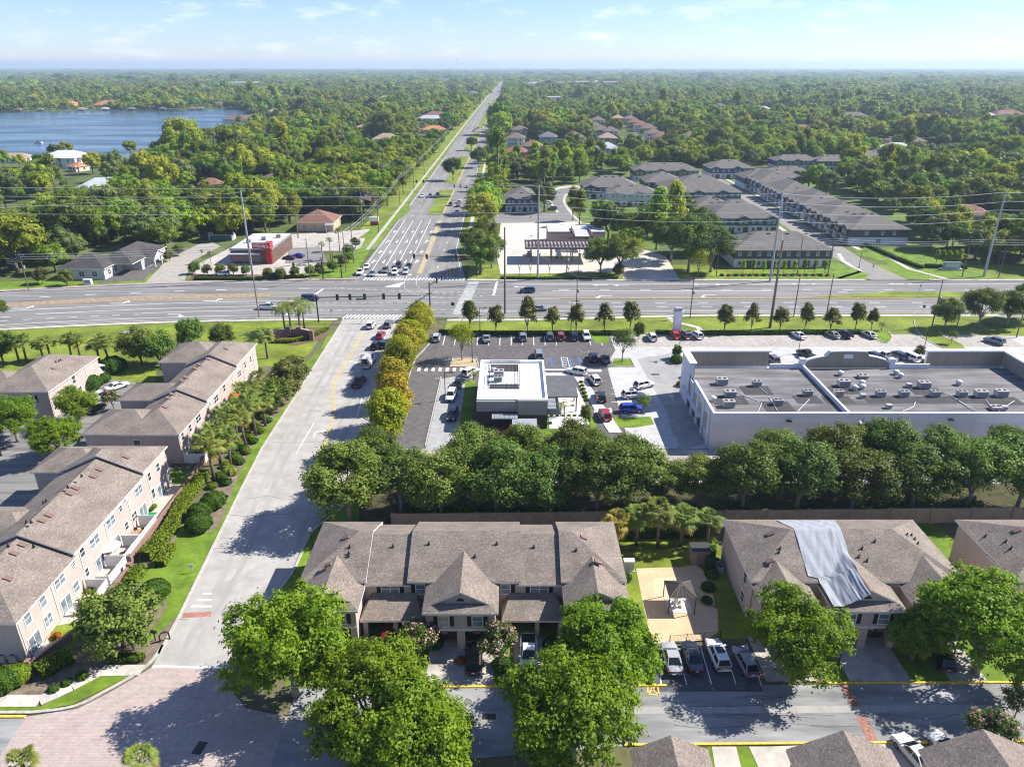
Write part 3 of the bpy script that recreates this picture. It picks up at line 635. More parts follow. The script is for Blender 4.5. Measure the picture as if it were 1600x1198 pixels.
def roof(mb, x0, x1, y0, y1, z, sl, axis='x', e0='hip', e1='hip', ov=.45, mr=0, mt=1, mw=2, t=.2):
    """hip or gable roof over a rectangle; e0 is the end at the lower coordinate. Materials: roof, trim, gable wall"""
    if axis == 'y':
        tf = lambda a, b, c: (b, a, c); a0, a1, b0, b1 = y0, y1, x0, x1
    else:
        tf = lambda a, b, c: (a, b, c); a0, a1, b0, b1 = x0, x1, y0, y1
    A0, A1, B0, B1 = a0 - (ov if e0 != 'cut' else 0), a1 + (ov if e1 != 'cut' else 0), b0 - ov, b1 + ov
    s = (B1 - B0) / 2; m = (B0 + B1) / 2; zr = z + s * sl
    r0 = A0 + (s if e0 == 'hip' else 0); r1 = A1 - (s if e1 == 'hip' else 0)
    if r0 > r1: r0 = r1 = (r0 + r1) / 2
    def face(p, mm):
        q = [tf(*c) for c in p]
        if axis == 'y': q = q[::-1]
        mb.face(q, mm)
    face([(A0, B0, z), (A1, B0, z), (r1, m, zr), (r0, m, zr)], mr); face([(A1, B1, z), (A0, B1, z), (r0, m, zr), (r1, m, zr)], mr)
    for (e, A, r, a, sgn) in ((e0, A0, r0, a0, -1), (e1, A1, r1, a1, 1)):
        if e == 'hip':
            p = [(A, B1, z), (A, B0, z), (r, m, zr)]; face(p if sgn < 0 else p[::-1], mr)
        else:
            k = (B1 - B0) / 2 - ov; p = [(a, b1, z - t), (a, b0, z - t), (a, b0, z + ov * sl), (a, m, zr), (a, b1, z + ov * sl)]; face(p if sgn < 0 else p[::-1], mw)
            for (p, q) in (((A, B0, z), (A, m, zr)), ((A, m, zr), (A, B1, z))): # barge boards
                w = [(p[0], p[1], p[2] - t), (p[0], p[1], p[2]), (q[0], q[1], q[2]), (q[0], q[1], q[2] - t)]; face(w if sgn < 0 else w[::-1], mt)
    for p, q in (((A0, B0), (A1, B0)), ((A1, B0), (A1, B1)), ((A1, B1), (A0, B1)), ((A0, B1), (A0, B0))):
        if p[0] == q[0] and ((p[0] == A0 and e0 != 'hip') or (p[0] == A1 and e1 != 'hip')): continue
        face([(p[0], p[1], z - t), (q[0], q[1], z - t), (q[0], q[1], z), (p[0], p[1], z)], mt)
    face([(A0, B0, z - t), (A0, B1, z - t), (A1, B1, z - t), (A1, B0, z - t)], mt)
    return zr
def dutch(mb, x0, x1, yf, yb, z, sl, skirt=.95, ov=.4, mr=0, mt=1, mw=2, t=.2):
    """wing whose ridge runs back from a small front gable over a skirt of roof"""
    X0, X1, Y = x0 - ov, x1 + ov, yf - ov; m = (x0 + x1) / 2; zr = z + (X1 - X0) / 2 * sl; k = skirt; zk = z + k * sl
    Rf, Rb = (m, Y + k, zr), (m, yb, zr); C, D = (X0 + k, Y + k, zk), (X1 - k, Y + k, zk)
    mb.face([(X0, yb, z), (X0, Y, z), C, Rf, Rb], mr); mb.face([(X1, Y, z), (X1, yb, z), Rb, Rf, D], mr)
    mb.face([(X0, Y, z), (X1, Y, z), D, C], mr)
    e = .22; mb.face([(C[0], Y + k + e, zk), (D[0], Y + k + e, zk), (m, Y + k + e, zr)], mw); mb.face([C, D, (D[0], D[1] + e, zk + .01), (C[0], C[1] + e, zk + .01)], mr)
    for p, q in ((C, Rf), (Rf, D)): mb.face([(p[0], p[1] - .02, p[2] + .02), (p[0], p[1] - .02, p[2] - .17), (q[0], q[1] - .02, q[2] - .2), (q[0], q[1] - .02, q[2] + .02)][::-1] if False else [(p[0], p[1] - .02, p[2] - .15), (q[0], q[1] - .02, q[2] - .2), (q[0], q[1] - .02, q[2] + .02), (p[0], p[1] - .02, p[2] + .02)], mt)
    for p, q in (((X0, Y), (X1, Y)), ((X1, Y), (X1, yb)), ((X0, yb), (X0, Y))): mb.face([(*p, z - t), (*q, z - t), (*q, z), (*p, z)], mt)
    mb.face([(X0, Y, z - t), (X0, yb, z - t), (X1, yb, z - t), (X1, Y, z - t)], mt)
    return zr
VM = {}
def roof_fitting(parent, p, kind='vent', ax='x', sl=.46, sgn=1):
    """a low box vent or a stub of pipe on a roof slope at p"""
    if kind not in VM:
        b = MB()
        if kind == 'vent': b.box(-.45, -.3, -.05, .45, .3, .16)
        else: b.tube([(0, 0, -.1), (0, 0, .38)], .09, 8); b.lathe([(.2, -.02), (.2, .05), (.1, .09)], 8)
        VM[kind] = b.mesh('roof_vent' if kind == 'vent' else 'vent_pipe', VENT if kind == 'vent' else BLACK)
    o = ob('roof_vent' if kind == 'vent' else 'vent_pipe', VM[kind], parent, tuple(p))
    a = math.atan(sl) * sgn
    if kind == 'vent': o.rotation_euler = (a, 0, 0) if ax == 'y' else (0, a, math.pi / 2 if False else 0)
    return o
# ------------------------------------------------------------ front townhouses, camera side
def front_block(label, x0, x1, y0, y1, secs, wings, carports, yw, mirror_glass=True):
    t = thing('townhouse_block', label, 'townhouses', ((x0 + x1) / 2, y0, 0)); ox, oy = (x0 + x1) / 2, y0
    L = lambda a: a - ox; M = lambda b: b - oy
    w = MB()
    for a, b, dz in secs: w.box(L(a), M(y0), 0, L(b), M(y1), 5.6 + dz - .15, 0)
    w.build('wall', [STUC_T if False else STUC], t)
    r = MB(); sl = .46; ym = (y0 + y1) / 2
    for i, (a, b, dz) in enumerate(secs):
        zz = 5.6 + dz
        roof(r, L(a), L(b), M(y0), M(y1), zz, sl, 'x', 'hip' if i == 0 else ('gable' if dz > 0 else 'cut'), 'hip' if i == len(secs) - 1 else ('gable' if dz > 0 else 'cut'), ov=.4 if dz == 0 else .401)
    for (a, b, yf) in wings: dutch(r, L(a), L(b), M(yf), M(ym - .6), 5.55, .52)
    ro = r.build('roof', [SHING, TRIM, STUC], t)
    for (a, b, yf) in wings:
        m_ = (a + b) / 2
        ww = MB(); ww.box(L(a), M(yf), 2.75, L(b), M(y0) - .01, 5.38, 0); ww.box(L(a) - .06, M(yf) - .07, 2.9, L(b) + .06, M(yf), 3.12, 1)
        for xx in (a, m_ - .45, b - .75): ww.box(L(xx), M(yf) + .02, 0, L(xx) + (.9 if xx == m_ - .45 else .75), M(yf) + .8, 2.75, 0)
        ww.box(L(a), M(yf) + .8, 0, L(a) + .25, M(y0), 2.75, 0); ww.box(L(b) - .25, M(yf) + .8, 0, L(b), M(y0), 2.75, 0)
        wg = ww.build('wing', [STUC, TRIM], t)
        for s in (-1, 1):
            window(t, L(m_) + s * (b - a) * .245, M(yf), 4.2, 1.1, 1.35, 'S', 0, 1, GLASS_B, True)
            gd = MB(); gx = L(m_) + s * (b - a) * .235
            for q in range(4): gd.box(gx - 1.3, 0, .04 + q * .56, gx + 1.3, .05, .57 + q * .56)
            gd.build('garage_door', DARKIN, t, loc=(0, M(yf) + 1.6, 0))
            MB().box(gx - .33, M(yf) - .05, 3.28 - 1.05 + .05 + .15, gx + .33, M(yf), 2.82, 0).build('wall_vent', VENT, t)
        v = MB(); n = 12; pts = [(.42 * math.cos(math.pi * k / n), .42 * math.sin(math.pi * k / n)) for k in range(n + 1)]
        v.face([(L(m_) + p[0], M(yf) + .74, 5.55 + .95 * .52 + .32 + p[1]) for p in pts]); v.build('gable_vent', SHUT, t)
    for (a, b, yf) in carports:
        c = MB(); z = 3.0; rise = 1.25
        c.face([(L(a) - .3, M(yf) - .3, z), (L(b) + .3, M(yf) - .3, z), (L(b) - .7, M(y0) - .02, z + rise), (L(a) + .7, M(y0) - .02, z + rise)], 0)
        c.face([(L(b) + .3, M(yf) - .3, z), (L(b) + .3, M(y0) - .02, z), (L(b) - .7, M(y0) - .02, z + rise)], 0); c.face([(L(a) - .3, M(y0) - .02, z), (L(a) - .3, M(yf) - .3, z), (L(a) + .7, M(y0) - .02, z + rise)], 0)
        c.box(L(a) - .3, M(yf) - .3, z - .22, L(b) + .3, M(y0) - .02, z - .002, 1)
        c.build('carport_roof', [SHING, TRIM], t)
        for xx in (a, (a + b) / 2 + .2, b - .5): MB().box(L(xx), M(yf), 0, L(xx) + .5, M(yf) + .5, z - .22).build('carport_post', STUC, t)
        MB().box(L(a) + (b - a) * .52, M(y0) - .06, .03, L(b) - .7, M(y0) - .005, 2.3).build('garage_door', DARKIN, t)
        MB().box(L(a) + .8, M(y0) - .06, .03, L(a) + 1.75, M(y0) - .005, 2.15).build('front_door', VENT, t)
    return t, L, M
tA, L, M = front_block('pink townhouse block with brown shingle roof behind the two crape myrtles', -24.4, 13.0, 69.0, 80.5,
    [(-24.4, -17.4, .45), (-17.4, -11.8, 0), (-11.8, .6, .45), (.6, 6.1, 0), (6.1, 13.0, .45)],
    [(-24.3, -17.5, 64.6), (-9.6, -1.9, 64.2), (6.2, 12.9, 64.6)], [(-17.1, -10.6, 65.9), (-.9, 5.8, 65.9)], 69)
for x, mull in ((-14.3, 1), (3.2, 1)): window(tA, L(x), M(69.0), 4.75, 2.0, 1.15, 'S', 1, 1, GLASS_B, True)
for x in (-10.75, -.75): window(tA, L(x), M(69.0), 4.75, 1.0, 1.3, 'S', 0, 1, GLASS_B, True)
sl = .46
nS = (0, -sl, 1); p0 = (0, 69 - .4, 6.05)
for px, py in ((670, 850), (776, 850), (614, 854), (834, 855), (742, 870)):
    p = ray_plane(px, py, (0, 68.6, 6.05 if px in (670, 776, 742) else 5.6), nS); roof_fitting(tA, (L(p.x), M(p.y), p.z), 'pipe')
for px, py in ((546, 855), (545, 865), (544, 869), (900, 860)):
    p = ray_plane(px, py, (0, 68.6, 6.05), nS); roof_fitting(tA, (L(p.x), M(p.y), p.z), 'pipe')
for px, py in ((541, 840), (513, 882)): p = ray_plane(px, py, (-24.8, 0, 6.05), (-sl, 0, 1)); roof_fitting(tA, (L(p.x), M(p.y), p.z), 'vent', 'x', sl, -1)
for px, py in ((912, 840), (934, 878)): p = ray_plane(px, py, (13.4, 0, 6.05), (sl, 0, 1)); roof_fitting(tA, (L(p.x), M(p.y), p.z), 'vent', 'x', sl, 1)
tB, LB, MBy = front_block('pink townhouse block with a grey tarp over part of its roof', 28.2, 52.6, 69.0, 81.0,
    [(28.2, 52.6, .45)],
    [(28.4, 34.2, 66.0), (36.1, 43.6, 64.6), (45.6, 52.4, 66.0)], [], 69)
for px, py in ((1367, 846), (1347, 857), (1355, 876), (1342, 870)):
    p = ray_plane(px, py, (0, 68.6, 6.05), nS); roof_fitting(tB, (LB(p.x), MBy(p.y), p.z), 'pipe')
for px, py in ((1417, 836), (1424, 837), (1429, 843), (1434, 850)): p = ray_plane(px, py, (53, 0, 6.05), (sl, 0, 1)); roof_fitting(tB, (LB(p.x), MBy(p.y), p.z), 'pipe')
for px, py in ((1219, 857), (1217, 863)): p = ray_plane(px, py, (0, 68.6, 6.05), nS); roof_fitting(tB, (LB(p.x), MBy(p.y), p.z), 'pipe')
for px, py in ((1204, 834), (1203, 877)): p = ray_plane(px, py, (27.8, 0, 6.05), (-sl, 0, 1)); roof_fitting(tB, (LB(p.x), MBy(p.y), p.z), 'vent', 'x', sl, -1)
window(tB, LB(28.2), MBy(71.5), 4.4, 1.0, 1.4, 'W', 0, 1); window(tB, LB(28.2), MBy(71.5), 1.6, 1.2, 1.3, 'W', 0, 1); window(tB, LB(52.6), MBy(73), 4.4, 1, 1.3, 'E', 0, 1)
tCt, LC, MC = front_block('pink townhouse block cut off by the right edge of the photo', 59.0, 80.0, 69.0, 81.0, [(59.0, 80, .45)], [(59.2, 65.4, 66.0), (68, 75, 64.6)], [], 69)
for px, py in ((1572, 846), (1580, 857), (1540, 838)):
    p = ray_plane(px, py, (58.6, 0, 6.05), (-sl, 0, 1)); roof_fitting(tCt, (LC(p.x), MC(p.y), p.z), 'pipe')
p = ray_plane(1589, 829, (58.6, 0, 6.05), (-sl, 0, 1)); roof_fitting(tCt, (LC(p.x), MC(p.y), p.z), 'vent', 'x', sl, -1)
# the tarp over the roof: folds as geometry, draped on both slopes
def roof_top(x, y):
    z = 6.05 + max(0, min(y - 68.6, 81.4 - y)) * .46
    if 35.7 < x < 44.0 and y < 75: z = max(z, 5.55 + .52 * (4.15 - abs(x - 39.85)))
    return z
tv, tf = [], []
NY, NX = 60, 64
for j in range(NY + 1):
    v = j / NY; y = 80.6 - v * 16.6
    k = min(1, max(0, (v - .3) / .7))
    xl = 34.6 if y > 69.0 else 35.72; xr = 42.3 - 2.0 * min(1, max(0, (80.6 - y) / 5.6)) - .8 * max(0, min(1, (73 - y) / 7))
    y = max(y, 64.35 if xr < 0 else 64.35)
    for i in range(NX + 1):
        u = i / NX; x = xl + (xr - xl) * u
        f = .5 + .5 * math.sin((u - .45) * (36 + 10 * k) + 5 * v) ; g = .5 + .5 * math.sin((u - .3) * 17 - 3 * v)
        sf = lambda q: 1 - abs(math.sin(q)); f = .1 + .5 * sf((u - .45) * 22 + 4 * v + math.sin(3 * v)) + .35 * sf(u * 37 - 6 * v + 1.3) + .2 * sf(u * 13 + 9 * v * u); am = (.03 + .17 * k) * max(0, u - .42) * 1.6 + .008
        tv.append((x, y, roof_top(x, y) + .07 + am * f + .5 * am * g + .022 * math.sin(31 * v + 9 * u + 2 * math.sin(17 * u)) + .02 * math.sin(19 * v - 23 * u)))
for j in range(NY):
    for i in range(NX): a = j * (NX + 1) + i; tf.append((a, a + NX + 1, a + NX + 2, a + 1))
me = bpy.data.meshes.new('roof_tarp'); me.from_pydata(tv, [], tf); me.materials.append(mat('grey_tarp', (.33, .345, .365), .7, .06, 2.5, spec=.15)); me.polygons.foreach_set('use_smooth', [True] * len(tf))
tag(ob('roof_tarp', me), 'wrinkled blue grey tarp draped over the townhouse roof', 'tarp')
# ------------------------------------------------------------ left rows, gable steps rising away from the camera
def side_block(label, xe, xw, secs, xwing):
    """secs: (y0, y1, dz, wing y0, wing y1) from near to far; the east wall stands at xe"""
    y0 = secs[0][0]; t = thing('townhouse_block', label, 'townhouses', (xe, y0, 0)); w = MB(); r = MB()
    L = lambda a: a - xe; M = lambda b: b - y0
    for i, (a, b, dz, wa, wb) in enumerate(secs):
        w.box(L(xw), M(a), 0, 0, M(b), 5.45 + dz)
        roof(r, L(xw), 0, M(a), M(b), 5.6 + dz, .46, 'y', 'hip' if i == 0 else 'gable', 'hip' if i == len(secs) - 1 else 'cut', ov=.4, mt=3 if i else 1)
        if wa is not None:
            w.box(L(xwing), M(wa) + .02, 0, L(xw) + .5, M(wb) - .02, 5.4 + dz)
            roof(r, L(xwing), L(xw) + 5.2, M(wa), M(wb), 5.58 + dz, .46, 'x', 'hip', 'hip', ov=.38)
        if i == 0: roof(r, L(xw), 0, M(a), M(a) + 1, 5.6, .46, 'y', 'cut', 'cut') if False else None
    w.build('wall', [STUC], t); r.build('roof', [SHING, TRIM, STUC, TRIM], t)
    for q in range(int((secs[-1][1] - y0) / 6.2) + 1): MB().box(.0, q * 6.2 + .25, .1, .09, q * 6.2 + .35, 5.4).build('downpipe', TRIM, t)
    return t, L, M
tD, LD, MD = side_block('long pink townhouse row at lower left with walled patios along its sunny side', -54.2, -66.0, [(62.6, 74.2, 0, None, None), (74.2, 92.8, .55, 76, 84), (92.8, 100.2, 1.1, 93.0, 100.1)], -70.2)
def ewin(t, L, M, X, px, py, w, h, mull, bars, g=None, fr=None):
    p = onX(px, py, X); window(t, L(X), M(p.y), p.z, w, h, 'E', mull, bars, g, False, fr)
for zx, zy, w, h, mu in ((985, 440, .9, 1.3, 0), (930, 500, .9, 1.3, 0), (865, 585, 1.9, 1.3, 1), (777, 648, .5, .6, 0), (797, 655, .5, .6, 0), (752, 697, .7, .8, 0), (690, 780, 2.0, 1.3, 1), (590, 900, 2, 1.3, 1), (512, 970, .9, 1.2, 0), (458, 1040, .5, .6, 0), (370, 1150, 1.9, 1.3, 1)):
    ewin(tD, LD, MD, -54.2, zx / 4, 620 + zy / 4, w, h, mu, 1, GLASS_B if mu else None)
for zx, zy, w, h, mu in ((265, 165, 1, 1.4, 0), (170, 270, 1, 1.5, 0), (475, 75, 1.1, 1.3, 0), (300, 280, 1.3, 1.4, 1)):
    ewin(tD, LD, MD, -54.2, zx / 4, 898 + zy / 4, w, h, mu, 1, GLASS_B)
for zx, zy, w, h, mu in ((955, 605, 1, 1.5, 0), (838, 745, 1.4, 1.2, 1), (790, 805, .8, 1.1, 0), (540, 1098, .9, 1.1, 0)):
    ewin(tD, LD, MD, -54.2, zx / 4, 620 + zy / 4, w, h, mu, 1, None)
def patio_door(t, L, M, X, px, py, w=1.9):
    p = onX(px, py, X); window(t, L(X), M(p.y), 1.08, w, 2.0, 'E', 1, 0, GLASS_B)
for zx, zy in ((1005, 575), (890, 695), (722, 900), (625, 1015)): patio_door(tD, LD, MD, -54.2, zx / 4, 620 + zy / 4)
for zx, zy in ((410, 165), (215, 400)): patio_door(tD, LD, MD, -54.2, zx / 4, 898 + zy / 4)
for zx, zy in ((790, 378), (620, 455), (580, 498), (470, 570), (435, 605), (305, 740), (262, 775), (140, 925), (88, 978), (50, 1135)):
    p = ray_plane(zx / 4, 620 + zy / 4, (-53.8, 0, 5.6 + (1.1 if zx > 700 else .55 if zx > 200 else 0)), (.46, 0, 1)); roof_fitting(tD, (LD(p.x), MD(p.y), p.z + .02), 'vent', 'x', .46, 1)
for zx, zy in ((510, 497), (425, 567), (272, 665), (290, 655), (165, 787), (195, 785), (52, 935), (210, 938)):
    p = ray_plane(zx / 4, 620 + zy / 4, (-66.4, 0, 6.15), (-.46, 0, 1)); roof_fitting(tD, (LD(p.x), MD(p.y), p.z), 'pipe')
tE, LE, ME = side_block('pink townhouse row with stepped brown roof beside the sabal palms', -55.0, -64.5, [(106.8, 119.0, 0, 107.0, 116.0), (119.0, 134.5, .55, 119.2, 126.0), (134.5, 146.4, 1.1, 136.0, 146.2)], -70.6)
window(tE, LE(-62.0), ME(106.8), 3.6, 1.1, 1.6, 'S', 0, 1)
for zx, zy, w, h, mu in ((1140, 245, .9, 1.3, 0), (1187, 195, .9, 1.3, 0), (1238, 135, 1.9, 1.3, 1), (1310, 45, .6, .7, 0), (1350, 12, 1.8, 1.3, 1), (1288, 185, 1.2, 1.2, 1), (1205, 285, 1.2, 1.2, 1)):
    ewin(tE, LE, ME, -55.0, zx / 4, 620 + zy / 4, w, h, mu, 1)
for zx, zy, w, h, mu in ((1400, 1025, 1, 1.3, 0), (1450, 955, .6, .7, 0), (1495, 935, 1.6, 1.2, 1), (1530, 880, .9, 1.3, 0), (1565, 845, .9, 1.3, 0), (1478, 1035, 1, 1.2, 0)):
    ewin(tE, LE, ME, -55.0, zx / 4, 350 + zy / 4, w, h, mu, 1)
for zx, zy in ((1165, 335), (1255, 225), (1365, 95)): patio_door(tE, LE, ME, -55.0, zx / 4, 620 + zy / 4)
for zx, zy in ((1410, 1115), (1570, 940)): patio_door(tE, LE, ME, -55.0, zx / 4, 350 + zy / 4)
for zx, zy, dz in ((1412, 780, 1.1), (1322, 825, .55), (1298, 845, .55), (1243, 880, .55), (1220, 905, .55), (1160, 960, .55), (1137, 983, .55), (1075, 1065, 0), (1050, 1090, 0), (1032, 1145, 0)):
    p = ray_plane(zx / 4, 350 + zy / 4, (-54.6, 0, 5.6 + dz), (.46, 0, 1)); roof_fitting(tE, (LE(p.x), ME(p.y), p.z + .02), 'vent', 'x', .46, 1)
tFb, LF, MF = side_block('pink townhouse block at the left edge in front of the palm row', -86.5, -98, [(124.0, 141.5, 0, 124.2, 133.0)], -112)
ewin(tFb, LF, MF, -86.5, 115, 593, 1, 1.5, 0, 1); ewin(tFb, LF, MF, -86.5, 125, 609, 1.2, 1.4, 1, 1); window(tFb, LF(-90), MF(124.0), 4.0, 1.4, 1.4, 'S', 0, 1, None, True)
for zx, zy in ((350, 865), (368, 860), (380, 852)): p = ray_plane(zx / 4, 350 + zy / 4, (-86.1, 0, 5.6), (.46, 0, 1)); roof_fitting(tFb, (LF(p.x), MF(p.y), p.z), 'pipe')
p = ray_plane(83, 576, (-86.1, 0, 5.6), (.46, 0, 1)); roof_fitting(tFb, (LF(p.x), MF(p.y), p.z), 'vent', 'x', .46, 1)
# small roofs at the bottom edge: garages of the next row, seen from above
for (x0, x1, lab, gx) in ((10.9, 16.9, 'brown roofed townhouse end under the big tree at the bottom edge', 14.0), (24.7, 33.1, 'brown roofed townhouse end left of the white sedan at the bottom edge', 28.9), (36.4, 45.6, 'brown roofed townhouse end right of the white sedan at the bottom edge', 41.0)):
    t = thing('townhouse_end', lab, 'townhouse', (gx, 44, 0)); b = MB()
    b.box(x0 - gx, -8, 0, x1 - gx, 1.9, 5.4); b.build('wall', STUC, t)
    r = MB(); roof(r, x0 - gx, x1 - gx, -12, 1.9, 5.6, .5, 'y', 'hip', 'gable'); r.build('roof', [SHING, TRIM, STUC], t)
# ------------------------------------------------------------ retail strip
RW = mat('retail_white', (.66, .66, .68), .85, .05, .5); RROOF = mat('flat_roof_felt', (.165, .157, .157), .95, .4, .35, stretch=(.2, 1.5, 1), detail=8, big=.25, bigscale=.12, hi=.7)
RBACK = mat('parapet_back', (.30, .26, .21), .9, .12, .4, stretch=(6, 6, .3))
t = thing('retail_strip', 'long white retail strip with flat grey roof and arched parapet', 'shop building', (66, 122, 0)); RX, RY = 66, 122
X0, X1, Y0, Y1 = 34.3, 98.5, 111.8, 134.0
b = MB(); b.box(X0 - RX, Y0 - RY, 0, X1 - RX, Y1 - RY, 6.0); b.build('wall', mat('retail_lilac', (.60, .59, .61), .9, .06, .4), t)
b = MB(); b.box(X0 + .35 - RX, Y0 + .35 - RY, 6.0, X1 - .35 - RX, Y1 - .35 - RY, 6.2); b.build('flat_roof', RROOF, t)
b = MB()
for (a0, c0, a1, c1, h) in ((X0 - .05, Y0 - .05, X1 + .05, Y0 + .35, 7.0), (X0 - .05, Y0 + .35, X0 + .35, 126, 7.0), (X1 - .35, Y0 + .35, X1 + .05, 124, 7.0), (51, Y1 - .35, 57, Y1 + .05, 7.1), (74.8, Y1 - .35, 82.6, Y1 + .05, 7.1)):
    b.box(a0 - RX, c0 - RY, 5.2, a1 - RX, c1 - RY, h)
b.build('parapet', RW, t)
b = MB(); b.box(57.3 - RX, Y0 + .35 - RY, 6.2, 57.7 - RX, Y1 - .35 - RY, 7.0); b.build('divider_wall', RW, t)
def tower(a, c, d, side):
    b = MB(); b.box(a - RX, Y1 + 1.6 - RY, 0, c - RX, Y1 + 2.2 - RY, 9, 0); xs = (a, a + .7) if side < 0 else (c - .7, c)
    b.box(xs[0] - RX, d - RY, 0, xs[1] - RX, Y1 + 1.6 - RY, 9, 0)
    b.box(a - .35 - RX, Y1 + 1.3 - RY, 9, c + .35 - RX, Y1 + 2.5 - RY, 9.3, 1); b.box(xs[0] - .35 - RX, d - .3 - RY, 9, xs[1] + .35 - RX, Y1 + 1.3 - RY, 9.299, 1)
    b.box(a + .7 - RX if side < 0 else a - RX, Y1 + 1.52 - RY, 6, c - RX if side < 0 else c - .7 - RX, Y1 + 1.6 - RY, 8.98, 2)
    bx = xs[1] if side < 0 else xs[0] - .08
    b.box(bx - RX, d - RY, 6.1, bx + .08 - RX, Y1 + 1.5 - RY, 8.98, 2)
    b.build('corner_tower', [RW, RW, RBACK], t)
tower(34.2, 51.2, 129.0, -1); tower(82.8, 98.6, 119.5, 1)
b = MB(); n = 24; arch = []
for k in range(n + 1):
    x = 57.6 + 17.0 * k / n; u = abs((x - 66.1) / 8.5); z = 7.2 + 2.0 * math.sqrt(max(0, 1 - u * u)) * (1 - .15 * u)
    if abs(x - 66.1) < 4.2: z = max(z, 9.5 + .35 * math.sqrt(max(0, 1 - ((x - 66.1) / 4.4) ** 2)))
    arch.append((x, z))
for (xa, za), (xb, zb) in zip(arch[:-1], arch[1:]):
    b.face([(xa - RX, Y1 - RY, 6.1), (xb - RX, Y1 - RY, 6.1), (xb - RX, Y1 - RY, zb), (xa - RX, Y1 - RY, za)], 1)
    b.face([(xb - RX, Y1 + .5 - RY, 6.1), (xa - RX, Y1 + .5 - RY, 6.1), (xa - RX, Y1 + .5 - RY, za), (xb - RX, Y1 + .5 - RY, zb)], 0)
    b.face([(xa - RX, Y1 - .2 - RY, za + .02), (xb - RX, Y1 - .2 - RY, zb + .02), (xb - RX, Y1 + .7 - RY, zb + .02), (xa - RX, Y1 + .7 - RY, za + .02)], 0)
    b.face([(xa - RX, Y1 - .2 - RY, za - .2), (xb - RX, Y1 - .2 - RY, zb - .2), (xb - RX, Y1 - .2 - RY, zb + .02), (xa - RX, Y1 - .2 - RY, za + .02)], 0)
b.box(65.4 - RX, Y1 - .08 - RY, 8.2, 67.2 - RX, Y1 - .005 - RY, 9.1, 0)
b.build('arched_parapet', [RW, RBACK], t)
for x in (56.9, 74.6): MB().box(x - RX, Y1 - .5 - RY, 5, x + 1.0 - RX, Y1 + .7 - RY, 8.2).build('pier', RW, t)
for k in range(5): MB().box(X0 - .28 - RX, 113 + k * 4 - RY, 0, X0 - RX, 114.2 + k * 4 - RY, 6.6).build('pilaster', RW, t)
for k in range(4): MB().box(X0 - .1 - RX, 114.6 + k * 4 - RY, 2.2, X0 + .02 - RX, 116.6 + k * 4 - RY, 5.0).build('wall_panel', mat('beige_panel', (.42, .38, .3), .9), t)
MB().box(X0 - .9 - RX, 118 - RY, 3.1, X0 - .05 - RX, 132 - RY, 3.3).build('awning', RW, t)
b = MB()
for k in range(12): b.box(X0 - .06 - RX, 118.3 + k * 1.1 - RY, .3, X0 - .005 - RX, 119.3 + k * 1.1 - RY, 2.9)
b.build('shop_glass', GLASS, t)
for px, py in ((1232, 657), (1388, 657), (1485, 655)):
    p = onY(px, py, Y0 - .05); q = MB(); q.box(-.45, -.5, -.08, -.12, 0, .08); q.box(.12, -.5, -.08, .45, 0, .08); q.box(-.1, -.2, -.12, .1, 0, .12); q.build('flood_light', BLACK, t, loc=(p.x - RX, p.y - RY, p.z))
for px, py, z in ((1346, 659, 7.3), (1482, 668, 5)):
    p = onY(px, py, Y0 - .5); q = MB(); q.lathe([(.02, -.14), (.3, -.1), (.42, 0), (.44, .02)], 12); o = q.build('satellite_dish', WMETAL, t, loc=(p.x - RX, p.y - RY, p.z)); o.rotation_euler = (R(55), 0, R(30))
# roof pipes
b = MB()
for L_ in ([(1540, 1105), (1440, 1172)], [(1360, 1100), (1395, 1150)], [(260, 1095), (185, 1172)], [(5, 1080), (60, 1172)], [(1120, 1060), (1290, 1172)], [(1180, 1100), (1310, 1172)]):
    pts = []
    for zx, zy in L_: x, y = G(1200 + zx / 4, 350 + zy / 4, 6.25); pts.append((x - RX, y - RY, 6.32))
    b.tube(pts, .06, 6)
P = [G(1200 + zx / 4, 350 + zy / 4, 6.25) for zx, zy in ((920, 1115), (910, 1140), (880, 1158), (840, 1172))]; b.tube([(x - RX, y - RY, 6.32) for x, y in P], .07, 6)
for L_ in ([(1545, 1020), (1597, 1065)], [(1400, 1050), (1540, 1110)], [(1535, 1180), (1560, 1120)]):
    pts = []
    for zx, zy in L_: x, y = G(800 + zx / 4, 350 + zy / 4, 6.25); pts.append((x - RX, y - RY, 6.32))
    b.tube(pts, .06, 6)
b.build('roof_pipe', WMETAL, t)
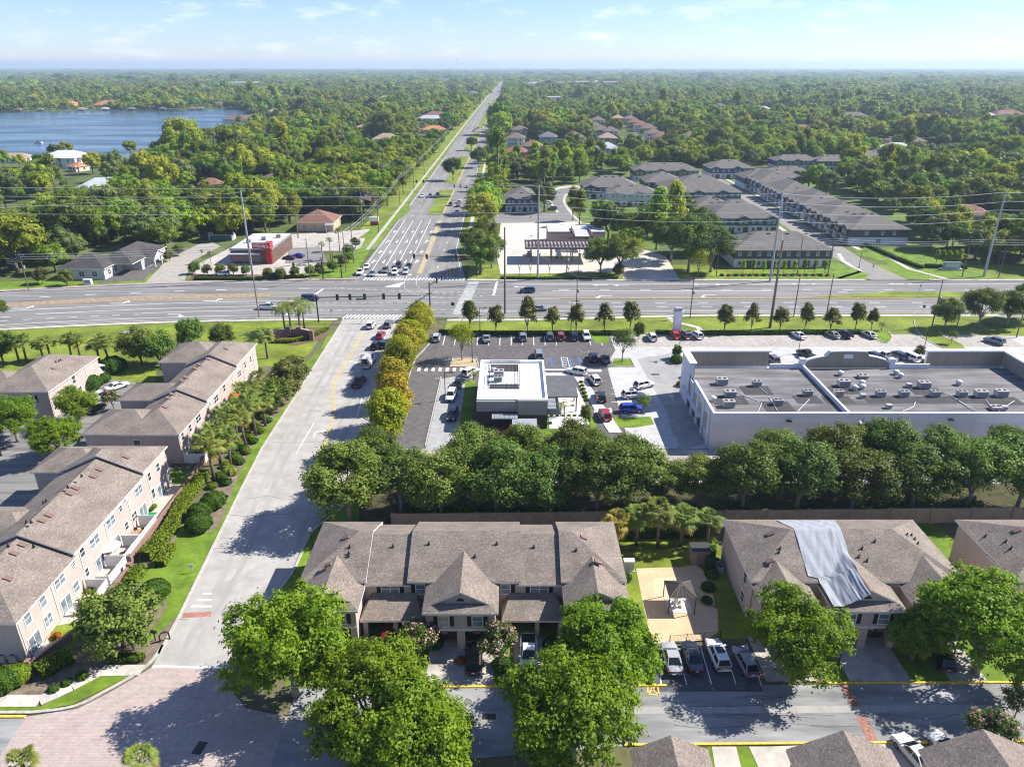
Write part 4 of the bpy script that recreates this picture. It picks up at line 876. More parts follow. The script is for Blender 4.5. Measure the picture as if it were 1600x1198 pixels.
# HVAC units stand on the roof
HV = {}
def hvac(px, py, kind, label, group=None):
    x, y = G(px, py, 6.2)
    if kind not in HV:
        w, d, h = {'big': (2.3, 1.5, 1.35), 'mid': (1.8, 1.25, 1.2), 'small': (1.0, .9, .8), 'wide': (2.0, 1.6, .7)}[kind]
        o = thing('rooftop_unit', label, 'air conditioner'); c = MB(); c.box(-w / 2, -d / 2, .18, w / 2, d / 2, h); c.box(-w / 2 - .03, -d / 2 - .03, h, w / 2 + .03, d / 2 + .03, h + .06); c.build('casing', mat('unit_casing', (.40, .38, .37), .6, .08, 1.5), o)
        q = MB(); q.box(-w / 2 + .1, -d / 2 + .1, 0, w / 2 - .1, d / 2 - .1, .18); q.build('plinth', GALV, o)
        if kind != 'small':
            for s in (-1, 1): q = MB(); q.lathe([(.36, 0), (.36, .07), (.3, .075)], 14, (s * w * .24, 0, h + .061)); q.build('fan', BLACK, o)
        q = MB()
        for k in range(6): q.box(-w / 2 + .1, -d / 2 - .025, .3 + k * (h - .5) / 6, w / 2 - .1, -d / 2 - .002, .3 + (k + .6) * (h - .5) / 6)
        q.build('grille', mat('unit_grille', (.2, .21, .23), .6), o)
        HV[kind] = o
    else: o = copy_tree(HV[kind])
    o.location = (x, y, 6.2); o['label'] = label; o.scale = (.87, .87, .87)
    if group: o['group'] = group
    return o
ug = 'rooftop units on the retail strip'
for zx, zy, k, lab in ((470, 1012, 'big', 'boxy rooftop unit beside round fans, upper row east of divider'), (437, 1072, 'mid', 'first lower row rooftop unit east of the divider wall'), (590, 1085, 'small', 'small dark rooftop unit below the round exhaust fans'), (700, 1075, 'mid', 'second lower row rooftop unit east of the divider wall'), (845, 1075, 'mid', 'third lower row rooftop unit east of the divider wall'),
    (878, 1018, 'small', 'small rooftop unit beside the big upper row unit'), (970, 1022, 'big', 'big upper row rooftop unit right of a small one'), (1040, 1075, 'mid', 'fourth lower row rooftop unit east of the divider wall'), (1207, 1075, 'mid', 'fifth lower row rooftop unit east of the divider wall'), (1325, 1078, 'big', 'sixth lower row rooftop unit, large, near the right tower'), (1452, 1075, 'big', 'last lower row rooftop unit, closest to the right tower'),
    (1420, 1158, 'wide', 'flat rooftop unit near the back parapet at the right'), (1472, 1160, 'small', 'small pale rooftop unit beside the flat one at right'), (752, 1150, 'small', 'lone small rooftop unit near the back parapet'), (245, 1070, 'mid', 'rooftop unit just west of the divider wall'), (60, 1128, 'mid', 'rooftop unit with a pipe west of the divider'), (590, 960, 'wide', 'low flat rooftop unit near the arched parapet')):
    hvac(1200 + zx / 4, 350 + zy / 4, k, lab, ug)
for zx, zy, k, lab in ((1310, 1000, 'big', 'twin fan rooftop unit nearest the left tower'), (1527, 1012, 'mid', 'rooftop unit on a dark patch left of the divider'), (1360, 1078, 'big', 'rooftop unit above the tall duct at the left end'), (1352, 1140, 'big', 'rooftop unit with duct at the near left corner')):
    hvac(800 + zx / 4, 350 + zy / 4, k, lab, ug)
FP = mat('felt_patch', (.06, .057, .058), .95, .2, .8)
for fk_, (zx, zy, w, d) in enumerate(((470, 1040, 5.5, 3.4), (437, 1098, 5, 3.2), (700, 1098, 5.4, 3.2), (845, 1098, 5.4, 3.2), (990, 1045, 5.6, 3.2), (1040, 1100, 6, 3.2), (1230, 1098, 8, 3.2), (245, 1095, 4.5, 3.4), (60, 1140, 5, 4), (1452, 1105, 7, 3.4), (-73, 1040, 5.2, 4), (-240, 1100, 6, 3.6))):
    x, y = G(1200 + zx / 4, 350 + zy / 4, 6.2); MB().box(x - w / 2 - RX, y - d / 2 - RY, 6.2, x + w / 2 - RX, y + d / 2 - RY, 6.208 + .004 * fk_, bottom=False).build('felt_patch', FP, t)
EF = None
for k, (zx, zy) in enumerate(((2398, 940), (2425, 960), (2185, 1005), (2188, 1030), (2140, 1035), (2050, 945), (1255, 1105), (2790, 1005))):
    x, y = G(800 + (zx) / 4, 350 + zy / 4, 6.2)
    if EF is None:
        EF = thing('exhaust_fan', '', 'exhaust fan', (0, 0, 0), 0, 'round exhaust fans on the retail roof'); q = MB(); q.lathe([(.45, 0), (.45, .45)], 14); q.build('curb', GALV, EF); q = MB(); q.lathe([(.3, .45), (.55, .5), (.6, .75), (.35, .95), (.1, 1.0)], 14); q.build('hood', WMETAL, EF, True); o = EF
    else: o = copy_tree(EF)
    o.location = (x, y, 6.2)
    o['label'] = ('round exhaust fan behind the arched parapet, left of its pair', 'round exhaust fan behind the arched parapet, right of its pair', 'upper round exhaust fan of the cluster beside the boxy unit', 'middle round exhaust fan of the cluster beside the boxy unit', 'lower left exhaust fan of the cluster beside the boxy unit', 'little exhaust fan alone near the divider wall', 'white exhaust fan at the near left roof corner', 'lone exhaust fan near the right tower')[k]
# ------------------------------------------------------------ fast food restaurant
FW = mat('white_membrane', (.80, .80, .79), .7, .04, .6); FGREY = mat('grey_panel', (.27, .265, .25), .6, .05, 2); FBRN = mat('dark_siding', (.065, .05, .042), .7, .15, 2, stretch=(6, 6, .2)); 
t = thing('restaurant', 'modern restaurant with white flat roof and dark brown siding', 'restaurant', (0, 130, 0))
b = MB(); b.box(-6.3, -9.6, 0, 6.4, 9.4, 5.0, 0); b.build('wall', FBRN, t)
b = MB(); b.box(-6.1, -9.3, 5.0, 6.2, 9.1, 5.15); b.build('flat_roof', FW, t)
b = MB()
for a in ((-6.4, -9.7, 6.5, -9.3), (-6.4, 9.1, 6.5, 9.5), (-6.4, -9.3, -6.0, 9.1), (6.1, -9.3, 6.5, 9.1)): b.box(a[0], a[1], 5.0, a[2], a[3], 5.7)
b.build('parapet', FW, t)
b = MB(); b.box(1.0, -10.6, 2.9, 6.45, -9.71, 5.75); b.box(-6.45, -10.2, 3.4, .99, -9.71, 5.4); b.build('fascia_panel', FGREY, t)
b = MB(); b.box(1.02, -10.4, 0, 6.4, -9.62, 2.9); b.build('corner_block', FBRN, t)
b = MB(); b.box(-3.6, -12.6, 3.0, 1.0, -10.62, 3.2)
for k in range(10): b.box(-3.6 + k * .46, -12.62, 3.2, -3.5 + k * .46, -10.63, 3.3)
b.build('drive_canopy', GALV, t)
for x in (-3.4, .7): MB().box(x, -12.4, 0, x + .2, -12.2, 3.0).build('canopy_post', BLACK, t)
b = MB(); b.box(-3.2, -9.66, .8, .6, -9.61, 2.6); b.build('serving_window', GLASS, t)
for z in (.6, 1.4, 2.2, 3.0): pass
sc_ = MB()
for a in ((-4.4, -4.2, 1.4, -4.1), (-4.4, 8.4, 1.4, 8.5), (-4.5, -4.2, -4.4, 8.5), (1.4, -4.2, 1.5, 8.5)):
    for z in (5.4, 5.95): sc_.box(a[0], a[1], z, a[2], a[3], z + .07)
for k in range(2): sc_.box(-.2 + k * .8, -4.1, 5.9, -.14 + k * .8, 8.4, 5.96)
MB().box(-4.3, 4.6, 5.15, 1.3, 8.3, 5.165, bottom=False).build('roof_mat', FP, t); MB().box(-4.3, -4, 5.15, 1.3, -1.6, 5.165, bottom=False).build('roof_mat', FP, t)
sc_.build('roof_screen', BLACK, t)
b = MB()
for k in range(9): b.box(-4.4, -2.2 + k * .5, 5.3, -4.36, -2.0 + k * .5, 6.4)
b.build('screen_slats', BLACK, t)
b = MB(); b.box(6.5, -3.6, 3.2, 12.6, 6.6, 3.45)
for k in range(30): b.box(6.5, -3.6 + k * .34, 3.45, 12.6, -3.52 + k * .34, 3.51)
b.build('patio_roof', mat('patio_roof_steel', (.24, .24, .24), .5, .12, 1, metal=.2), t)
for x in (6.9, 12.2):
    for y in (-3.3, 1.5, 6.2): MB().box(x, y, 0.1, x + .22, y + .22, 3.2).build('patio_post', BLACK, t)
b = MB(); b.box(6.46, -8.4, 2.9, 8.2, -3.7, 3.1)
for k in range(8): b.box(6.47, -8.4 + k * .58, 3.1, 8.2, -8.3 + k * .58, 3.18)
b.build('side_awning', GALV, t)
b = MB(); b.box(6.405, -8, .3, 6.46, 4, 2.7); b.build('side_glass', GLASS, t)
b = MB(); b.box(-6.36, -8, .3, -6.305, 7, 2.6); b.build('side_glass', GLASS, t)
for x, y, kk, lab in ((-2.6, 132.4, 'big', 'white rooftop unit inside the restaurant roof screen, rear one'), (-2.7, 129.6, 'mid', 'white rooftop unit inside the restaurant roof screen, front one'), (-3.6, 134.6, 'small', 'small rooftop unit inside the restaurant roof screen')):
    o = copy_tree(HV[kk]); o.location = (x, y, 5.15); o['label'] = lab; o['group'] = 'rooftop units on the restaurant'
tb = mat('patio_table_red', (.35, .09, .05), .6)
for k, (px, py) in enumerate(((872, 612), (880, 606), (888, 614), (876, 620))):
    x, y = G(px, py); o = thing('patio_table', 'red brown patio table under the grey restaurant canopy', 'table', (x, y, .1), 0, 'patio tables by the restaurant'); q = MB(); q.lathe([(.5, .72), (.5, .76)], 12); q.build('table_top', tb, o); q = MB(); q.lathe([(.25, 0), (.05, .05), (.05, .72)], 8); q.build('pedestal', BLACK, o)
# drive-through shade canopy
x, y = G(816, 690); t = thing('shade_canopy', 'grey drive through shade canopy behind the tree row', 'canopy', (x, y, 0)); b = MB(); b.box(-1.8, -3, 2.9, 2.6, 3, 3.1); b.build('canopy_roof', mat('canopy_silver', (.3, .32, .35), .5, .05, 2), t)
for a, c in ((-1.5, -2.6), (2.2, -2.6), (-1.5, 2.6), (2.2, 2.6)): MB().box(a, c, 0, a + .16, c + .16, 2.9).build('canopy_post', BLACK, t)
# ------------------------------------------------------------ burger restaurant
def textobj(s, size, m, parent, loc, rot, name='lettering', ext=.03):
    c = bpy.data.curves.new(name, 'FONT'); c.body = s; c.size = size; c.extrude = ext; c.align_x = 'CENTER'; c.align_y = 'CENTER'; c.resolution_u = 2
    o = bpy.data.objects.new(name, c); me = None
    COL.objects.link(o); dg = bpy.context.evaluated_depsgraph_get(); me = bpy.data.meshes.new_from_object(o.evaluated_get(dg)); bpy.data.objects.remove(o); bpy.data.curves.remove(c)
    me.name = name; me.materials.clear(); me.materials.append(m)
    o = ob(name, me, parent, loc); o.rotation_euler = rot
    return o
RED = mat('sign_red', (.42, .02, .03), .5); WSIGN = mat('sign_white', (.85, .85, .85), .6)
bx, by = G(402, 412); t = thing('burger_restaurant', 'flat roofed burger restaurant with red sign tower', 'restaurant', (bx, by, 0))
b = MB(); b.box(-8.5, 0, 0, 5.4, 24, 4.6, 0); b.build('wall', mat('red_brown_brick', (.13, .075, .055), .9, .12, 2), t)
b = MB(); b.box(-8.7, -.2, 4.6, 5.6, 24.2, 5.1); b.build('roof_edge', mat('grey_coping', (.22, .21, .21), .6), t)
b = MB(); b.box(-8.3, .2, 5.1, 5.2, 23.8, 5.16); b.build('flat_roof', mat('grey_white_roof', (.52, .52, .53), .8, .1, .5), t)
b = MB(); b.box(-8.3, -.06, .4, 1.5, -.004, 3.4); b.build('front_glass', GLASS, t)
b = MB(); b.box(-8.9, -1.6, 3.4, 1.6, -.005, 3.7); b.build('front_canopy', WMETAL, t)
b = MB(); b.box(3.4, -.6, 0, 5.3, 2.4, 7.2); b.build('sign_tower', RED, t); b = MB(); b.box(-.7, -.9, 5.3, 5.3, -.61, 7.3); b.build('sign_panel', RED, t)
textobj("Wendy's", 1.5, WSIGN, t, (2.2, -.95, 6.3), (math.pi / 2, 0, 0))
b = MB(); b.box(-7.9, -.11, 1.6, -5, -.062, 2.6); b.build('menu_board', mat('poster_red', (.4, .1, .1), .6, .4, 1.5), t)
for k in range(3): o = copy_tree(HV['mid']); o.location = (bx - 5 + k * 4, by + 9 + k * 4, 5.16); o['label'] = 'small rooftop unit on the burger restaurant roof'; o['group'] = 'rooftop units on the burger restaurant'
# ------------------------------------------------------------ office and brown roofed building
ox, oy = G(150, 437); t = thing('office_building', 'single storey office with dark shingle roof and white gable porch', 'office', (ox, oy, 0)); OB = mat('pale_office_wall', (.5, .48, .45), .9, .08, 1)
b = MB(); b.box(-11, 0, 0, 3, 12, 3.4); b.box(-3, 12, 0, 9, 30, 3.4); b.build('wall', OB, t)
r = MB(); roof(r, -11, 3.2, 0, 12, 3.6, .5, 'x'); roof(r, -3, 9, 6, 30, 3.6, .5, 'y'); roof(r, 4, 12, 15, 21, 3.5, .55, 'x', 'hip', 'gable', mw=3); r.build('roof', [SHING_D, TRIM, OB, TRIM], t)
for x in (-8, -4, 0): window(t, x, 0, 1.8, 1.6, 1.6, 'S', 1, 1)
for y in (3, 7, 26): window(t, 3 if y < 12 else 9, y, 1.8, 1.6, 1.6, 'E', 1, 1)
for y in (15.4, 20.3): MB().box(11.4, y, 0, 11.8, y + .4, 3.3).build('porch_column', WMETAL, t)
ox, oy = G(492, 362); t = thing('brown_roof_building', 'tan single storey building with brown hip roof', 'building', (ox, oy, 0)); 
b = MB(); b.box(-7, 0, 0, 7.5, 14, 3.6); b.build('wall', mat('tan_wall', (.5, .36, .24), .9, .08, 1), t); r = MB(); roof(r, -7, 7.5, 0, 14, 3.8, .5, 'x', ov=.7); r.build('roof', [mat('brown_tiles', (.20, .105, .07), .9, .2, 1.5), TRIM, TRIM], t)
for x in (-4, 0, 4): window(t, x, 0, 1.9, 1.4, 1.5, 'S', 1, 1)
MB().box(4.8, -2.4, 2.9, 8.6, -.02, 3.3).build('porch_roof', WMETAL, t)
for x in (5, 8.2): MB().box(x, -2.2, 0, x + .3, -1.9, 2.9).build('porch_column', WMETAL, t)
# ------------------------------------------------------------ fuel station being rebuilt
cx0, cy0 = G(820, 412); t = thing('fuel_canopy', 'unfinished fuel station canopy of red steel frame', 'canopy', (cx0, cy0, 0)); RST = mat('red_steel', (.15, .09, .085), .6, .1, 2)
Wc, Dc = 25., 12.
b = MB()
for k in range(2): b.box(0, k * Dc, 4.9, Wc, k * Dc + .3, 5.4)
for k in range(2): b.box(k * (Wc - .3), .3, 4.9, k * (Wc - .3) + .3, Dc, 5.6)
b.build('edge_beam', RST, t)
for k in range(6): MB().box(.3, 1.2 + k * 1.9, 5.0, Wc - .3, 1.42 + k * 1.9, 5.4).build('roof_beam', RST, t)
b = MB(); b.box(.3, .3, 4.85, Wc - .3, Dc, 4.89); b.build('deck', mat('deck_grey', (.5, .49, .48), .7), t)
b = MB()
for k in range(20):
    for q in range(5): b.box(.5 + k * 1.22, 1.9 + q * 1.9, 5.3, 1.1 + k * 1.22, 2.3 + q * 1.9, 5.34)
b.build('deck_panels', WSIGN, t)
for x in (2, 9, 16, 23):
    for y in (2.5, 9.5): MB().box(x, y, 0, x + .35, y + .35, 4.85).build('column', RST, t)
for x in (5, 12, 19):
    o = thing('fuel_pump', 'fuel pump under the red steel canopy', 'fuel pump', (cx0 + x, cy0 + 6, 0), 0, 'fuel pumps under the canopy'); q = MB(); q.box(-.45, -.3, .1, .45, .3, 1.6); q.box(-.5, -.34, 1.6, .5, .34, 2.0); q.build('cabinet', mat('pump_white', (.5, .5, .52), .5), o); q = MB(); q.box(-.3, -.33, 1.0, .3, -.301, 1.4); q.build('display', GLASS, o)
sx, sy = G(902, 384); t = thing('fuel_station_shop', 'fuel station shop with white flat roof and red frame', 'shop', (sx, sy, 0))
b = MB(); b.box(-11, 0, 0, 10, 12, 4.6); b.build('wall', mat('shop_tan', (.42, .34, .27), .9, .08, 1), t)
b = MB(); b.box(-11.2, -.2, 4.6, 10.2, 12.2, 5.2); b.build('roof_edge', mat('shop_grey', (.2, .19, .19), .7), t); b = MB(); b.box(-10.8, .2, 5.2, 9.8, 11.8, 5.25); b.build('flat_roof', FW, t)
b = MB(); b.box(-3, -.08, .3, 4, -.004, 3.2); b.build('shop_front', GLASS, t)
b = MB()
for x in (-2.2, 4.2): b.box(x, -9.5, 4.8, x + .5, 6, 6.0)
for k in range(9): b.box(-1.7, -9 + k * 1.6, 5.0, 4.2, -8.75 + k * 1.6, 5.4)
b.build('entrance_frame', RST, t); b = MB()
for k in range(9): b.box(-1.6, -8.6 + k * 1.6, 5.3, 4.1, -7.6 + k * 1.6, 5.34)
b.build('frame_panels', WSIGN, t)
o = copy_tree(HV['wide']); o.location = (sx + 5, sy + 6, 5.25); o['label'] = 'flat rooftop unit on the fuel station shop'; o['group'] = 'rooftop units on the fuel station shop'
# ------------------------------------------------------------ grey townhouse estate
EWL = mat('estate_white', (.62, .62, .62), .9, .05, 1); EBL = mat('estate_blue', (.085, .12, .165), .85, .08, 2, stretch=(.2, .2, 8)); EGR = mat('estate_charcoal', (.105, .095, .088), .85, .08, 2, stretch=(.2, .2, 8)); EBR = mat('estate_taupe', (.16, .13, .105), .85, .08, 2, stretch=(.2, .2, 8))
def estate(label, x0, x1, y0, y1, face='S', up=EBL, units=None, bays=True, gable='hip'):
    """two storeys, white below and coloured boarding above, hip roof, cross gables to the front (face)"""
    t = thing('estate_townhouse', label, 'townhouses', ((x0 + x1) / 2, y0, 0), 0, 'grey townhouse rows of the estate'); w, d = (x1 - x0) / 2, y1 - y0
    b = MB(); b.box(-w, 0, 0, w, d, 2.9); b.build('lower_wall', EWL, t)
    b = MB(); b.box(-w - .02, -.02, 2.9, w + .02, d + .02, 5.8); b.build('upper_wall', up, t)
    r = MB(); ax = 'x' if w * 2 > d else 'y'; roof(r, -w, w, 0, d, 5.95, .42, ax, gable, gable, ov=.5)
    g = MB()
    if face == 'S':
        n = units or max(2, round(w * 2 / 6)); st = 2 * w / n
        for k in range(n):
            x = -w + st * (k + .5)
            for s in (-.25, .25): window(t, x + s * st, -.02, 4.5, .85, 1.25, 'S', 0, 1, GLASS_B)
            window(t, x - .22 * st, 0, 1.5, 1.1, 1.3, 'S', 0, 1); MB().box(x + .05 * st, -.05, .05, x + .42 * st, -.004, 2.3).build('patio_door', GLASS, t)
            if bays and k % 2 == 0:
                g.box(x - .42 * st, -.7, 2.95, x + .42 * st, -.03, 5.8); roof(r, x - .42 * st, x + .42 * st, -.7, d * .45, 5.93, .42, 'y', 'gable', 'cut', ov=.35, mw=2)
                for s in (-.18, .18): window(t, x + s * st, -.7, 4.5, .85, 1.25, 'S', 0, 1, GLASS_B)
    else:
        X = -w if face == 'W' else w; sg = -1 if face == 'W' else 1
        n = units or max(2, round(d / 6.2)); st = d / n
        for k in range(n):
            y = st * (k + .5)
            if bays: g.box(X + sg * .03, y - .36 * st, 2.95, X + sg * 1.1, y + .3 * st, 5.8); roof(r, min(X + sg * 1.1, X - sg * w * .9), max(X + sg * 1.1, X - sg * w * .9), y - .36 * st, y + .3 * st, 5.93, .45, 'x', 'gable' if sg < 0 else 'cut', 'cut' if sg < 0 else 'gable', ov=.3)
            for s in (-.18, .12): window(t, X + sg * (1.1 if bays else .02), y + s * st, 4.5, .85, 1.25, face, 0, 1, GLASS_B)
            MB().box(X + sg * .06, y - .3 * st, .05, X + sg * .005, y + .2 * st, 2.3).build('garage_door', GLASS_B, t)
            window(t, X, y + .38 * st, 1.6, .8, 1.4, face, 0, 1)
        for s in (-.45, .1, .5): window(t, s * w, -.02, 4.5, .85, 1.25, 'S', 0, 1, GLASS_B)
        window(t, 0, 0, 1.5, 1.6, 1.4, 'S', 1, 1)
    if g.f: g.build('bay', up, t)
    r.build('roof', [SHING_G, TRIM, up], t)
    m = random.randint(3, 6)
    for k in range(m):
        o = ob('roof_vent', VMG, t, (-w * .8 + 1.6 * w * (k + .5) / m, d * .42, 5.95 + (d * .42 + .5) * .42 if ax == 'x' else 6.3))
        if ax == 'y': o.location = (w * .12, d * (k + .7) / (m + .6), 5.95 + (w * .88 + .5) * .42)
    return t
VMG = MB().box(-.6, -.25, -.05, .6, .25, .16).mesh('roof_vent', BLACK)
EST = [('grey townhouse alone beside the curving lane', (790, 842, 331), 22, 'S', EBL), ('blue townhouse row at the head of the curving lane', (912, 996, 311), 20, 'S', EBL), ('townhouse row with white gabled front beside the lane lawn', (951, 1026, 322), 14, 'S', EWL),
    ('taupe and white townhouse row farthest back by the trees', (990, 1090, 283), 16, 'S', EBR), ('long grey roofed row in the middle of the estate', (1008, 1068, 303), 20, 'S', EGR), ('blue gabled townhouse row behind the big oak', (1042, 1156, 320), 30, 'S', EBL),
    ('broad townhouse row behind the oaks by the highway', (1080, 1150, 350), 20, 'S', EGR), ('blue gabled row facing south beside the estate street', (1105, 1213, 364), 24, 'S', EBL), ('charcoal and white townhouse row facing the highway', (1146, 1297, 418), 19, 'S', EGR),
    ('blue townhouse block at the far end with a red car outside', (1108, 1176, 279), 18, 'S', EBL), ('blue and white block across from the red car', (1162, 1255, 296), 18, 'S', EBL), ('dark grey block behind the street row', (1210, 1278, 266), 14, 'S', EBL), ('grey block in front of the woods on the right', (1275, 1345, 267), 14, 'S', EGR), ('blue block with long grey roof at right of the estate', (1335, 1420, 262), 18, 'S', EBL), ('low grey roof block behind the street row trees', (1202, 1265, 286), 12, 'S', EBL)]
for lab, (a, c, y), d, f, up in EST:
    xa, ya = G(a, y); xc, _ = G(c, y); estate(lab, xa, xc, ya, ya + d, f, up, bays=up is not EGR)
# the row along the estate street
xa, ya = G(1328, 383); 
for k, (lab, y0, y1, up) in enumerate((('street row block closest to the highway with charcoal end wall', ya, ya + 21, EGR), ('second street row block from the highway', ya + 24, ya + 48, EBR), ('third street row block from the highway', ya + 52, ya + 78, EBL), ('fourth street row block from the highway, blue', ya + 83, ya + 112, EBL), ('last street row block up the estate street', ya + 118, ya + 150, EBL))):
    estate(lab, xa + .6 * k - .5, xa + 21, y0, y1, 'W', up, None, True)
# ------------------------------------------------------------ subdivision and scattered houses
HR = {'brown': mat('house_roof_brown', (.17, .125, .105), .9, .2, .8), 'grey': mat('house_roof_grey', (.15, .15, .155), .9, .2, .8), 'terra': mat('house_roof_terracotta', (.42, .18, .09), .9, .2, .8), 'white': mat('house_roof_white', (.58, .58, .57), .8, .06, .8), 'silver': mat('house_roof_silver', (.42, .45, .46), .6, .08, .8), 'slate': mat('house_roof_slate', (.16, .2, .235), .8, .1, .8), 'redbrown': mat('house_roof_redbrown', (.22, .11, .08), .9, .2, .8), 'tan': mat('house_roof_tan', (.34, .25, .18), .9, .15, .8)}
HW = {'white': mat('house_wall_white', (.7, .69, .66), .9), 'cream': mat('house_wall_cream', (.6, .5, .38), .9), 'pink': mat('house_wall_pink', (.52, .36, .28), .9), 'blue': mat('house_wall_blue', (.3, .38, .45), .9), 'tan': mat('house_wall_tan', (.45, .36, .27), .9), 'orange': mat('house_wall_orange', (.55, .25, .09), .9)}
HOUSE_XY = []
def house(label, px, py, w, d, storeys, rc, wc, rz=0, wing=True, group=None, sl=.5, extra=None):
    x, y = G(px, py); t = thing('house', label, 'house', (x, y, 0), R(rz), group); h = 3.1 * storeys; HOUSE_XY.append((x, y + d / 2, max(w, d) * .62))
    b = MB(); b.box(-w / 2, 0, 0, w / 2, d, h); r = MB(); roof(r, -w / 2, w / 2, 0, d, h + .15, sl, 'x' if w > d else 'y', ov=.6)
    if wing:
        b.box(w * .08, -d * .22, 0, w * .42, -.01, h - .02); roof(r, w * .08, w * .42, -d * .22, d * .5, h + .13, sl, 'y', 'hip', 'cut', ov=.5)
    b.build('wall', HW[wc], t); r.build('roof', [HR[rc], TRIM, HW[wc]], t)
    for s in range(storeys):
        for xx in (-.36, -.2, -.04, .25):
            window(t, xx * w, -d * .22 if xx == .25 and wing else 0, 1.6 + 3.1 * s, 1.3, 1.4, 'S', 0, 1)
        window(t, -w / 2, d * .5, 1.6 + 3.1 * s, 1.3, 1.4, 'W', 0, 1); window(t, w / 2, d * .5, 1.6 + 3.1 * s, 1.3, 1.4, 'E', 0, 1)
    if extra == 'chimney': MB().box(-w * .25, d * .6, h, -w * .25 + 1.1, d * .6 + 1.1, h + 3.6).build('chimney', mat('chimney_brick', (.3, .16, .12), .9), t)
    if extra == 'columns':
        for k in range(4): MB().box(-w * .3 + k * 2, -1.5, 0, -w * .3 + k * 2 + .4, -1.1, h).build('column', TRIM, t)
        MB().box(-w * .34, -1.8, h - .3, w * .16, -.02, h + .1).build('porch_roof', HR[rc], t)
    return t
SUB = [(812, 214, 'brown', 'white', 'left of the pine stand'), (806, 228, 'brown', 'white', 'at the left end of the subdivision'), (857, 226, 'grey', 'blue', 'dark roofed, by the pines'), (898, 226, 'brown', 'pink', 'behind the tall pines'), (902, 196, 'brown', 'white', 'white walled at the back of the subdivision'), (935, 197, 'brown', 'white', 'white gabled at the back'), (930, 208, 'brown', 'tan', 'second from the back on the left side'), (940, 214, 'brown', 'white', 'third from the back on the left side'), (955, 216, 'brown', 'white', 'on the lane bend'), (950, 228, 'tan', 'tan', 'nearest on the left of the lane'),
    (966, 194, 'tan', 'tan', 'at the far end of the lane'), (985, 195, 'brown', 'pink', 'first on the right of the lane'), (993, 201, 'redbrown', 'pink', 'second on the right of the lane'), (1003, 206, 'redbrown', 'white', 'third on the right of the lane'), (1014, 211, 'brown', 'white', 'fourth on the right of the lane'), (1022, 220, 'brown', 'white', 'fifth on the right of the lane'), (1036, 226, 'redbrown', 'pink', 'with a red brown tile roof'), (992, 228, 'brown', 'white', 'facing the near side of the lane'), (1080, 226, 'brown', 'tan', 'alone at the right of the subdivision'), (832, 242, 'redbrown', 'tan', 'low roofed near the avenue'), (806, 252, 'redbrown', 'orange', 'orange, just right of the avenue'), (950, 246, 'silver', 'white', 'pale roofed among the oaks')]
for px, py, rc, wc, desc in SUB:
    house(f'two storey {wc} house {desc}', px, py, 15, 14, 2, rc, wc, 0, True, 'houses of the far subdivision')
LEFT = [(98, 262, 26, 16, 2, 'white', 'white', 'big white lakeside house with columns and pale roof', 'columns'), (116, 268, 9, 8, 1, 'terra', 'cream', 'small orange roofed pavilion beside the white house', None), (205, 258, 26, 14, 1, 'slate', 'tan', 'blue grey roofed lakeside house with chimney', 'chimney'), (243, 254, 14, 10, 1, 'silver', 'tan', 'small pale roofed house beside the blue grey one', None), (164, 302, 26, 16, 1, 'silver', 'white', 'silver metal roofed house with white walls among the trees', None), (240, 292, 15, 12, 1, 'slate', 'white', 'slate roofed house half hidden by trees', None), (330, 297, 12, 10, 1, 'redbrown', 'cream', 'red brown roofed house half hidden by trees', None), (62, 334, 18, 26, 1, 'silver', 'white', 'long silver roofed house at the left with a screened porch', None), (22, 255, 20, 12, 1, 'tan', 'white', 'tan roofed house at the left edge by the lake', None), (430, 288, 18, 12, 1, 'brown', 'tan', 'brown hip roofed house alone in the woods', None), (462, 213, 30, 16, 1, 'tan', 'cream', 'wide tan tiled house deep in the woods', None), (680, 208, 24, 14, 1, 'terra', 'pink', 'orange tiled house left of the avenue', None), (432, 178, 22, 12, 1, 'tan', 'pink', 'far tan roofed house in the woods', None), (468, 236, 12, 10, 1, 'white', 'white', 'small white house hidden in the woods', None), (508, 258, 12, 10, 1, 'slate', 'tan', 'slate roof peeking from the woods', None), (565, 205, 14, 10, 1, 'tan', 'cream', 'tan roof peeking from the woods below the avenue', None), (290, 238, 12, 10, 1, 'redbrown', 'orange', 'brick coloured house by the lake trees', None),
    (1335, 226, 20, 12, 1, 'brown', 'white', 'brown and white house right of the estate woods', None), (1300, 222, 16, 10, 1, 'redbrown', 'tan', 'small red brown roof in the right woods', None), (1420, 227, 30, 14, 1, 'brown', 'tan', 'long brown roofed house in the right woods', None), (1400, 238, 22, 14, 1, 'white', 'white', 'pale roofed house beside the long brown one', None), (1435, 250, 22, 12, 1, 'tan', 'tan', 'tan roofed house behind the right oaks', None), (1485, 266, 24, 12, 1, 'silver', 'white', 'pale metal roof among the right oaks', None), (1560, 248, 20, 12, 1, 'tan', 'white', 'tan roof near the right edge woods', None), (1500, 345, 22, 12, 1, 'redbrown', 'tan', 'brownish house under the oaks behind the sloping steel pole', None), (1226, 222, 14, 10, 1, 'redbrown', 'tan', 'red roof in the woods behind the estate', None), (1060, 190, 14, 10, 1, 'tan', 'white', 'lone tan roof behind the subdivision', None), (1145, 200, 14, 10, 1, 'white', 'white', 'lone pale roof in the right woods', None)]
for px, py, w, d, s, rc, wc, lab, ex in LEFT: house(lab, px, py, w, d, s, rc, wc, random.choice((-20, 0, 15)) if ex is None else 0, True, None, .45, ex)
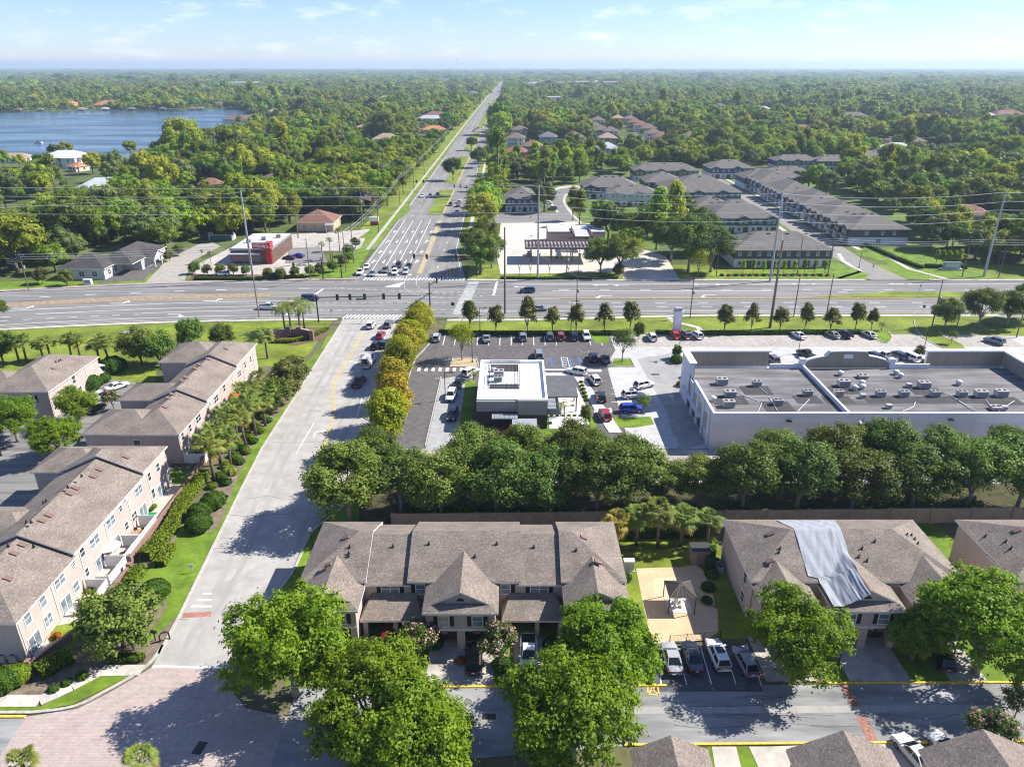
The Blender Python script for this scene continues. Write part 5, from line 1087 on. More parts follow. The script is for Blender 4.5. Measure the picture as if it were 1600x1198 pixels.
house('orange roofed mansion on the far lake shore', 168, 167.5, 46, 26, 1, 'terra', 'orange', 0); house('orange walled house beside the mansion on the far shore', 193, 166.5, 26, 18, 2, 'terra', 'orange', 0); house('small yellow house on the far lake shore', 110, 168, 14, 12, 2, 'terra', 'orange', 0); house('pale pink house on the far shore woods', 242, 157, 26, 16, 1, 'tan', 'pink', 0)
rh = random.Random(9)
for k in range(70):
    px, py = rh.uniform(-20, 1620), rh.uniform(118, 185) if k > 14 else rh.uniform(185, 240)
    X, Y = G(px, py)
    if -80 < X < 10 or inpoly(np.array([[X, Y]]), LAKE)[0] or (k < 15 and 20 < X < 215 and Y < 760) or any(abs(X - h[0]) < 45 and abs(Y - h[1]) < 40 for h in HOUSE_XY): continue
    far_ = Y > 900; house(('pale' if k % 3 else 'reddish') + ' roofed house peeking from the far woods ' + ('left' if X < -30 else 'right') + ' of the avenue', px, py, rh.uniform(16, 30) * (1.5 if far_ else 1), rh.uniform(12, 18), 1, rh.choice(('white', 'tan', 'silver', 'grey', 'brown')) if k % 3 else rh.choice(('terra', 'redbrown')), rh.choice(('white', 'cream', 'tan')), 0, True, ('pale' if k % 3 else 'reddish') + ' roofed houses in the far woods ' + ('left' if X < -30 else 'right'))
# far flat roofed warehouses: too far for more than walls and roofs
for k, (px, py, w, d) in enumerate(((380, 134, 160, 60), (408, 134.5, 60, 40), (322, 124, 90, 50), (290, 122, 60, 40), (925, 132.5, 190, 50), (855, 134, 120, 50), (835, 135.5, 70, 40), (1535, 118, 300, 80), (700, 128, 70, 30), (805, 146, 30, 20), (120, 141, 40, 20), (320, 141, 30, 20), (865, 161, 25, 16))):
    x, y = G(px, py); t = thing('warehouse', ('long pale flat roofed warehouse', 'small pale flat roofed warehouse', 'flat roofed store')[k % 3] + ' far off in the woods ' + ('left' if px < 700 else 'right') + ' of the avenue', 'warehouse', (x, y, 0), 0, 'far warehouses'); b = MB(); b.box(-w / 2, 0, 0, w / 2, d, 9); b.build('wall', HW[('white', 'pink')[k in (4, 5)]], t); b = MB(); b.box(-w / 2, 0, 9, w / 2, d, 10.5); b.build('roof', FW, t); HOUSE_XY.append((x, y, w * .5))
# ============================================================ TREES AND PLANTS
BARK = mat('bark', (.16, .125, .095), 1, .3, 3, detail=6); BARK_P = mat('pale_bark', (.27, .235, .19), 1, .25, 3)
LF = {
    'maple': leafmat('maple_leaves', (.086, .172, .007), (.32, .435, .02), .44, .12, .45),
    'oak': leafmat('oak_leaves', (.062, .116, .013), (.235, .30, .05), .34, .28, .35),
    'cypress': leafmat('cypress_leaves', (.20, .26, .008), (.46, .42, .02), .4, .15, .4),
    'cypress_gold': leafmat('gold_cypress_leaves', (.29, .235, .014), (.48, .40, .03), .4, .12, .4),
    'magnolia': leafmat('magnolia_leaves', (.06, .095, .013), (.25, .23, .045), .18, .15, .8),
    'myrtle': leafmat('myrtle_leaves', (.045, .115, .012), (.13, .22, .022), .38, .1, .8),
    'flower': leafmat('pink_blossom', (.55, .22, .3), (.75, .42, .5), .3, .1, 1),
    'bush': leafmat('bush_leaves', (.035, .095, .006), (.09, .18, .010), .28, .1, 1.2),
    'hedge': leafmat('hedge_leaves', (.12, .20, .008), (.26, .33, .016), .32, .12, 1.0),
    'dark': leafmat('dark_tree_leaves', (.10, .175, .012), (.30, .38, .034), .44, .34, .16),
    'mid': leafmat('mid_tree_leaves', (.155, .23, .013), (.44, .48, .04), .44, .34, .16),
    'grey': leafmat('grey_oak_leaves', (.115, .155, .038), (.24, .29, .075), .38, .25, .16),
    'lime': leafmat('lime_tree_leaves', (.20, .27, .006), (.46, .46, .008), .36, .15, .16),
    'pine': leafmat('pine_needles', (.09, .16, .016), (.26, .33, .045), .28, .25, .3),
    'palm': leafmat('palm_fronds', (.09, .15, .016), (.30, .33, .06), .25, .2, .9),
    'palm_y': leafmat('yellowing_fronds', (.22, .17, .025), (.40, .28, .05), .25, .15, .9),
    'red': leafmat('red_leaves', (.34, .075, .012), (.52, .15, .02), .25, .1, 1),
}
def unit(a): return a / np.maximum(np.linalg.norm(a, axis=1), 1e-9)[:, None]
def leaf_mesh(name, sets):
    """sets: (centres, normals, half length, half width, material)"""
    me = bpy.data.meshes.new(name); V = []; MI = []; r = np.random.default_rng(len(name) + 5)
    for k, (c, n, a, b, m) in enumerate(sets):
        n = unit(n); t = unit(np.cross(n, r.normal(size=n.shape))); u = np.cross(n, t); s = r.uniform(.7, 1.25, len(c))[:, None]
        cur = n * (a * .35)
        q = np.stack([c - t * a * s - cur * s, c - u * b * s, c + t * a * s - cur * s, c + u * b * s], 1)
        V.append(q.reshape(-1, 3)); MI += [k] * len(c); me.materials.append(m)
    V = np.concatenate(V); nq = len(V) // 4
    me.vertices.add(nq * 4); me.vertices.foreach_set('co', V.ravel()); me.loops.add(nq * 4); me.loops.foreach_set('vertex_index', np.arange(nq * 4))
    me.polygons.add(nq); me.polygons.foreach_set('loop_start', np.arange(nq) * 4); me.polygons.foreach_set('loop_total', np.full(nq, 4)); me.polygons.foreach_set('material_index', MI)
    me.update(); me.validate()
    return me
def crown(seed, RX, RZ, zc, nl, nc, nf, lobe=.42, clump=.13, rough=.55, low=-.55, cone=0.):
    """leaf centres and normals: lobes on an ellipsoid, clumps on the lobes, leaves in the clumps; also the lobe centres for the limbs"""
    r = np.random.default_rng(seed); d = unit(r.normal(size=(nl * 4, 3))); d = d[d[:, 2] > low][:nl]; n = len(d)
    rad = r.uniform(.45, .78, n)[:, None]; lc = d * rad * np.array([RX, RX, RZ]); lr = RX * lobe * r.uniform(.75, 1.25, n)
    if cone: sc = 1 - cone * (lc[:, 2] / RZ * .5 + .5); lc[:, :2] *= sc[:, None]; lr = lr * (1 - .45 * cone * (lc[:, 2] / RZ * .5 + .5))
    cd = unit(r.normal(size=(n * nc, 3))); cd[:, 2] += .25; cd = unit(cd); li = np.repeat(np.arange(n), nc)
    rr = lr[li] * r.uniform(.55, 1.08, n * nc); cc = lc[li] + cd * rr[:, None] * np.array([1, 1, min(1.0, RZ / RX * 1.05)])
    li2 = np.repeat(np.arange(n * nc), nf); k = len(li2); off = r.normal(size=(k, 3)) * (RX * clump) * np.array([1, 1, .7])
    P = cc[li2] + off; N = unit(unit(cd)[li2] * .9 + unit(off) * .55 + r.normal(size=(k, 3)) * rough + np.array([0, 0, .55])); P[:, 2] += zc
    lc = lc.copy(); lc[:, 2] += zc
    return P, N, lc
def limbs(lc, h0, rt, lean=.0, n=7, seed=0, many=10, top=None):
    r = random.Random(seed); b = MB(); top = top or h0 * 1.3; base = [(0, 0, -.1), (.03 * lean, 0, h0 * .5), (lean * .1, .02, h0)]
    b.tube(base, [rt * 1.35, rt, rt * .85], n, 0)
    for c in list(lc)[:many]:
        m = (c[0] * .4 + r.uniform(-.3, .3), c[1] * .4 + r.uniform(-.3, .3), h0 + (c[2] - h0) * .55); s = (r.uniform(-.06, .06), r.uniform(-.06, .06), h0 * r.uniform(.8, 1.0) - .02)
        b.tube([s, m, tuple(c)], [rt * .6, rt * .34, rt * .1], 5, 0, False)
    return b
TREES = {}
def tree_kind(key, variants):
    TREES[key] = variants
def make_variant(key, seed, RX, RZ, zc, nl, nc, nf, a, b, lm, lobe=.42, clump=.13, h0=2.5, rt=.25, bark=None, cone=0., low=-.55, extra=None, many=10, rough=.55):
    P, N, lc = crown(seed, RX, RZ, zc, nl, nc, nf, lobe, clump, rough, low, cone)
    sets = [(P, N, a, b, LF[lm])]
    if extra: k = np.random.default_rng(seed).random(len(P)) < extra[1]; k &= (P[:, 2] > zc - RZ * .2); sets = [(P[~k], N[~k], a, b, LF[lm]), (P[k] + N[k] * .12, N[k], a * 1.1, b * 1.3, LF[extra[0]])]
    cm = leaf_mesh('crown', sets)
    if key[:4] == 'wood' or key == 'lime':  # an inner leaf mass closes the gaps of the small woodland crowns
        bm = bmesh.new(); bm.from_mesh(cm)
        for c in lc: bmesh.ops.create_icosphere(bm, subdivisions=2, radius=RX * lobe * .78, matrix=Matrix.Translation(tuple(c)) @ Matrix.Diagonal((1, 1, min(1, RZ / RX * 1.05), 1)))
        for f in bm.faces: f.smooth = len(f.verts) == 3
        bm.to_mesh(cm); bm.free()
    tm = limbs(lc, h0, rt, seed=seed, many=many).mesh('trunk', bark or BARK, True, False)
    TREES.setdefault(key, []).append((cm, tm))
for s in range(3): make_variant('maple', 11 + s, 6.6, 5.0, 6.3, 38, 25, 33, .165, .11, 'maple', .26, .044, 2.6, .3, BARK_P)
for s in range(3): make_variant('oak', 21 + s, 5.8, 4.9, 7.2, 34, 24, 24, .19, .11, 'oak', .27, .065, 3.0, .27, BARK_P)
for s in range(2): make_variant('cypress', 31 + s, 3.4, 4.4, 5.4, 26, 22, 16, .2, .11, 'cypress', .40, .10, 2, .18, cone=.45)
for s in range(1): make_variant('gold_cypress', 36 + s, 3.3, 4.2, 5.2, 26, 22, 16, .2, .11, 'cypress_gold', .40, .10, 2, .18, cone=.45)
for s in range(3): make_variant('magnolia', 41 + s, 2.9, 3.3, 4.3, 28, 12, 10, .2, .12, 'magnolia', .25, .08, 1.2, .1, cone=.88)
for s in range(2): make_variant('myrtle', 51 + s, 2.5, 2.0, 3.3, 18, 20, 12, .15, .08, 'myrtle', .34, .10, 1.2, .09, BARK_P, extra=('flower', .13), low=-.3)
for s in range(2): make_variant('airy', 56 + s, 3.4, 3.0, 5.6, 22, 14, 9, .17, .09, 'oak' if s else 'cypress', .34, .11, 2.4, .14, BARK_P)
for s in range(2): make_variant('holly', 61 + s, 3.5, 3.4, 4.0, 26, 22, 20, .17, .11, 'magnolia' if s else 'oak', .34, .075, 1.2, .2)
for i, lm in enumerate(('dark', 'dark', 'mid', 'grey')):
    make_variant('wood', 70 + i, 5.6, 4.3 + .4 * (i % 2), 6.4, 22, 18, 11, .36, .25, lm, .32, .075, 2.4, .3, many=5, rough=.3)
for i, lm in enumerate(('dark', 'mid', 'mid', 'grey')):
    make_variant('wood_far', 80 + i, 6.2, 4.4, 5.6, 15, 12, 5, .85, .62, lm, .34, .08, 2.0, .3, many=0, rough=.18)
make_variant('lime', 90, 4.8, 4.2, 6.6, 18, 13, 7, .46, .32, 'lime', .34, .09, 2.4, .25, many=4)
make_variant('pine', 95, 2.6, 3.2, 12.2, 15, 9, 6, .5, .22, 'pine', .40, .16, 9.5, .2, cone=.3, many=6); make_variant('pine', 96, 3.0, 5.0, 9.6, 18, 10, 6, .5, .24, 'mid', .38, .14, 6, .2, cone=.6, many=6)
make_variant('slim', 98, 2.6, 5.2, 6.6, 22, 12, 7, .3, .2, 'mid', .40, .12, 1.8, .16, cone=.75, many=5)
P_, N_, _l = crown(1000, 6, 3.0, 2.4, 20, 6, 3, .4, .12); 
def bush_variant(seed, RX, RZ, lm, n=1500, a=.1, b=.07, jit=.05):
    r = np.random.default_rng(seed); d = unit(r.normal(size=(n, 3))); d[:, 2] = np.abs(d[:, 2]) * 1.15 - .2; d = unit(d)
    P = d * (r.uniform(.9, 1.04, n)[:, None] + .05 * np.sin(d[:, :1] * 9 + d[:, 1:2] * 7)) * np.array([RX, RX, RZ]); P[:, 2] += RZ * .55; P = P[P[:, 2] > .05]; d2 = d[:len(P)]
    N = unit((P - np.array([0, 0, RZ * .55])) / np.array([RX, RX, RZ]) + r.normal(size=P.shape) * .4)
    me = leaf_mesh('crown', [(P, N, a, b, LF[lm])]); m = MB(); m.lathe([(RX * .5, 0), (RX * .88, RZ * .35), (RX * .9, RZ * .7), (RX * .7, RZ * 1.15), (RX * .3, RZ * 1.42)], 14); core = m.mesh('core', mat('shrub_shade', (.02, .035, .006), 1, .3, 3), True, False)  # solid dark core: the shade between the leaves is put into its colour
    return me, core
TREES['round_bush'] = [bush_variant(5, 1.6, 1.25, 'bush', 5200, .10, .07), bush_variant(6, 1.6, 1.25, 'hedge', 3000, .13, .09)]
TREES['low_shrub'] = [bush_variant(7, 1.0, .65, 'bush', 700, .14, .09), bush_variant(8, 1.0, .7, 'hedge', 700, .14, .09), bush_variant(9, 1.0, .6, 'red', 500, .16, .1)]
# palms
def fan_palm(seed, h, lm='palm', nf=46, lean=0.):
    r = random.Random(seed); b = MB(); mats_ = [LF[lm], LF['palm_y']]
    for k in range(nf):
        az = r.uniform(0, 6.283); el = r.uniform(-.75, 1.15); L0 = r.uniform(.8, 1.3); d = Vector((math.cos(az) * math.cos(el), math.sin(az) * math.cos(el), math.sin(el)))
        o = Vector((lean, 0, h)); c = o + d * L0; side = d.cross(Vector((0, 0, 1))).normalized(); m_ = 1 if el < -.35 and r.random() < .75 else 0
        b.face([tuple(o - side * .03), tuple(o + side * .03), tuple(c + side * .03), tuple(c - side * .03)], m_)
        for j in range(11):
            w = (j - 5) / 5 * 1.45; v = (d * math.cos(w) + side * math.sin(w)); ln = r.uniform(.75, 1.0) * (1 - .25 * abs(w) / 1.45); e = c + v * ln + Vector((0, 0, -.32 * ln)); mid = c + v * ln * .5 + Vector((0, 0, .02)); p = v.cross(d).normalized() if abs(w) > .05 else side.cross(d); sd_ = v.cross(Vector((0, 0, 1))).normalized() * .06
            b.face([tuple(c), tuple(mid - sd_), tuple(e), tuple(mid + sd_)], m_)
    t_ = MB(); pts = [(0, 0, -.1), (lean * .35, 0, h * .5), (lean, 0, h)]; t_.tube(pts, [.2, .16, .2], 8); 
    return b.mesh('crown', mats_, False, False), t_.mesh('trunk', BARK, True, False)
def feather_palm(seed, h, nf=18, length=2.4):
    r = random.Random(seed); b = MB()
    for k in range(nf):
        az = 6.283 * k / nf + r.uniform(-.2, .2); up = r.uniform(.25, 1.2); prev = Vector((0, 0, h)); dirv = Vector((math.cos(az), math.sin(az), 0)); side = Vector((-math.sin(az), math.cos(az), 0)); n = 9; el = up
        for j in range(n):
            el -= .26; nxt = prev + (dirv * math.cos(el) + Vector((0, 0, math.sin(el)))) * length / n; w = .42 * math.sin(math.pi * (j + 1.2) / (n + 1.6))
            for s in (-1, 1):
                for q in (0, .5):
                    p = prev.lerp(nxt, q); e = p + side * s * w + (nxt - prev) * .9 - Vector((0, 0, .12 * w)); b.face([tuple(p), tuple(p + (nxt - prev) * .35), tuple(e)])
            prev = nxt
    t_ = MB(); t_.tube([(0, 0, -.1), (.05, .02, h * .5), (0, 0, h)], [.17, .12, .12], 7)
    return b.mesh('crown', [LF['palm']], False, False), t_.mesh('trunk', BARK_P, True, False)
TREES['sabal'] = [fan_palm(1, 4.6), fan_palm(2, 5.0, lean=.3), fan_palm(3, 4.2, nf=62)]
TREES['sabal_y'] = [fan_palm(4, 4.2, 'palm_y', 60)]
TREES['tall_palm'] = [fan_palm(5, 9.5, nf=50), fan_palm(6, 8.5, nf=50)]
TREES['feather'] = [feather_palm(1, 3.2), feather_palm(2, 2.2, 16, 1.9), feather_palm(3, 6.0, 20, 3.0)]
def plant(key, x, y, label, s=1.0, v=None, cat='tree', name=None, group=None, sz=None, z=0, rz=None):
    V = TREES[key]; cm, tm = V[(v if v is not None else random.randrange(len(V))) % len(V)]
    nm = name or {'maple': 'leafy_tree', 'oak': 'oak_tree', 'cypress': 'cypress_tree', 'gold_cypress': 'cypress_tree', 'magnolia': 'magnolia_tree', 'myrtle': 'flowering_tree', 'airy': 'young_tree', 'holly': 'evergreen_tree', 'wood': 'woodland_tree', 'wood_far': 'woodland_tree', 'lime': 'lime_green_tree', 'pine': 'pine_tree', 'slim': 'slender_tree', 'round_bush': 'round_shrub', 'low_shrub': 'shrub', 'sabal': 'palm_tree', 'sabal_y': 'palm_tree', 'tall_palm': 'palm_tree', 'feather': 'palm_tree'}[key]
    t = thing(nm, label, cat, (x, y, z), rz if rz is not None else random.uniform(0, 6.283), group); t.scale = (s, s, (sz or s) * random.uniform(.96, 1.04))
    ob('crown', cm, t); ob('branches' if cat in ('shrub',) else 'trunk', tm, t)  # for bushes the second mesh is the shade-coloured core, not wood
    return t
pl = lambda key, px, py, label, s=1.0, **k: plant(key, *G(px, py), label, s, **k)
# --- the big leafy trees at the front
pl('maple', 462, 1085, 'big leafy green tree at left whose shadow falls on the paved drive', 1.12, v=0, rz=.3)
pl('maple', 585, 1160, 'big leafy tree at bottom centre in front of the dark red car', 1.02, v=1, rz=1.2)
pl('maple', 655, 1232, 'big leafy tree at the bottom edge left of the drain grate', 1.05, v=2, rz=2.2)
pl('maple', 895, 1190, 'big leafy tree at the bottom edge covering the pickup', 1.10, v=1, rz=4.0)
pl('maple', 944, 1076, 'big leafy tree beside the playground yard and the silver sedan', .98, v=2, rz=.9)
pl('maple', 1232, 1056, 'leafy tree between the grey hatchback and the lamp post', .93, v=0, rz=5.2)
pl('maple', 1524, 1052, 'big leafy tree at right over the dark parked car', 1.12, v=1, rz=2.7)
pl('maple', 1425, 1030, 'smaller leafy tree right of the double garage with the tarp', .55, v=2)
pl('myrtle', 655, 1024, 'pink flowering crape myrtle left of the double driveway', .95, v=0); pl('myrtle', 778, 1034, 'pink flowering crape myrtle between the driveway car and the pickup', .95, v=1)
pl('myrtle', 1540, 1180, 'pink flowering crape myrtle at the bottom right corner', 1.0, v=0); pl('myrtle', 1585, 1120, 'pink flowering shrub tree at the right edge of the lower drive', .7, v=1)
pl('holly', 194, 1010, 'broad evergreen tree at lower left beside the brick wall', 1.25, v=0, sz=1.0)
# --- oak row behind the wall
OAKS = [(548, 812, 1.14, 'first oak of the row behind the wall, leaning over the entrance road'), (628, 800, .92, 'second oak from the entrance road behind the wall'), (690, 806, .98, 'third oak from the entrance road behind the wall'), (776, 806, 1.08, 'fourth oak from the entrance road behind the wall'), (852, 804, 1.0, 'fifth oak of the row behind the wall, behind the townhouse roof'), (932, 804, 1.08, 'sixth oak of the row, left of the sabal palms'), (978, 792, 1.02, 'seventh oak of the row, behind the sabal palms'), (1034, 792, .72, 'slight oak between the sabal palms and the retail driveway'), (1085, 790, .78, 'smaller oak near the end of the retail driveway'), (1158, 800, 1.0, 'oak behind the left end of the tarp townhouse'), (1243, 802, 1.04, 'oak behind the wall above the roof tarp'), (1330, 800, 1.0, 'oak behind the wall right of the roof tarp'), (1422, 798, 1.02, 'oak behind the wall over the bright back lawn'), (1510, 796, .98, 'oak second from the right edge behind the wall'), (1588, 796, 1.05, 'oak at the right edge behind the wall')]
for k, (px, py, s, lab) in enumerate(OAKS): pl('oak', px, py, lab, s * 1.07, v=k, rz=k * 1.7, sz=s * (.92, 1.0, .96, .9)[k % 4])
pl('oak', 1560, 735, 'oak against the right end of the retail back wall', .7, v=1)
for k, (px, py, s) in enumerate(((590, 770, .8), (740, 770, .85), (815, 765, .8), (895, 765, .85), (1205, 765, .8), (1290, 765, .85), (1375, 762, .85), (1460, 765, .8))):
    pl('oak', px, py, 'oak in the second rank behind the wall, ' + ('between the first and second front oaks', 'in front of the restaurant lane', 'below the dark restaurant corner', 'below the restaurant lawn', 'left of the roof tarp line', 'below the divider wall of the retail roof', 'right of the tarp line', 'toward the right end of the retail wall')[k], s * 1.15, v=k + 1)
# --- cypress row beside the queue of cars
for k, (px, py, kind, s, lab) in enumerate(((657, 530, 'cypress', .72, 'yellow green tree at the head of the roadside row'), (644, 552, 'cypress', .8, 'second yellow green tree of the roadside row'), (632, 576, 'gold_cypress', .76, 'golden brown tree of the roadside row by the black car'), (624, 604, 'cypress', .8, 'yellow green tree of the row beside the white van'), (615, 635, 'gold_cypress', .78, 'golden tree of the row beside the black and white pickup'), (610, 668, 'gold_cypress', .82, 'lower golden tree of the roadside row'), (606, 706, 'cypress', .86, 'nearest yellow green tree of the roadside row'), (640, 560, 'cypress', .7, 'low yellow green tree tucked between the roadside row'), (622, 590, 'cypress', .72, 'small yellow green tree in the middle of the roadside row'))):
    pl(kind, px + 5, py, lab, s * 1.5, v=k)
pl('holly', 654, 500, 'dark round tree at the highway corner above the golden row', .62, v=0, sz=.7)
# --- magnolias in the highway verge
for k, (px, py, s, lab) in enumerate(((734, 517, 1.0, 'first magnolia of the verge row, beside the corner crossing'), (775, 519, .95, 'second magnolia of the verge row from the corner'), (824, 519, 1.05, 'third magnolia, in front of the pale blue car'), (863, 520, .95, 'fourth magnolia of the verge row'), (900, 520, .95, 'fifth magnolia of the verge row'), (944, 517, .98, 'sixth magnolia, behind the white parked car'), (984, 517, .92, 'seventh magnolia of the verge row'), (1131, 519, 1.0, 'magnolia just right of the white sign tower'), (1173, 518, .9, 'second magnolia right of the white sign tower'), (1218, 517, .85, 'magnolia in front of the tall brown pole'), (1257, 517, .85, 'magnolia right of the tall brown pole'), (1297, 517, .85, 'magnolia between two dark poles in the verge'), (1336, 515, .85, 'magnolia before the small leaning palm'), (1361, 515, .75, 'last magnolia of the row, beside the small palm'))):
    pl('magnolia', px, py, lab, s * (1.15, 1.35, 1.25, 1.08, 1.3)[k % 5], v=k, sz=s * (1.22, 1.1, 1.28, 1.05)[k % 4])
pl('airy', 722, 562, 'light green young tree on the lot island with straw mulch', 1.0, v=0); pl('airy', 972, 565, 'young tree on the island between the two car parks', .95, v=1); pl('airy', 1005, 648, 'small grey green tree by the blue car', .5, v=1)
pl('holly', 998, 530, 'dark columnar shrub at the end of the restaurant car park', .42, v=0, sz=.6)
pl('round_bush', 1057, 566, 'dark clipped shrub on the drive island left of the retail tower', .9, v=0, cat='shrub'); pl('holly', 1057, 560, 'mushroom shaped clipped tree on the drive island', .34, v=0, sz=.45)
pl('round_bush', 1076, 590, 'round shrub against the retail west wall', .8, v=0, cat='shrub'); pl('low_shrub', 1064, 603, 'golden low shrub on the kerb island by the west wall', 1.0, v=1, cat='shrub')
pl('holly', 1436, 560, 'small clipped tree beside the white van behind the retail strip', .38, v=1, sz=.42); pl('airy', 1486, 537, 'little russet tree on the grass tip', .4, v=1); pl('feather', 1377, 516, 'small leaning palm at the retail car park entrance', .9, v=1)
for k, (px, py, s, lab) in enumerate(((1475, 515, .72, 'narrow oak left in the group at the right verge'), (1528, 512, .92, 'spreading oak in the middle of the right verge group'), (1572, 510, .9, 'oak with forked trunk right in the verge group'), (1600, 500, .9, 'oak at the right edge of the verge'))): pl('oak', px, py, lab, s, v=k, sz=s * .95)
for k, (px, py) in enumerate(((1580, 600), (1598, 610), (1570, 588))): pl('gold_cypress', px, py, 'golden leafed tree behind the right retail tower', .45, group='golden trees by the right tower')
# --- left side: palms, hollies and shrubs
for k, (px, py, s, lab) in enumerate(((30, 565, .95, 'palm at the left end of the palm row'), (42, 566, 1.0, 'second palm of the palm row'), (68, 562, .9, 'third palm of the row'), (80, 563, .95, 'fourth palm of the row'), (112, 560, .92, 'fifth palm of the row'), (126, 560, .98, 'sixth palm of the row'), (157, 570, 1.05, 'seventh palm of the row, leaning a little'), (172, 571, 1.1, 'last palm of the row, right end'))): pl('sabal', px, py, lab, s * 1.35, v=k, sz=s * 1.05)
for k, (px, py, s, lab) in enumerate(((5, 565, .9, 'dark tree at the left edge behind the pink block'), (222, 570, 1.05, 'dark round tree in front of the big lawn'), (252, 572, 1.0, 'brighter round tree beside the stepped townhouse row'), (300, 542, .85, 'dark tree behind the far end of the stepped townhouse row'), (350, 545, .75, 'dark tree at the right behind the stepped townhouse row'))): pl('holly', px, py, lab, s * 1.12, v=0)
pl('oak', 0, 500, 'oak cut by the left edge beside the highway', .5, v=0)
for k, (px, py, s, lab) in enumerate(((28, 690, .85, 'bright leafy tree at the left edge by the court drive'), (95, 715, .8, 'bright leafy tree beside the court drive'), (5, 640, .8, 'leafy tree cut by the left edge'), (125, 660, .7, 'leafy tree between the courtyard cars and the townhouse'))): pl('maple', px, py, lab, s * .88, v=k)
pl('myrtle', 178, 640, 'small flowering tree in the courtyard by the silver van', .8, v=0)
pl('holly', 450, 625, 'large evergreen mass beside the entrance road bend', 1.05, v=1, sz=1.15); pl('holly', 432, 640, 'evergreen tree left in the mass beside the entrance road', .95, v=0); pl('holly', 462, 600, 'evergreen tree at the top of the roadside mass', .9, v=1)
for k, (px, py, s, lab) in enumerate(((455, 522, 1.0, 'tall feathery palm left in the entrance bed'), (470, 520, 1.05, 'tall feathery palm in the middle of the entrance bed'), (446, 518, .9, 'feathery palm at the back of the entrance bed'), (476, 516, .95, 'feathery palm at the right of the entrance bed'))): pl('feather', px, py, lab, s * 1.9, v=2, sz=s * 1.2)
PAL = [(418, 560, .9), (410, 640, .9), (395, 655, 1.0), (385, 668, 1.0), (400, 680, .95), (372, 690, 1.0), (360, 706, 1.0), (385, 700, .9), (345, 725, 1.05), (335, 752, 1.1), (362, 735, .85), (415, 665, .85), (425, 648, .8)]
for k, (px, py, s) in enumerate(PAL): pl('sabal', px, py, 'sabal palm in the dense clump beside the patio walls' if 1 < k < 9 else ('sabal palm at the near end of the roadside clump' if k in (9, 10) else 'sabal palm at the far end of the roadside clump'), s * 1.4, v=k, sz=s * 1.4, group='sabal palms between road and patios')
pl('feather', 362, 752, 'thin multi stemmed palm at the near end of the palm clump', .8, v=0)
for k, (px, py, s, lab) in enumerate(((335, 790, 1.15, 'upper of the three clipped round shrubs on the roadside lawn'), (313, 806, 1.05, 'middle of the three clipped round shrubs'), (312, 826, 1.15, 'nearest of the three clipped round shrubs'), (243, 932, 1.15, 'round clipped shrub near the lower end of the lawn'))): pl('round_bush', px, py, lab, s, v=0, cat='shrub')
for px, py, s, lab in ((8, 1072, 1.1, 'round shrub at the left edge by the pavement'), (143, 607, 1.5, 'round shrub against the pink end wall'), (163, 596, .9, 'smaller round shrub beside the white sedan'), (178, 580, 1.7, 'big round shrub near the white truck')): pl('round_bush', px, py, lab, s, v=0, cat='shrub')
pl('round_bush', 30, 1062, 'yellowish clipped shrub beside the brick wall end', .9, v=1, cat='shrub')
pl('feather', 210, 1015, 'small palm under the broad evergreen tree', .6, v=1)
pl('sabal_y', 962, 858, 'yellowing sabal palm beside the townhouse roof corner', 1.3, sz=1.0); 
for k, (px, py, s, lab) in enumerate(((994, 850, .95, 'sabal palm second from the left behind the playground'), (1028, 855, 1.1, 'tallest sabal palm in the middle behind the playground'), (1063, 853, 1.05, 'sabal palm fourth from the left behind the playground'), (1104, 850, .9, 'sabal palm right behind the shed'))): pl('sabal', px, py, lab, s * 1.3, v=k, sz=s * 1.05)
pl('sabal', 232, 1236, 'palm crown rising at the bottom edge over the paved drive', .9, v=0); pl('sabal', 55, 1240, 'palm crown at the bottom edge near the left corner', .85, v=1)
pl('feather', 876, 650, 'small palm by the restaurant patio', .8, v=0); pl('feather', 740, 592, 'small palm beside the white roofed restaurant', .8, v=1); pl('holly', 915, 665, 'small dark conifer on the restaurant lawn', .3, v=0, sz=.6)
for k in range(9):
    pl('low_shrub', 818 + k * 5.2, 662 + (k % 2), 'low round plant along the restaurant wall bed', .42, v=0, cat='shrub', group='bed plants by the restaurant')
for k in range(7): pl('low_shrub', 862 + k * 9, 650, 'low plant along the patio edge of the restaurant', .35, v=1, cat='shrub', group='patio edge plants')
for k in range(6): pl('low_shrub', 908 + k * 1.8, 598 + k * 5.5, 'low plant in the strip beside the drive through lane', .5, v=1, cat='shrub', group='plants in the drive through strip')
for px, py, s, v, lab in ((680, 1008, .95, 0, 'low dark shrub by the dark red car'), (668, 1010, .7, 1, 'light shrub under the crape myrtle'), (784, 1042, 1.1, 0, 'dark shrub under the right crape myrtle'), (860, 1008, .9, 0, 'dark shrub beside the pickup driveway'), (566, 1016, .9, 1, 'yellowish shrub at the garden corner by the big tree'), (1106, 920, .9, 0, 'round shrub behind the shed'), (1112, 900, .9, 0, 'round shrub between shed and townhouse'), (1104, 940, .7, 0, 'low shrub beside the air conditioners'), (1250, 1052, .8, 1, 'low shrub by the lamp post'), (968, 880, .9, 0, 'dark round shrub beside the utility box'), (976, 905, .9, 0, 'second dark round shrub beside the utility box'), (720, 1008, .4, 1, 'small potted shrub beside the garage column'), (232, 945, .01, 0, ''), (130, 1058, .7, 0, 'low plant in the bed by the pavement'), (105, 1068, .6, 0, 'second low plant in the bed by the pavement'), (85, 1078, .6, 0, 'third low plant in the bed by the pavement'), (1195, 556, .6, 0, 'low shrub by the black pickup'), (1440, 566, .8, 0, 'shrub behind the arched parapet at right')):
    if lab: pl('low_shrub', px, py, lab, s, v=v, cat='shrub')
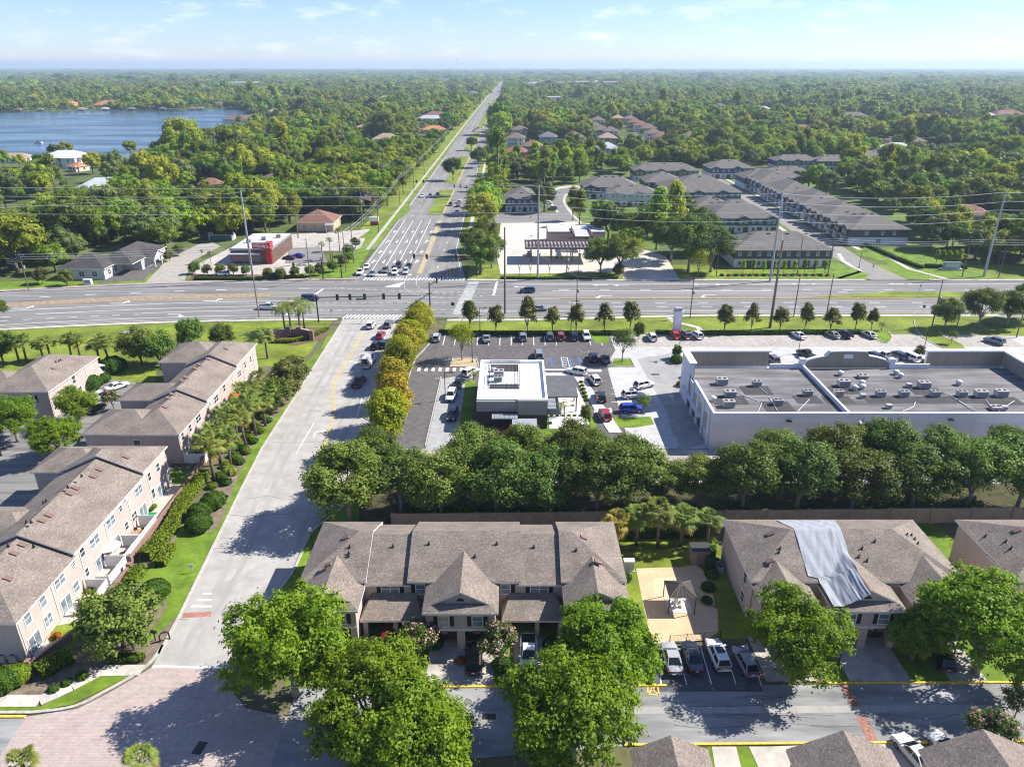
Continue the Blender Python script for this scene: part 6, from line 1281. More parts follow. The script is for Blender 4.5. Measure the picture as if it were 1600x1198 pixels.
for k in range(22): pl('low_shrub', 408 - k * 3.6 + (k % 3) * 9, 648 + k * 5.4, 'low yellow green shrub at the foot of the palm clump', .85, v=k % 2, cat='shrub', group='shrubs at the foot of the palms')
for k in range(34): pl('low_shrub', 640 + k * 28.5, 799 + (k * 7) % 9, 'low shrub in the shade along the back of the boundary wall', 1.0 + .12 * (k % 4), v=k % 2, cat='shrub', group='shrubs behind the boundary wall')
# orange shrub beside the driveway car
pl('low_shrub', 720, 1034, 'round orange leafed shrub beside the black car', .62, v=2, cat='shrub')
# --- hedges
def hedge(label, pts, w, h, lm='hedge', dens=95, name='hedge'):
    t = thing(name, label, 'hedge', (*pts[0], 0)); o = Vector((*pts[0], 0)); core = MB(); Ps, Ns = [], []; r = np.random.default_rng(int(abs(pts[0][0] * 91 + pts[0][1] * 7)))
    for a, b in zip(pts[:-1], pts[1:]):
        d = Vector((b[0] - a[0], b[1] - a[1])); L = d.length; d /= L; n = Vector((-d.y, d.x)); ww = w * .42
        core.prism([(a[0] - o.x - n.x * ww, a[1] - o.y - n.y * ww), (b[0] - o.x - n.x * ww, b[1] - o.y - n.y * ww), (b[0] - o.x + n.x * ww, b[1] - o.y + n.y * ww), (a[0] - o.x + n.x * ww, a[1] - o.y + n.y * ww)], 0, h * .93)
        k = int(L * (w + 2 * h) * dens * .5); s = r.uniform(0, L, k); q = r.uniform(-h, w + h, k); top = (q > 0) & (q < w); lat = np.where(top, q - w / 2, np.where(q <= 0, -w / 2, w / 2)); z = np.where(top, h, np.where(q <= 0, h + q, h - (q - w))); z = np.maximum(z, .06)
        x = a[0] - o.x + d.x * s + n.x * lat; y = a[1] - o.y + d.y * s + n.y * lat; P = np.stack([x, y, z], 1) + r.normal(size=(k, 3)) * .05
        N = np.where(top[:, None], np.array([0, 0, 1.]), np.sign(lat)[:, None] * np.array([n.x, n.y, .3])) + r.normal(size=(k, 3)) * .5; Ps.append(P); Ns.append(N)
    ob('foliage', leaf_mesh('foliage', [(np.concatenate(Ps), np.concatenate(Ns), .15, .1, LF[lm])]), t); core.build('branches', mat('shrub_shade', (.02, .035, .006)), t, uv=False)  # plain inner block, its dark colour painting the hedge's inner shade
HG = [('long yellow green hedge along the brick wall, upper part', [(322, 745), (290, 785), (268, 830), (228, 876)], 1.5, 1.5, 'hedge'), ('short yellow hedge below the long one on the lawn', [(268, 858), (250, 886)], 1.5, 1.0, 'hedge'), ('yellow green hedge beside the evergreen tree', [(222, 892), (205, 918)], 1.5, 1.3, 'hedge'), ('clipped hedge in front of the lower brick wall', [(62, 1058), (112, 1030)], 1.7, 1.5, 'hedge'), ('low yellow hedge by the pavement under the evergreen tree', [(172, 1033), (226, 1030)], .9, .8, 'hedge'), ('dark green hedge in front of the boundary wall behind the palms', [(960, 838), (1105, 836)], 1.4, 2.0, 'bush'), ('hedge between the shed and the tarp townhouse', [(1110, 865), (1108, 895)], 1.2, 1.6, 'bush'), ('low hedge between the restaurant car park and the verge', [(686, 521), (740, 523), (980, 523)], 1.2, .9, 'bush'), ('low hedge along the retail car park and the verge', [(1024, 521), (1060, 523), (1350, 521)], 1.2, .9, 'bush'), ('hedge along the front of the fuel lot', [(782, 436), (850, 437), (965, 436)], 1.2, .8, 'bush'), ('hedge in front of the burger restaurant car park', [(305, 437), (395, 438), (475, 434)], 1.3, .9, 'bush'), ('hedge curving around the entrance bed', [(425, 535), (455, 535), (485, 528), (512, 515)], 1.2, .8, 'hedge'), ('hedge along the estate lawn', [(1345, 380), (1400, 405), (1440, 420)], 1.2, 1.0, 'bush'), ('second hedge by the estate sign', [(1445, 418), (1510, 420)], 1.2, 1.2, 'bush')]
for lab, P, w, h, lm in HG: hedge(lab, [G(*p) for p in P], w, h, lm)
for k, (px, py, key, s, lab) in enumerate(((6, 262, 'wood', 1.0, 'lakeside tree at the left edge'), (32, 262, 'wood', .8, 'low lakeside tree left of the white house'), (68, 268, 'wood', 1.05, 'dark tree left of the white lakeside house'), (105, 245, 'wood', 1.0, 'spreading lakeside tree behind the white house'), (85, 244, 'wood', .8, 'lakeside tree behind the white house, left one'), (146, 272, 'wood', 1.2, 'big tree right of the white lakeside house'), (160, 262, 'wood', .8, 'tree on the shore right of the white house'), (205, 244, 'wood', 1.05, 'lakeside tree behind the blue grey roof'), (230, 254, 'wood', .9, 'lakeside tree right of the blue grey roof'), (262, 240, 'wood', 1.2, 'broad lakeside tree right of the lake houses'), (285, 250, 'wood', 1.0, 'dark lakeside tree near the slate roof'), (305, 236, 'wood', 1.1, 'lakeside tree at the end of the near shore'), (50, 296, 'wood', 1.0, 'tree before the white house, left one'), (70, 300, 'wood', .7, 'tree before the white house, middle one'), (20, 292, 'wood', .9, 'tree near the left edge before the lake'))): pl(key, px, py, lab, s, v=(2, 2, 0, 2, 3)[k % 5])
# --- north side: planted trees
for k, (px, py, key, s, lab) in enumerate(((752, 425, 'oak', .95, 'dark oak at the avenue corner by the fuel lot'), (768, 418, 'oak', .8, 'second oak at the avenue corner'), (740, 402, 'oak', .8, 'oak leaning over the avenue by the fuel lot'), (758, 390, 'oak', .8, 'oak behind the avenue corner oaks'), (708, 282, 'oak', .95, 'round oak on the avenue median by the signals'), (737, 235, 'oak', .75, 'oak on the avenue median farther up'), (748, 262, 'oak', .95, 'oak right of the avenue above the signals'), (765, 255, 'oak', .9, 'oak right of the avenue beside the pines'),
    (938, 428, 'oak', .9, 'oak left at the fuel lot corner'), (968, 428, 'oak', .95, 'oak right at the fuel lot corner'), (988, 420, 'airy', 1.0, 'thin tree right of the fuel lot corner'), (966, 432, 'holly', .5, 'small round tree under the fuel lot oaks'), (1075, 425, 'oak', 1.25, 'huge oak left of the charcoal estate row'), (1110, 425, 'oak', 1.15, 'huge oak beside the charcoal estate row'), (1048, 408, 'oak', 1.1, 'big oak behind the fuel lot drive'), (1095, 395, 'oak', 1.1, 'big oak behind the huge estate oaks'), (1090, 434, 'airy', .9, 'thin tree in front of the huge oaks'),
    (905, 352, 'slim', 1.2, 'slender tree left of the estate grove'), (895, 345, 'slim', 1.1, 'slender tree beside the curving lane'), (950, 375, 'wood', 1.05, 'tree at the left of the estate grove'), (975, 378, 'wood', .95, 'tree in the middle of the estate grove'), (1000, 385, 'wood', 1.0, 'tree at the front of the estate grove'), (1025, 390, 'slim', 1.75, 'tall conical tree in the estate grove'), (1052, 370, 'slim', 1.65, 'second tall conical tree in the estate grove'), (1010, 365, 'wood', .9, 'tree at the back of the estate grove'), (940, 352, 'wood', .85, 'tree by the lane lawn'), (1030, 352, 'wood', 1.0, 'grey green tree before the blue gabled row'), (1065, 348, 'wood', 1.0, 'second grey green tree before the blue gabled row'), (985, 395, 'wood', .8, 'low tree at the front edge of the estate grove'), (1070, 395, 'wood', .9, 'tree between grove and huge oaks'),
    (1275, 300, 'wood', 1.1, 'dark round tree behind the street row'), (1290, 305, 'wood', .95, 'second dark tree behind the street row'), (1262, 298, 'wood', .9, 'third dark tree behind the street row'))):
    pl(key, px, py, lab, s * 1.18, v=k)
for k, (px, py, s, lab) in enumerate(((422, 362, .95, 'tall palm left behind the burger restaurant'), (408, 360, .85, 'tall palm farthest left behind the burger restaurant'), (466, 372, 1.05, 'tall palm in front of the brown roofed building'), (505, 412, .75, 'palm left on the burger car park island'), (517, 405, .7, 'second palm on the burger car park island'), (531, 392, .85, 'palm beside the avenue approach'), (318, 412, .45, 'small palm left in the burger bed'), (330, 412, .45, 'second small palm in the burger bed'), (808, 318, .8, 'tall palm beside the fuel side street'))): pl('tall_palm', px, py, lab, s, v=k)
for k, (px, py, s) in enumerate(((305, 428, .55), (325, 430, .5), (345, 430, .5), (365, 430, .5), (385, 430, .45), (420, 436, .5), (440, 436, .5), (462, 434, .5), (485, 432, .5), (500, 430, .5), (545, 400, .6), (556, 388, .55), (520, 425, .5), (535, 415, .5), (545, 410, .5))): pl('holly', px, py, (('first', 'second', 'third', 'fourth', 'fifth', 'sixth', 'seventh', 'eighth', 'ninth', 'tenth')[k] + ' bushy tree from the left along the burger restaurant hedge') if k < 10 else ('bushy tree by the palm beside the avenue approach', 'bushy tree at the top of the avenue corner verge', 'low bushy tree behind the hedge end', 'bushy tree at the corner verge, lower one', 'bushy tree at the corner verge, upper one')[k - 10], s, v=k)
for k, (px, py, s) in enumerate(((67, 443, .7), (105, 446, .65), (265, 408, .55), (280, 400, .55), (300, 375, .8), (160, 428, .4))): pl('holly', px, py, ('leafy tree on the highway verge before the office', 'small tree at the office front corner', 'bush tree on the office parking island', 'second bush tree on the office parking island', 'round grey tree behind the office parking', 'flowering tree by the office porch')[k], s, v=1)
for k in range(9): pl('slim', 1160 + k * 16, 428, 'small conical shrub in the bed before the charcoal estate row', .42, cat='shrub', group='conical shrubs before the charcoal row')
for k in range(16): pl('low_shrub', 1128 + k * 11, 431, 'low red shrub in the bed before the charcoal estate row', .7, v=2 if k % 2 else 0, cat='shrub', group='red and green shrubs before the charcoal row')
for k in range(5): pl('slim', 1462 + k * 9, 413, 'dark columnar shrub behind the estate sign', .45, cat='shrub', group='columnar shrubs behind the estate sign')
for k in range(24): x, y = 129 + (k % 3) * .9, 266 + k * 6.2; plant('low_shrub', x, y, 'low shrub in the front gardens of the estate street', .75, cat='shrub', v=2 if k % 4 == 1 else k % 2, group='front garden shrubs of the estate street')
for k, (px, s) in enumerate(((811, .5), (828, .8), (858, .8), (887, .7))): # nearly leafless saplings
    x, y = G(px, 432); t = thing('bare_sapling', ('small leafy sapling on the fuel lot verge', 'thin bare sapling beside the steel pole', 'thin bare sapling by the fuel lot hedge', 'bare sapling right on the fuel lot verge')[k], 'tree', (x, y, 0)); b = MB(); b.tube([(0, 0, 0), (.1, 0, 2), (.05, .1, 3)], [.09, .07, .04], 6); b.build('trunk', BARK, t, uv=False); b = MB()
    for q in range(9): w = q * 2.1; b.tube([(.08, 0, 1.8 + q * .12), (math.cos(w) * .7, math.sin(w) * .7, 3.2 + (q % 4) * .4), (math.cos(w) * 1.0, math.sin(w) * 1.0, 4.2 + (q % 3) * .4)], [.04, .025, .01], 4)
    b.build('branches', BARK, t, uv=False)
# ============================================================ WOODS
EXC = [LAKE, [(-60, 0), (-10, 0), (-12, 420), (-15, 700), (-17, 3700), (-58, 3700), (-58, 900)],
    pp([(-80, 470), (-80, 446), (60, 440), (95, 436), (115, 412), (160, 386), (245, 386), (262, 392), (330, 374), (372, 376), (405, 374), (442, 362), (462, 345), (480, 338), (530, 338), (560, 350), (600, 343), (640, 316), (660, 300), (640, 440), (560, 470)]),
    pp([(755, 470), (765, 340), (785, 330), (788, 285), (845, 285), (850, 345), (856, 300), (880, 288), (908, 288), (915, 272), (986, 276), (990, 264), (1100, 262), (1105, 262), (1180, 261), (1205, 258), (1345, 252), (1345, 245), (1440, 246), (1452, 260), (1345, 270), (1306, 290), (1420, 348), (1434, 386), (1480, 398), (1600, 425), (1700, 470)]),
    pp([(-150, 300), (20, 296), (150, 292), (240, 272), (300, 256), (330, 226), (345, 204), (300, 215), (235, 236), (165, 250), (60, 253), (-150, 258)]), pp([(326, 232), (345, 204), (378, 184), (402, 178), (404, 190), (376, 214), (345, 244)]),
    pp([(952, 196), (980, 196), (1030, 232), (980, 232)]), pp([(20, 318), (60, 312), (66, 326), (20, 332)]), pp([(1295, 298), (1326, 297), (1322, 309), (1300, 309)]), pp([(1395, 191.5), (1760, 189), (1760, 200), (1395, 199)]), pp([(1470, 202), (1760, 200), (1760, 209), (1470, 209)])]
HB = np.array(HOUSE_XY); YARD = []
patch = lambda P, s, ph: np.sin(P[:, 0] / s + ph) * np.cos(P[:, 1] / s * 1.3 + ph * 2) + .5 * np.sin(P[:, 0] / s * 2.3 + P[:, 1] / s * 1.9 + ph)
def scatter(y0, y1, sp, seed):
    r = np.random.default_rng(seed); out = []
    ys = np.arange(y0, y1, sp)
    for y in ys:
        half = .76 * y + 60; xs = np.arange(-half, half, sp); out.append(np.stack([xs + (sp / 2 if int(y / sp) % 2 else 0), np.full(len(xs), y)], 1))
    P = np.concatenate(out); P += r.uniform(-.42, .42, P.shape) * sp; keep = np.ones(len(P), bool)
    if y0 > 480: keep &= patch(P, 38 + y0 * .02, 3.3) < 1.16
    for e in EXC: keep &= ~inpoly(P, e)
    P = P[keep]; keep = np.ones(len(P), bool); yard = np.zeros(len(P), bool)
    for hx, hy_, hr in HB:
        cl = .17 if hx < -30 else .085; dx = np.abs(P[:, 0] - hx); dy = P[:, 1] - hy_; keep &= ~((dx < hr + 6.0) & (dy < hr + 2) & (dy > -hr - 10 - cl * hy_)); yard |= (dx < hr + 6) & (dy < -hr - 5) & (dy > -hr - 10 - cl * hy_)
    for hx, hy_, hr in HB: yard &= ~((np.abs(P[:, 0] - hx) < hr + 2) & (np.abs(P[:, 1] - hy_) < hr + 4))
    YARD.append(P[yard & ~keep]); return P[keep]
near = scatter(232, 490, 8.3, 1)
rr = np.random.default_rng(3)
LAND = [(G(*p), n) for p, n in (((150, 430), 'the dark roofed office'), ((300, 380), 'the office parking'), ((400, 370), 'the burger restaurant'), ((490, 345), 'the brown roofed building'), ((580, 340), 'the striped flag'), ((630, 300), 'the second signals'), ((62, 330), 'the long silver roof'), ((165, 300), 'the silver metal roofed house'), ((240, 292), 'the slate roofed house'), ((330, 297), 'the red brown roof'), ((430, 288), 'the lone hip roofed house'), ((100, 280), 'the white lakeside house'), ((205, 270), 'the blue grey lakeside roof'), ((20, 400), 'the left edge above the office'), ((540, 290), 'the middle of the left wood'), ((640, 260), 'the avenue bend of verge poles'), ((300, 250), 'the near lake shore'), ((800, 290), 'the lone grey townhouse'), ((850, 260), 'the pine stand'), ((940, 262), 'the curving lane'), ((1040, 250), 'the taupe estate row'), ((1380, 300), 'the middle of the street row'), ((1440, 370), 'the charcoal end wall'), ((1500, 350), 'the brownish house under the oaks'), ((1560, 400), 'the sloping steel pole'), ((1450, 270), 'the far estate block'), ((1590, 300), 'the right edge'), ((1250, 250), 'the far end of the estate street'))]
# clearings and thin places
d = np.hypot(near[:, 0], near[:, 1] + 40); order = np.argsort(d); near = near[order]
vis = np.array([-60 < proj(x, y, 8)[0] < 1660 for x, y in near]); near = near[vis]
cap = {'wood': 300, 'lime': 120, 'pine': 120}; cnt = {k: 0 for k in cap}; rest = []
for x, y in near:
    pn = patch(np.array([[x, y]]), 22, 1.0)[0]; rl_ = rr.random(); pine_zone = -8 < x < 62 and 300 < y
    key = 'pine' if (rl_ < .55 if pine_zone else rl_ < .03) else ('lime' if pn > 1.02 and x < 0 or rl_ > .972 else 'wood')
    if cnt[key] >= cap[key]: rest.append((x, y)); continue
    cnt[key] += 1; side = min(LAND, key=lambda q: (q[0][0] - x) ** 2 + (q[0][1] - y) ** 2)[1]
    if key == 'wood': v = rr.integers(0, 4); kind = ('dark', 'dark', 'green', 'grey green')[v]; lab = f'{kind} broadleaf tree in the wood by {side}'
    elif key == 'lime': v = 0; lab = f'bright yellow green tree in the wood by {side}'
    else: v = rr.integers(0, 2); lab = f'tall {"thin pine" if v == 0 else "conical tree"} in the wood by {side}'
    s = 1.1 * math.exp(rr.normal(0, .2)) * (1 if y > 250 else .85)
    plant(key, x, y, lab, s, v=int(v), group=lab.replace('tree', 'trees').replace('pine', 'pines'), sz=s * rr.uniform(.85, 1.15))
mid = np.concatenate([np.array(rest).reshape(-1, 2), scatter(490, 760, 8.6, 2)])
far1 = scatter(760, 1700, 10, 4); far2 = scatter(1700, 3700, 18, 5); far3 = scatter(3700, 8000, 40, 6); far4 = scatter(8000, 15500, 85, 7)
VC = bpy.data.collections.new('woodland_variants'); vi = 0
def variant_obj(key, i):
    global vi
    o = bpy.data.objects.new(f'variant{vi:02d}', TREES[key][i][0]); VC.objects.link(o); vi += 1
for i in range(4): variant_obj('wood', i)
for i in range(4): variant_obj('wood_far', i)
variant_obj('lime', 0); variant_obj('pine', 0); variant_obj('pine', 1)
def woods(name, P, base, nvar, smin, smax, seed, flat=1.0, lime=.03, pine=.05, zoff=0.):
    r = np.random.default_rng(seed); n = len(P); me = bpy.data.meshes.new(name); me.vertices.add(n); me.vertices.foreach_set('co', np.column_stack([P, np.full(n, zoff)]).ravel())
    pv = patch(P, 60, seed); idx = base + r.integers(0, nvar, n); idx = np.where(pv > .55, base + 2, idx); idx = np.where(pv < -.7, base, idx)
    q = r.random(n); idx = np.where((q < lime) , 8, idx); idx = np.where(q > 1 - pine, 9 + r.integers(0, 2, n), idx)
    s = (smin + smax) / 2 * np.exp(r.normal(0, .24, n)); s *= 1 + .18 * patch(P, 140, seed + 2)
    a = me.attributes.new('size', 'FLOAT_VECTOR', 'POINT'); a.data.foreach_set('vector', np.column_stack([s, s, s * flat * r.uniform(.8, 1.2, n)]).ravel())
    a = me.attributes.new('turn', 'FLOAT_VECTOR', 'POINT'); a.data.foreach_set('vector', np.column_stack([np.zeros(n), np.zeros(n), r.uniform(0, 6.283, n)]).ravel())
    a = me.attributes.new('pick', 'INT', 'POINT'); a.data.foreach_set('value', idx.astype(np.int32))
    o = ob(name, me); ng = bpy.data.node_groups.new(name, 'GeometryNodeTree'); ng.interface.new_socket('Geometry', in_out='INPUT', socket_type='NodeSocketGeometry'); ng.interface.new_socket('Geometry', in_out='OUTPUT', socket_type='NodeSocketGeometry')
    N = ng.nodes; Lk = ng.links; gi = N.new('NodeGroupInput'); go = N.new('NodeGroupOutput'); ip = N.new('GeometryNodeInstanceOnPoints'); ci = N.new('GeometryNodeCollectionInfo'); ci.inputs['Collection'].default_value = VC; ci.inputs['Separate Children'].default_value = True; ci.inputs['Reset Children'].default_value = True
    ip.inputs['Pick Instance'].default_value = True
    def attr(nm, ty):
        k = N.new('GeometryNodeInputNamedAttribute'); k.data_type = ty; k.inputs['Name'].default_value = nm; return k.outputs['Attribute']
    Lk.new(gi.outputs[0], ip.inputs['Points']); Lk.new(ci.outputs[0], ip.inputs['Instance']); Lk.new(attr('pick', 'INT'), ip.inputs['Instance Index']); Lk.new(attr('size', 'FLOAT_VECTOR'), ip.inputs['Scale']); Lk.new(attr('turn', 'FLOAT_VECTOR'), ip.inputs['Rotation']); Lk.new(ip.outputs[0], go.inputs[0])
    md_ = o.modifiers.new('scatter', 'NODES'); md_.node_group = ng; o['kind'] = 'stuff'; return o
woods('woods', mid, 0, 4, .85, 1.35, 2)
woods('garden_trees', np.concatenate(YARD), 0, 4, .22, .5, 8)
woods('distant_woods', far1, 4, 4, .85, 1.35, 2)
woods('farther_woods', far2, 4, 4, 1.5, 2.3, 3, .62, .01, .0)
woods('horizon_woods', far3, 4, 4, 3.6, 5.2, 4, .27, .0, .0); woods('horizon_woods', far4, 4, 4, 8, 11, 5, .13, .0, .0)
# ============================================================ VEHICLES
PAINT = mat('car_paint', (.5, .5, .5), .3, objcol=True, spec=.5, coat=.6); PAINT.node_tree.nodes['Principled BSDF'].inputs['Coat Roughness'].default_value = .06
CGLASS = mat('car_glass', (.012, .016, .02), .06, spec=.4); TYRE = mat('tyre_rubber', (.012, .012, .012), .9); RIM = mat('alloy_rim', (.35, .35, .36), .35, metal=.7)
LAMP = mat('headlight_lens', (.6, .62, .65), .15, coat=.5); TAIL = mat('taillight_lens', (.35, .01, .01), .25, coat=.5); CBLK = mat('car_black_trim', (.02, .02, .022), .5); PLATE = mat('plate_white', (.6, .6, .58), .6)
def car_meshes(kind):
    L, W, H, belt, hood, deck, c0, c1, r0, r1 = {'sedan': (4.75, 1.84, 1.45, .92, .86, .98, -1.6, 1.1, -.8, .3), 'suv': (4.65, 1.88, 1.70, 1.05, 1.02, 1.05, -2.25, 1.15, -1.85, .4), 'hatch': (4.3, 1.8, 1.55, .98, .95, 1.0, -2.05, 1.1, -1.45, .35), 'van': (5.1, 1.98, 1.78, 1.05, 1.02, 1.05, -2.48, 1.5, -2.25, .75), 'pickup': (5.6, 1.98, 1.85, 1.12, 1.14, 1.10, -.62, 1.35, -.5, .6), 'cargo': (5.9, 2.0, 2.55, 1.25, 1.2, 1.25, -2.88, 1.9, -2.85, 1.2)}[kind]
    h, w = L / 2, W / 2; n = 15; b = MB(); rings = []
    for k in range(n):
        y = -h + L * k / (n - 1); u = y / h; e = abs(u); wt = w * (1 - .16 * max(0, (e - .62) / .38) ** 1.6); zl = .26 + .16 * max(0, (e - .8) / .2) ** 1.2
        if y > c1 - .25: f = (y - c1 + .25) / (h - c1 + .25); zt = belt + (hood - belt) * min(1, f * 1.5) - .26 * max(0, (f - .45) / .55) ** 1.8
        elif y < c0 + .2: f = (c0 + .2 - y) / (h + c0 + .2); zt = belt + (deck - belt) * min(1, f * 2) - .14 * max(0, (f - .6) / .4) ** 1.7
        else: zt = belt
        if kind == 'pickup' and y < -.75: zt = 1.12
        i = len(b.v); zm = zl + (zt - zl) * .55
        for (x, z) in ((-wt * .88, zl), (-wt * .985, zl + .12), (-wt, zm), (-wt * .965, zt - .07), (-wt * .86, zt), (0, zt + .025), (wt * .86, zt), (wt * .965, zt - .07), (wt, zm), (wt * .985, zl + .12), (wt * .88, zl)): b.v.append((x, y, z))
        rings.append(i)
    m = 11
    for k in range(n - 1):
        for j in range(m - 1): b.f.append((rings[k] + j, rings[k] + j + 1, rings[k + 1] + j + 1, rings[k + 1] + j)); b.m.append(0)
        b.f.append((rings[k] + m - 1, rings[k], rings[k + 1], rings[k + 1] + m - 1)); b.m.append(1)
    b.f.append(tuple(rings[0] + j for j in range(m))); b.m.append(0); b.f.append(tuple(rings[-1] + j for j in reversed(range(m)))); b.m.append(0)
    wb, wr = w * .86, w * .66; zb = belt + .0
    P = {'a': (-wb, c0, zb), 'b': (wb, c0, zb), 'c': (wb, c1, zb), 'd': (-wb, c1, zb), 'A': (-wr, r0, H - .04), 'B': (wr, r0, H - .04), 'C': (wr, r1, H - .04), 'D': (-wr, r1, H - .04)}
    mid = (r0 + r1) / 2
    b.face([(-wr, r0, H - .04), (wr, r0, H - .04), (wr, mid, H), (-wr, mid, H)][::1]); b.face([(-wr, mid, H), (wr, mid, H), (wr, r1, H - .04), (-wr, r1, H - .04)])
    b.face([P['a'], P['b'], P['B'], P['A']]); b.face([P['c'], P['d'], P['D'], P['C']]); b.face([P['b'], P['c'], P['C'], (wr, mid, H), P['B']]); b.face([P['d'], P['a'], P['A'], (-wr, mid, H), P['D']])
    if kind == 'pickup': # an open bed
        b.face([(-w * .8, -h + .15, 1.155), (w * .8, -h + .15, 1.155), (w * .8, -.75, 1.155), (-w * .8, -.75, 1.155)], 1)
    body = b.mesh('body', [PAINT, CBLK], False, False); body.polygons.foreach_set('use_smooth', [True] * len(body.polygons))
    def quad(p, q, r_, s, inset, off, mbx):
        c = (Vector(p) + Vector(q) + Vector(r_) + Vector(s)) / 4; nn = (Vector(q) - Vector(p)).cross(Vector(s) - Vector(p)).normalized()
        mbx.face([tuple(Vector(v).lerp(c, inset) + nn * off) for v in (p, q, r_, s)])
    V = lambda k: Vector(P[k]); out = {'body': body}
    g = MB(); quad(V('c'), V('d'), V('D'), V('C'), .07, .012, g); out['windscreen'] = g.mesh('windscreen', CGLASS, uv=False)
    g = MB(); quad(V('a'), V('b'), V('B'), V('A'), .12, .012, g); out['rear_window'] = g.mesh('rear_window', CGLASS, uv=False)
    for s, nm in ((1, 'R'), (-1, 'L')):
        lo0, lo1, hi0, hi1 = (V('b'), V('c'), V('B'), V('C')) if s > 0 else (V('a'), V('d'), V('A'), V('D'))
        for f0, f1, kk in ((.06, .47, 'r'), (.52, .93, 'f')):
            if kind == 'cargo' and kk == 'r': continue
            if kind == 'cargo': f0 = .72
            p, q, r_, t_ = lo0.lerp(lo1, f0), lo0.lerp(lo1, f1), hi0.lerp(hi1, f1 * .98), hi0.lerp(hi1, max(f0, .04)); p, q, r_, t_ = p.lerp(t_, .1), q.lerp(r_, .1), r_.lerp(q, .14), t_.lerp(p, .14)
            g = MB(); (quad(p, q, r_, t_, 0, .014, g) if s > 0 else quad(q, p, t_, r_, 0, .014, g)); out['side_window' + nm + kk] = g.mesh('side_window', CGLASS, uv=False)
    def disc(rad, wd, m, name, x0=0):
        q = MB(); k = 14
        for sx in (x0 - wd / 2, x0 + wd / 2):
            for j in range(k): q.v.append((sx, rad * math.cos(6.2832 * j / k), rad * math.sin(6.2832 * j / k)))
        for j in range(k): q.f.append((j, (j + 1) % k, k + (j + 1) % k, k + j)); q.m.append(0)
        q.f.append(tuple(range(k))); q.m.append(0); q.f.append(tuple(k + j for j in reversed(range(k)))); q.m.append(0)
        return q.mesh(name, m, uv=False)
    rd = .33 if kind in ('sedan', 'hatch') else .37; out['tyre'] = disc(rd, .24, TYRE, 'tyre'); out['rim'] = disc(rd * .66, .262, RIM, 'rim'); out['wheels'] = [(sx * (w - .1), sy * L * .295, rd) for sx in (-1, 1) for sy in (-1, 1)]
    for s in (-1, 1):
        q = MB(); q.box(s * w * .84 - .19, h - .34, hood - .30, s * w * .84 + .14, h - .05, hood - .16) if False else q.box(s * w * .62 - .2, h - .12, hood - .34, s * w * .62 + .2, h + .012, hood - .19); out['headlight%d' % s] = q.mesh('headlight', LAMP, uv=False)
        q = MB(); q.box(s * w * .68 - .17, -h - .012, deck - .32, s * w * .68 + .17, -h + .1, deck - .12); out['taillight%d' % s] = q.mesh('taillight', TAIL, uv=False)
        q = MB(); x0 = s * w * .93; q.box(x0, c1 - .42, belt + .02, x0 + s * .22, c1 - .27, belt + .2); out['mirror%d' % s] = q.mesh('mirror', PAINT, uv=False)
    q = MB(); q.box(-w * .45, h - .08, .42, w * .45, h + .014, .62); out['grille'] = q.mesh('grille', CBLK, uv=False)
    q = MB(); q.box(-.16, -h - .016, .62, .16, -h + .03, .76); out['plate'] = q.mesh('number_plate', PLATE, uv=False)
    return out
CM = {}
def car(kind, px, py, rot, col, label, group=None, far=False, cat=None, z=0.0, extra=None):
    if kind not in CM: CM[kind] = car_meshes(kind)
    m = CM[kind]; x, y = G(px, py); nm = {'sedan': 'sedan_car', 'suv': 'suv_car', 'hatch': 'hatchback_car', 'van': 'minivan', 'pickup': 'pickup_truck', 'cargo': 'cargo_van'}[kind]
    t = thing(nm, label, cat or {'pickup': 'pickup', 'van': 'van', 'cargo': 'van'}.get(kind, 'car'), (x, y, z + .015), R(rot), group); c = (*col, 1)
    for k, me in m.items():
        if k in ('tyre', 'rim', 'wheels') or (far and k[:4] in ('mirr', 'plat', 'gril')): continue
        o = ob(me.name, me, t)
        if me.materials[0] is PAINT: o.color = c
    for p in m['wheels']:
        o = ob('wheel', m['tyre'], t, p)
        if not far: ob('rim', m['rim'], o)
    if extra == 'rack':
        for yy in (-1.6, -.4, .8): MB().box(-.85, yy, 2.52, .85, yy + .08, 2.66).build('roof_rack', WMETAL, t)
    if extra == 'sunroof': MB().box(-.45, -.9, kind == 'suv' and 1.69 or 1.44, .45, .1, kind == 'suv' and 1.712 or 1.462).build('sunroof', CGLASS, t)
    if extra == 'load': MB().box(-.7, -2.4, 1.16, .7, -.9, 1.5).build('bed_box', CBLK, t)
    return t
Wh, Si, Gr, Bk, Rd, Bl, Db, Sg = (.72, .72, .72), (.42, .44, .46), (.13, .135, .14), (.012, .012, .014), (.32, .015, .02), (.01, .045, .36), (.02, .04, .085), (.2, .24, .26)
# front car park and driveways
car('sedan', 1049, 1033, 0, (.36, .37, .37), 'silver sedan, first of the four cars parked by the playground fence', extra=None)
car('sedan', 1081, 1031, 0, (.02, .022, .035), 'black sedan second of the four cars by the playground fence', extra='sunroof')
car('suv', 1121, 1029, 3, (.70, .71, .73), 'white crossover third of the four cars by the playground fence', extra='sunroof')
car('hatch', 1164, 1039, 6, (.24, .26, .29), 'grey hatchback last of the four cars by the playground fence')
car('suv', 741, 1034, 0, (.015, .017, .02), 'black car on the double driveway with a red tail')
car('pickup', 826, 1028, 180, (.68, .69, .70), 'white pickup on the driveway under the big tree')
car('suv', 606, 1010, 180, (.14, .012, .02), 'dark red car nosed under the carport roof')
car('suv', 1468, 1030, -8, (.015, .015, .017), 'black car in the shade under the right tree')
car('sedan', 1428, 1184, 14, (.72, .72, .72), 'white sedan between the two roofs at the bottom edge')
car('sedan', 1482, 1180, 14, (.5, .5, .52), 'pale car beside the right bottom roof')
